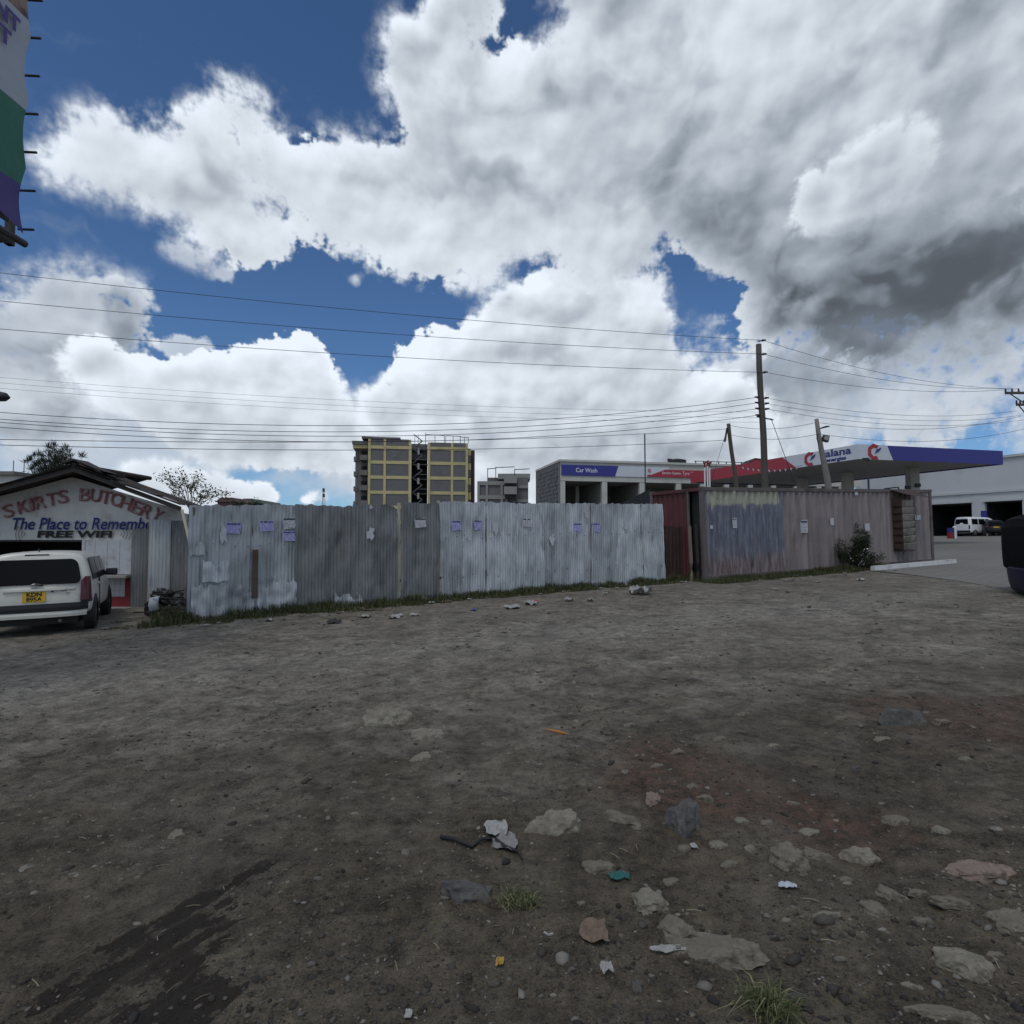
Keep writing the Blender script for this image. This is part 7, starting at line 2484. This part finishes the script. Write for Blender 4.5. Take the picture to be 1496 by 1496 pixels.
def blades(name, pts, hrange, wid, mat_, lean=0.5, seed=1, parent=None):
    """pts: array of root points; each blade a bent two-quad strip"""
    rs = np.random.RandomState(seed)
    N = len(pts)
    P = np.asarray(pts)
    h = rs.uniform(hrange[0], hrange[1], N) * (P[:, 3] if P.shape[1] > 3 else 1)
    a = rs.rand(N) * 6.283
    l = rs.rand(N) * lean
    dx, dy = np.cos(a) * l * h, np.sin(a) * l * h
    b = a + rs.uniform(-1, 1, N) + 1.57
    wx, wy = np.cos(b) * wid * 0.5, np.sin(b) * wid * 0.5
    w1 = rs.uniform(.6, 1.4, N)
    wx, wy = wx * w1, wy * w1
    V = np.zeros((N, 5, 3))
    V[:, 0] = np.stack([P[:, 0] - wx, P[:, 1] - wy, P[:, 2]], -1)
    V[:, 1] = np.stack([P[:, 0] + wx, P[:, 1] + wy, P[:, 2]], -1)
    mx, my, mz = P[:, 0] + dx * 0.4, P[:, 1] + dy * 0.4, P[:, 2] + h * 0.62
    V[:, 2] = np.stack([mx + wx * .8, my + wy * .8, mz], -1)
    V[:, 3] = np.stack([mx - wx * .8, my - wy * .8, mz], -1)
    V[:, 4] = np.stack([P[:, 0] + dx, P[:, 1] + dy, P[:, 2] + h * (1 - 0.35 * l)], -1)
    base = np.arange(N) * 5
    loops = np.stack([base, base + 1, base + 2, base + 3, base + 3, base + 2, base + 4], -1).ravel()
    st = np.stack([np.arange(N) * 7, np.arange(N) * 7 + 4], -1).ravel()
    me = bpy.data.meshes.new(name)
    me.vertices.add(N * 5); me.vertices.foreach_set('co', V.ravel())
    me.loops.add(len(loops)); me.loops.foreach_set('vertex_index', loops.astype(np.int32))
    me.polygons.add(len(st)); me.polygons.foreach_set('loop_start', st.astype(np.int32))
    me.update(calc_edges=True)
    me.materials.append(mat_)
    o = bpy.data.objects.new(name, me); COL.objects.link(o)
    if parent:
        o.parent = parent
    return o


def grass_strip():
    pts = []
    rs = random.Random(3)
    nrm = Vector((FU[1], -FU[0]))

    def put(x, y, k):
        pts.append((x, y, 0.0, k))
    for _ in range(24000):
        s = rs.uniform(-0.9, 14.2)
        dmax = 0.48 + 0.42 * (0.5 + mnoise.noise((s * 0.7, 1, 0))) + (0.18 if s < 5.5 else 0.0)
        d = -0.02 + dmax * rs.random() ** 1.4
        if mnoise.noise((s * 1.7, d * 3, 5)) < -0.28:
            continue
        p = Vector(FO) + Vector(FU) * s + nrm * d
        k = (0.45 + 0.9 * max(0, 0.5 + mnoise.noise((s * 1.3, 9, 2)))) * (1.2 - d / (dmax + 0.1))
        if s < 4.2:
            k *= 1.15
        put(p.x, p.y, k)
    cn = Vector((CU[1], -CU[0]))
    for _ in range(16000):
        s = rs.uniform(-0.5, 8.6)
        dmax = 1.15 - 0.05 * s + 0.4 * mnoise.noise((s * 0.6, 3, 0))
        d = 0.02 + max(0.15, dmax) * rs.random()
        if mnoise.noise((s * 1.9, d * 2.2, 15)) < -0.2 - 0.3 * (1 - d):
            continue
        p = Vector(CO) + Vector(CU) * s + cn * d
        put(p.x, p.y, 0.35 + 0.5 * max(0, 0.5 + mnoise.noise((s * 1.1, d * 2, 2))) + (0.5 if 5.0 < s < 8.2 and d < 0.6 else 0))
    # ragged weeds by the rubbish, left of the fence
    for _ in range(2500):
        x = rs.uniform(-8.4, -6.4); y = rs.uniform(11.8, 12.9)
        if mnoise.noise((x * 1.5, y * 1.5, 4)) < 0.12:
            continue
        put(x, y, 0.25)
    pts = np.array(pts)
    pts[:, 2] = gz(pts[:, 0], pts[:, 1]) + rough(pts[:, 0], pts[:, 1]) - 0.01
    o = blades('grass', pts, (0.07, 0.26), 0.013, GRASS, 1.0, 4)
    o['kind'] = 'stuff'; o['label'] = 'rough green grass and weeds along the foot of the fence'; o['category'] = 'grass'


grass_strip()


def leaf_cloud(name, centres, n_each, spread, size, mat_, parent, seed=2, aspect=2.2, droop=0.0):
    rs = np.random.RandomState(seed)
    C = np.repeat(np.asarray(centres), n_each, axis=0)
    N = len(C)
    off = rs.normal(0, 1, (N, 3)); off /= np.maximum(1.0, np.linalg.norm(off, axis=1, keepdims=True) / 1.6)
    P = C[:, :3] + off * spread * C[:, 3:4]
    d = rs.normal(0, 1, (N, 3)); d[:, 2] -= droop
    d /= np.linalg.norm(d, axis=1, keepdims=True)
    s = np.cross(d, rs.normal(0, 1, (N, 3))); s /= np.linalg.norm(s, axis=1, keepdims=True)
    L = (size * rs.uniform(.6, 1.4, N))[:, None]
    W = L / aspect
    V = np.stack([P, P + d * L * .5 + s * W * .5, P + d * L, P + d * L * .5 - s * W * .5], 1)
    me = bpy.data.meshes.new(name)
    me.vertices.add(N * 4); me.vertices.foreach_set('co', V.ravel())
    me.loops.add(N * 4); me.loops.foreach_set('vertex_index', np.arange(N * 4).astype(np.int32))
    me.polygons.add(N); me.polygons.foreach_set('loop_start', (np.arange(N) * 4).astype(np.int32))
    me.update(calc_edges=True)
    me.materials.append(mat_)
    o = bpy.data.objects.new(name, me); COL.objects.link(o)
    o.parent = parent
    return o


def build_bush():
    bs_, _ = on_plane(1236, 815, CO, CU)
    q_ = Vector(CO) + Vector(CU) * bs_ + Vector((CU[1], -CU[0])) * 0.50
    c = Vector((q_.x, q_.y, gh(q_.x, q_.y)))
    root = thing('bush', 'dark green bush growing against the container wall', 'bush', c)
    rs = random.Random(9)
    cen = []
    mb = MB()
    for k in range(48):
        a = rs.uniform(0, 6.283); r = rs.random() ** .6
        tip = Vector((math.cos(a) * 0.80 * r, math.sin(a) * 0.40 * r, 0.40 + 1.30 * rs.random() * (1 - 0.5 * r)))
        mb.path([(0.05 * math.cos(a), 0.05 * math.sin(a), -0.05), tip * 0.5 + Vector((0, 0, 0.1)), tip], [0.014, 0.009, 0.004], n=4)
        for t in (0.45, 0.7, 0.88, 1.0):
            cen.append((*(tip * t), 1.0 if t < 1 else 0.7))
    mb.build('stems', BARK, root)
    leaf_cloud('foliage', cen, 46, 0.10, 0.062, LEAF, root, 5, 2.4)
    fl = [(rs.uniform(-.5, .1), -0.42 + rs.uniform(-.05, .1), rs.uniform(.2, .75), 1) for _ in range(12)]
    o = leaf_cloud('blossom', fl, 3, 0.03, 0.05, PAPER, root, 6, 1.2)


build_bush()


def build_trees():
    # feathery tree behind the shop
    D_ = 30.0
    b = at(78, 760, D_)
    g = float(gz(b.x, b.y))
    root = thing('casuarina_tree', 'feathery dark tree rising behind the butchery roof', 'tree', (b.x, b.y, g))
    rs = random.Random(12)
    H = at(78, 664, D_).z - g
    MB().path([(0, 0, -0.2), (0.05, 0, H * .4), (-0.05, 0, H * .7), (0, 0, H)], [0.13, 0.10, 0.06, 0.02], n=8).build('trunk', BARK, root, smooth=True)
    mb = MB(); cen = []
    for px, py in ((44, 672), (50, 668), (56, 666), (62, 668), (70, 655), (79, 652), (86, 664), (94, 657), (99, 661), (74, 668), (90, 672), (66, 676), (40, 676), (82, 676), (120, 668), (104, 668), (55, 680), (95, 682), (75, 684)):
        e = at(px, py, D_ + rs.uniform(-1, 1)) - Vector((b.x, b.y, g))
        s0 = Vector((e.x * 0.25, e.y * 0.25, max(1.0, e.z - 1.3 - abs(e.x) * 0.6)))
        mb.path([Vector((0, 0, s0.z * 0.8)), s0, e], [0.05, 0.03, 0.008], n=4)
        for t in (0.2, 0.4, 0.6, 0.8, 1.0):
            q = s0.lerp(e, t)
            cen.append((q.x, q.y, q.z, 1.5 - 1.15 * t))
    mb.build('branches', BARK, root)
    leaf_cloud('crown', cen, 52, 0.13, 0.28, NEEDLE, root, 8, 12.0, -1.6)
    # thin-leaved sapling behind the iron screen
    D_ = 18.0
    b = at(277, 760, D_)
    g = float(gz(b.x, b.y))
    root = thing('sapling', 'sparse thin leaved young tree between the butchery and the fence', 'tree', (b.x, b.y, g))
    H = at(277, 738, D_).z - g
    MB().path([(0.05, 0, -0.2), (0, 0, H * .5), (0.03, 0, H)], [0.035, 0.028, 0.02], n=6).build('trunk', BARK, root, smooth=True)
    mb = MB(); cen = []
    for tip, via in (((232, 694), (262, 715)), ((243, 690), (264, 712)), ((262, 687), (270, 712)), ((270, 700), (274, 716)), ((283, 706), (279, 720)), ((294, 700), (283, 718)), ((305, 712), (288, 726)), ((318, 716), (295, 728)), ((335, 721), (305, 729)), ((250, 706), (266, 722)), ((300, 724), (286, 730)), ((288, 690), (280, 712)), ((254, 720), (268, 730))):
        o0 = Vector((b.x, b.y, g))
        e = at(*tip, D_ + rs.uniform(-.6, .6)) - o0; v = at(*via, D_) - o0
        mb.path([Vector((0.03, 0, H * 0.93)), v, v.lerp(e, .6) + Vector((0, 0, 0.04)), e], [0.014, 0.010, 0.007, 0.003], n=4)
        for t in (0.15, 0.35, 0.55, 0.75, 0.9, 1.0):
            q = v.lerp(e, t)
            cen.append((q.x, q.y, q.z, 1.0))
    mb.build('branches', BARK, root)
    leaf_cloud('crown', cen, 14, 0.085, 0.085, LEAF2, root, 9, 2.8, 0.6)
    # distant green crown above the fence
    D_ = 60.0
    b = at(360, 760, D_); g = float(gz(b.x, b.y))
    root = thing('distant_tree', 'low distant green tree top above the fence beside the brick house', 'tree', (b.x, b.y, g))
    H = at(360, 729, D_).z - g
    MB().path([(0, 0, -0.2), (0, 0, H * .5), (0.1, 0, H * 0.9)], [0.2, 0.15, 0.05], n=6).build('trunk', BARK, root)
    cen = [(rs.uniform(-1.6, 1.3), rs.uniform(-1, 1), H - 0.3 - rs.random() * 2.2, 1.0) for _ in range(50)]
    leaf_cloud('crown', cen, 40, 0.28, 0.22, LEAF, root, 10, 2.0)


build_trees()


def tuft(px, py, wpx, label, n, h, seed):
    c = G(px, py)
    rs = random.Random(seed)
    w_ = (G(px + wpx / 2, py) - c).length
    pts = []
    for _ in range(n):
        a = rs.uniform(0, 6.283); r = w_ * 0.75 * rs.random() ** .7
        x, y = c.x + r * math.cos(a), c.y + 0.8 * r * math.sin(a)
        pts.append((x, y, gh(x, y) - 0.004, 1.25 - 0.6 * r / w_))
    o = blades('grass_tuft', pts, h, 0.0045, TUFT, 2.2, seed)
    tag(o, label, 'grass')
    o['kind'] = 'stuff'


tuft(757, 1322, 78, 'small green grass tuft beside the broad dark grey rock', 190, (0.03, 0.09), 3)
tuft(1122, 1474, 100, 'larger grass tuft at the bottom edge below the biggest slab', 300, (0.03, 0.10), 4)

# ------------------------------------------------------------------ rubbish heap by the iron screen
BAG = pm('black_plastic', (0.013, 0.013, 0.014), 0.38, var=0.3, vs=8, bump=0.5, bs=14)
SHELL = pm('white_plastic_shell', (0.42, 0.46, 0.50), 0.45, var=0.15, dirt=(0.25, 0.26, 0.27))


def lump(name, px, py, wpx, hpx, mat_, label, cat, flat=0.7, seed=1, group=None, D_=None, crease=0.35):
    c = G(px, py) if D_ is None else at(px, py, D_)
    r = (G(px + wpx / 2, py) - G(px, py)).length
    hz = r * hpx / wpx
    bm = bmesh.new()
    bmesh.ops.create_icosphere(bm, subdivisions=4, radius=1.0)
    for v in bm.verts:
        q = v.co.normalized()
        n1 = mnoise.noise(q * 1.6 + Vector((seed, 0, 0)))
        n2 = abs(mnoise.noise(q * 3.6 + Vector((0, seed, 0))))
        n3 = abs(mnoise.noise(q * 8 + Vector((0, 0, seed))))
        k = 1 + 0.3 * n1 - crease * n2 - crease * 0.5 * n3
        v.co = Vector((q.x * r * k, q.y * r * flat * k, q.z * hz * k))
    me = bpy.data.meshes.new(name); bm.to_mesh(me); bm.free()
    me.materials.append(mat_)
    o = bpy.data.objects.new(name, me); COL.objects.link(o)
    o.location = (c.x, c.y, c.z + hz * 0.55)
    return tag(o, label, cat, group)


lump('rubbish_bag', 242, 899, 36, 34, BAG, 'black rubbish bag in front of the iron screen', 'bag', seed=2)
lump('rubbish_bag', 267, 900, 36, 36, BAG, 'black rubbish bag pressed against the fence corner', 'bag', seed=5)
lump('rubbish_bag', 254, 908, 34, 14, BAG, 'flat torn black bag at the foot of the rubbish heap', 'bag', seed=8)
c = G(240, 899)
mb = MB()
mb.grid(14, 14, lambda u, v: (c.x - 0.10 + 0.17 * math.sin(u * 3.0), c.y - 0.40 - 0.05 * math.sin(v * 3.1) + 0.16 * u, c.z + 0.12 + 0.30 * v + 0.04 * math.sin(u * 3)))
o = mb.build('plastic_shell', SHELL, None, smooth=True)
md = o.modifiers.new('thick', 'SOLIDIFY'); md.thickness = 0.006
tag(o, 'curved white plastic shell on top of the rubbish heap', 'plastic')
for i, (px, py, dx, dz) in enumerate(((250, 868, 0.35, 0.10), (262, 872, 0.30, -0.05), (236, 893, 0.5, 0.02))):
    p = G(px, 900)
    z = at(px, py, p.y).z
    o = MB().path([(p.x - dx, p.y - 0.2, z), (p.x, p.y - 0.22, z + dz * .3), (p.x + dx, p.y - 0.15, z + dz)], 0.018, n=6).build('stick', WOOD_DK)
    tag(o, ('upper dark stick poking from the rubbish heap', 'middle dark stick across the rubbish heap', 'low dark stick on the ground before the rubbish heap')[i], 'stick')

# ------------------------------------------------------------------ litter
PAPW = pm('white_litter', (0.33, 0.325, 0.305), 0.8, var=0.25, vs=20, dirt=(0.20, 0.185, 0.155), ds=14)
LRED = pm('red_litter', (0.42, 0.035, 0.035), 0.6, var=0.2)
LBLUE = pm('blue_litter', (0.05, 0.08, 0.22), 0.6, var=0.2)
LORG = pm('orange_litter', (0.42, 0.17, 0.03), 0.6, var=0.25)
LYEL = pm('yellow_litter', (0.42, 0.26, 0.05), 0.6, var=0.25)
LBRN = pm('brown_cardboard', (0.17, 0.12, 0.085), 0.85, var=0.25)
LTEAL = pm('teal_rag', (0.02, 0.11, 0.10), 0.8, var=0.35)
LDRK = pm('dark_litter', (0.03, 0.028, 0.027), 0.7, var=0.3)


def scrap(px, py, wpx, hpx, mat_, label, name='paper_scrap', cat='litter', group=None, lift=0.02, seed=None, curl=0.35):
    """crumpled sheet lying on the ground"""
    seed = seed or (px * 1.7 + py)
    c = G(px, py)
    hw = max(0.012, (G(px + wpx / 2, py) - c).length)
    hd = max(0.012, min((G(px, py - hpx / 2) - c).length, hw * 1.5))
    n = 9
    mb = MB()
    a = (seed * 0.7) % 3.14
    for j in range(n):
        for i in range(n):
            u, v = i / (n - 1) * 2 - 1, j / (n - 1) * 2 - 1
            e = 1 + 0.30 * mnoise.noise((u * 1.3 + seed, v * 1.3, 0))
            x = u * hw * e * (1 - 0.15 * abs(v)); y = v * hd * e * (1 - 0.15 * abs(u))
            z = curl * min(hw, hd) * (0.5 + mnoise.noise((u * 1.8, v * 1.8 + seed, 3))) + 0.25 * curl * min(hw, hd) * mnoise.noise((u * 5, v * 5, seed))
            mb.v.append((x, y, max(0.002, z + lift * 0.3)))
    for j in range(n - 1):
        for i in range(n - 1):
            k = j * n + i
            mb.f.append((k, k + 1, k + n + 1, k + n))
    o = mb.build(name, mat_)
    o.location = (c.x, c.y, c.z + 0.004)
    md = o.modifiers.new('thick', 'SOLIDIFY'); md.thickness = 0.0015
    return tag(o, label, cat, group)


scrap(724, 1214, 36, 22, PAPW, 'crumpled printed paper scrap beside the black strap', curl=0.35)
scrap(738, 1232, 34, 26, pm('grey_paper', (0.22, 0.21, 0.20), 0.8, var=0.3, vs=20), 'dirty grey paper under the white scrap', curl=0.3)
mb = MB()
pp = [G(x, y) + Vector((0, 0, 0.012 + 0.012 * (i % 2))) for i, (x, y) in enumerate(((645, 1226), (662, 1232), (690, 1240), (704, 1232), (722, 1228), (738, 1244), (758, 1248), (763, 1262)))]
mb.path(pp, [0.012, 0.011, 0.010, 0.009, 0.010, 0.010, 0.008, 0.005], n=6)
tag(mb.build('rubber_strap', BLACK, None, smooth=True), 'black rubber strap snaking over the dirt by the paper scrap', 'strap')
scrap(868, 1368, 36, 28, LBRN, 'torn brown cardboard piece below the grass tuft', 'cardboard_piece', curl=0.5)
scrap(730, 1410, 12, 12, LYEL, 'small yellow ring of litter on the bare dirt', 'round_litter', curl=0.9)
scrap(597, 1485, 11, 11, PAPW, 'white round bottle top near the bottom edge', 'round_litter', curl=0.2)
scrap(905, 1284, 32, 12, LTEAL, 'teal rag half buried beside the tan rock', 'rag', curl=0.5)
mb = MB(); mb.path([G(x, y) + Vector((0, 0, 0.01)) for x, y in ((798, 1067), (812, 1070), (820, 1072), (830, 1074))], [0.004, 0.010, 0.012, 0.004], n=5)
tag(mb.build('orange_twig', LORG), 'short orange peel strip on the grey gravel', 'litter')
mb = MB(); mb.path([G(x, y) + Vector((0, 0, 0.006)) for x, y in ((795, 1364), (801, 1368), (808, 1366))], 0.005, n=5)
tag(mb.build('white_shard', PAPW), 'curved white shard on the dirt right of the tuft', 'litter')
scrap(978, 1392, 52, 10, PAPW, 'shredded white plastic left of the biggest slab', 'plastic_shreds', curl=0.9)
scrap(1014, 1239, 10, 10, PAPW, 'narrow white chip below the dark boulder', 'plastic_chip', curl=0.3)
scrap(1150, 1297, 26, 8, SHELL, 'thin grey metal flake in the right foreground', 'metal_flake', curl=0.4)
scrap(886, 1420, 16, 12, PAPW, 'curl of white tape below the cardboard', 'tape_curl', curl=0.9)
# along the grass edge
LT = [(935, 868, 34, 10, PAPW, 'big crumpled white plastic bag at the fence end', 'plastic_bag', 1.6), (775, 883, 22, 8, PAPW, 'white wrapper with the red one beside it below the fence', 'wrapper', 1.2), (781, 881, 7, 7, LRED, 'bright red wrapper in the grass edge', 'wrapper', 1.5),
      (748, 888, 26, 5, PAPW, 'flat white paper strip left of the red wrapper', 'paper_scrap', 0.6), (693, 892, 12, 5, LBLUE, 'dull blue scrap in the grass edge', 'wrapper', 0.8), (831, 878, 14, 7, PAPW, 'folded white paper right of the red wrapper', 'paper_scrap', 1.4),
      (862, 878, 12, 6, PAPW, 'white scrap midway along the right half of the fence foot', 'paper_scrap', 1.2), (884, 868, 8, 6, PAPW, 'white scrap caught in grass left of the big bag', 'paper_scrap', 1.5), (379, 894, 14, 9, PAPW, 'white rag caught on the grass under the rusty strip', 'rag', 1.7),
      (303, 914, 10, 6, PAPW, 'white packet before the bleached patch sheet', 'packet', 0.9), (345, 897, 18, 8, LBRN, 'pale brown stick like scrap in the left grass', 'paper_scrap', 0.7), (393, 907, 12, 6, PAPW, 'white cup fragment right of the white rag', 'cup_fragment', 1.3),
      (488, 911, 22, 8, LDRK, 'dark rag on the ground at the grass edge', 'rag', 1.0), (533, 903, 16, 6, PAPW, 'white scrap right of the dark rag', 'paper_scrap', 0.9), (606, 899, 16, 5, PAPW, 'thin white scrap under the middle of the fence', 'paper_scrap', 0.9), (578, 902, 12, 5, PAPW, 'small white scrap left of the thin one', 'paper_scrap', 0.9),
      (1135, 862, 8, 4, PAPW, 'white scrap on the dirt before the blue painted container end', 'paper_scrap', 0.9), (1150, 866, 7, 4, LDRK, 'black scrap on the dirt before the container', 'paper_scrap', 1.2), (1195, 851, 8, 5, PAPW, 'white paper in the container grass', 'paper_scrap', 1.2), (1258, 848, 14, 5, PAPW, 'white plastic at the end of the container grass', 'plastic_scrap', 0.9),
      (155, 919, 10, 3, PAPW, 'small white paper on the ground right of the white car', 'paper_scrap', 0.8), (1008, 868, 6, 4, PAPW, 'white scrap at the foot of the dark timber post', 'paper_scrap', 1.0), (1166, 842, 5, 5, PAPW, 'tiny white scrap high in the container grass', 'paper_scrap', 1.2)]
for x, y, w_, h_, m_, lab, nm, cu in LT:
    scrap(x, y, w_ * 0.85, h_ * 0.8, m_, lab, nm, curl=cu * 0.5)
rs = random.Random(21)
for k in range(46):
    if k < 34:
        s_ = rs.uniform(0.2, 13.2); d = 0.42 + 0.35 * rs.random() + (0.25 if s_ < 5 else 0)
        p = Vector(FO) + Vector(FU) * s_ + Vector((FU[1], -FU[0])) * d
    else:
        s_ = rs.uniform(0.5, 8.0); d = 1.0 + 0.7 * rs.random()
        p = Vector(CO) + Vector(CU) * s_ + Vector((CU[1], -CU[0])) * d
    q = Vector((p.x, p.y, gh(p.x, p.y)))
    # back to the photo pixel only to reuse the scrap builder's sizes
    v = q - Vector((0, 0, EYE)); c_, sn = math.cos(PITCH), math.sin(PITCH)
    fy = c_ * v.y + sn * v.z; fz = -sn * v.y + c_ * v.z
    scrap(CX + F_PX * v.x / fy, CY - F_PX * fz / fy, rs.uniform(2.5, 6), rs.uniform(1.5, 3), rs.choice((PAPW, PAPW, LBRN, LBRN, PAPW, LDRK)), 'small scrap of litter along the grass edge', group='litter along the grass edge', curl=0.6)
mb = MB()
for k in range(110):
    y_ = 900 + 560 * rs.random(); x_ = 1500 * rs.random()
    p = G(x_, y_)
    a = rs.uniform(0, 3.14); l = rs.uniform(0.008, 0.035)
    d = Vector((math.cos(a) * l, math.sin(a) * l, 0))
    if abs(FU[1] * (p.x - FO[0]) * -1 + FU[0] * (p.y - FO[1])) < 0.3 or p.y > 13:
        continue
    mb.path([p - d + Vector((0, 0, .006)), p + Vector((0, 0, .010)), p + d + Vector((0, 0, .006))], 0.0022, n=3)
o = mb.build('straw', pm('dry_straw', (0.21, 0.18, 0.12), 0.8, var=0.3))
o['kind'] = 'stuff'; o['label'] = 'dry straws and twigs strewn on the dirt'; o['category'] = 'straw'
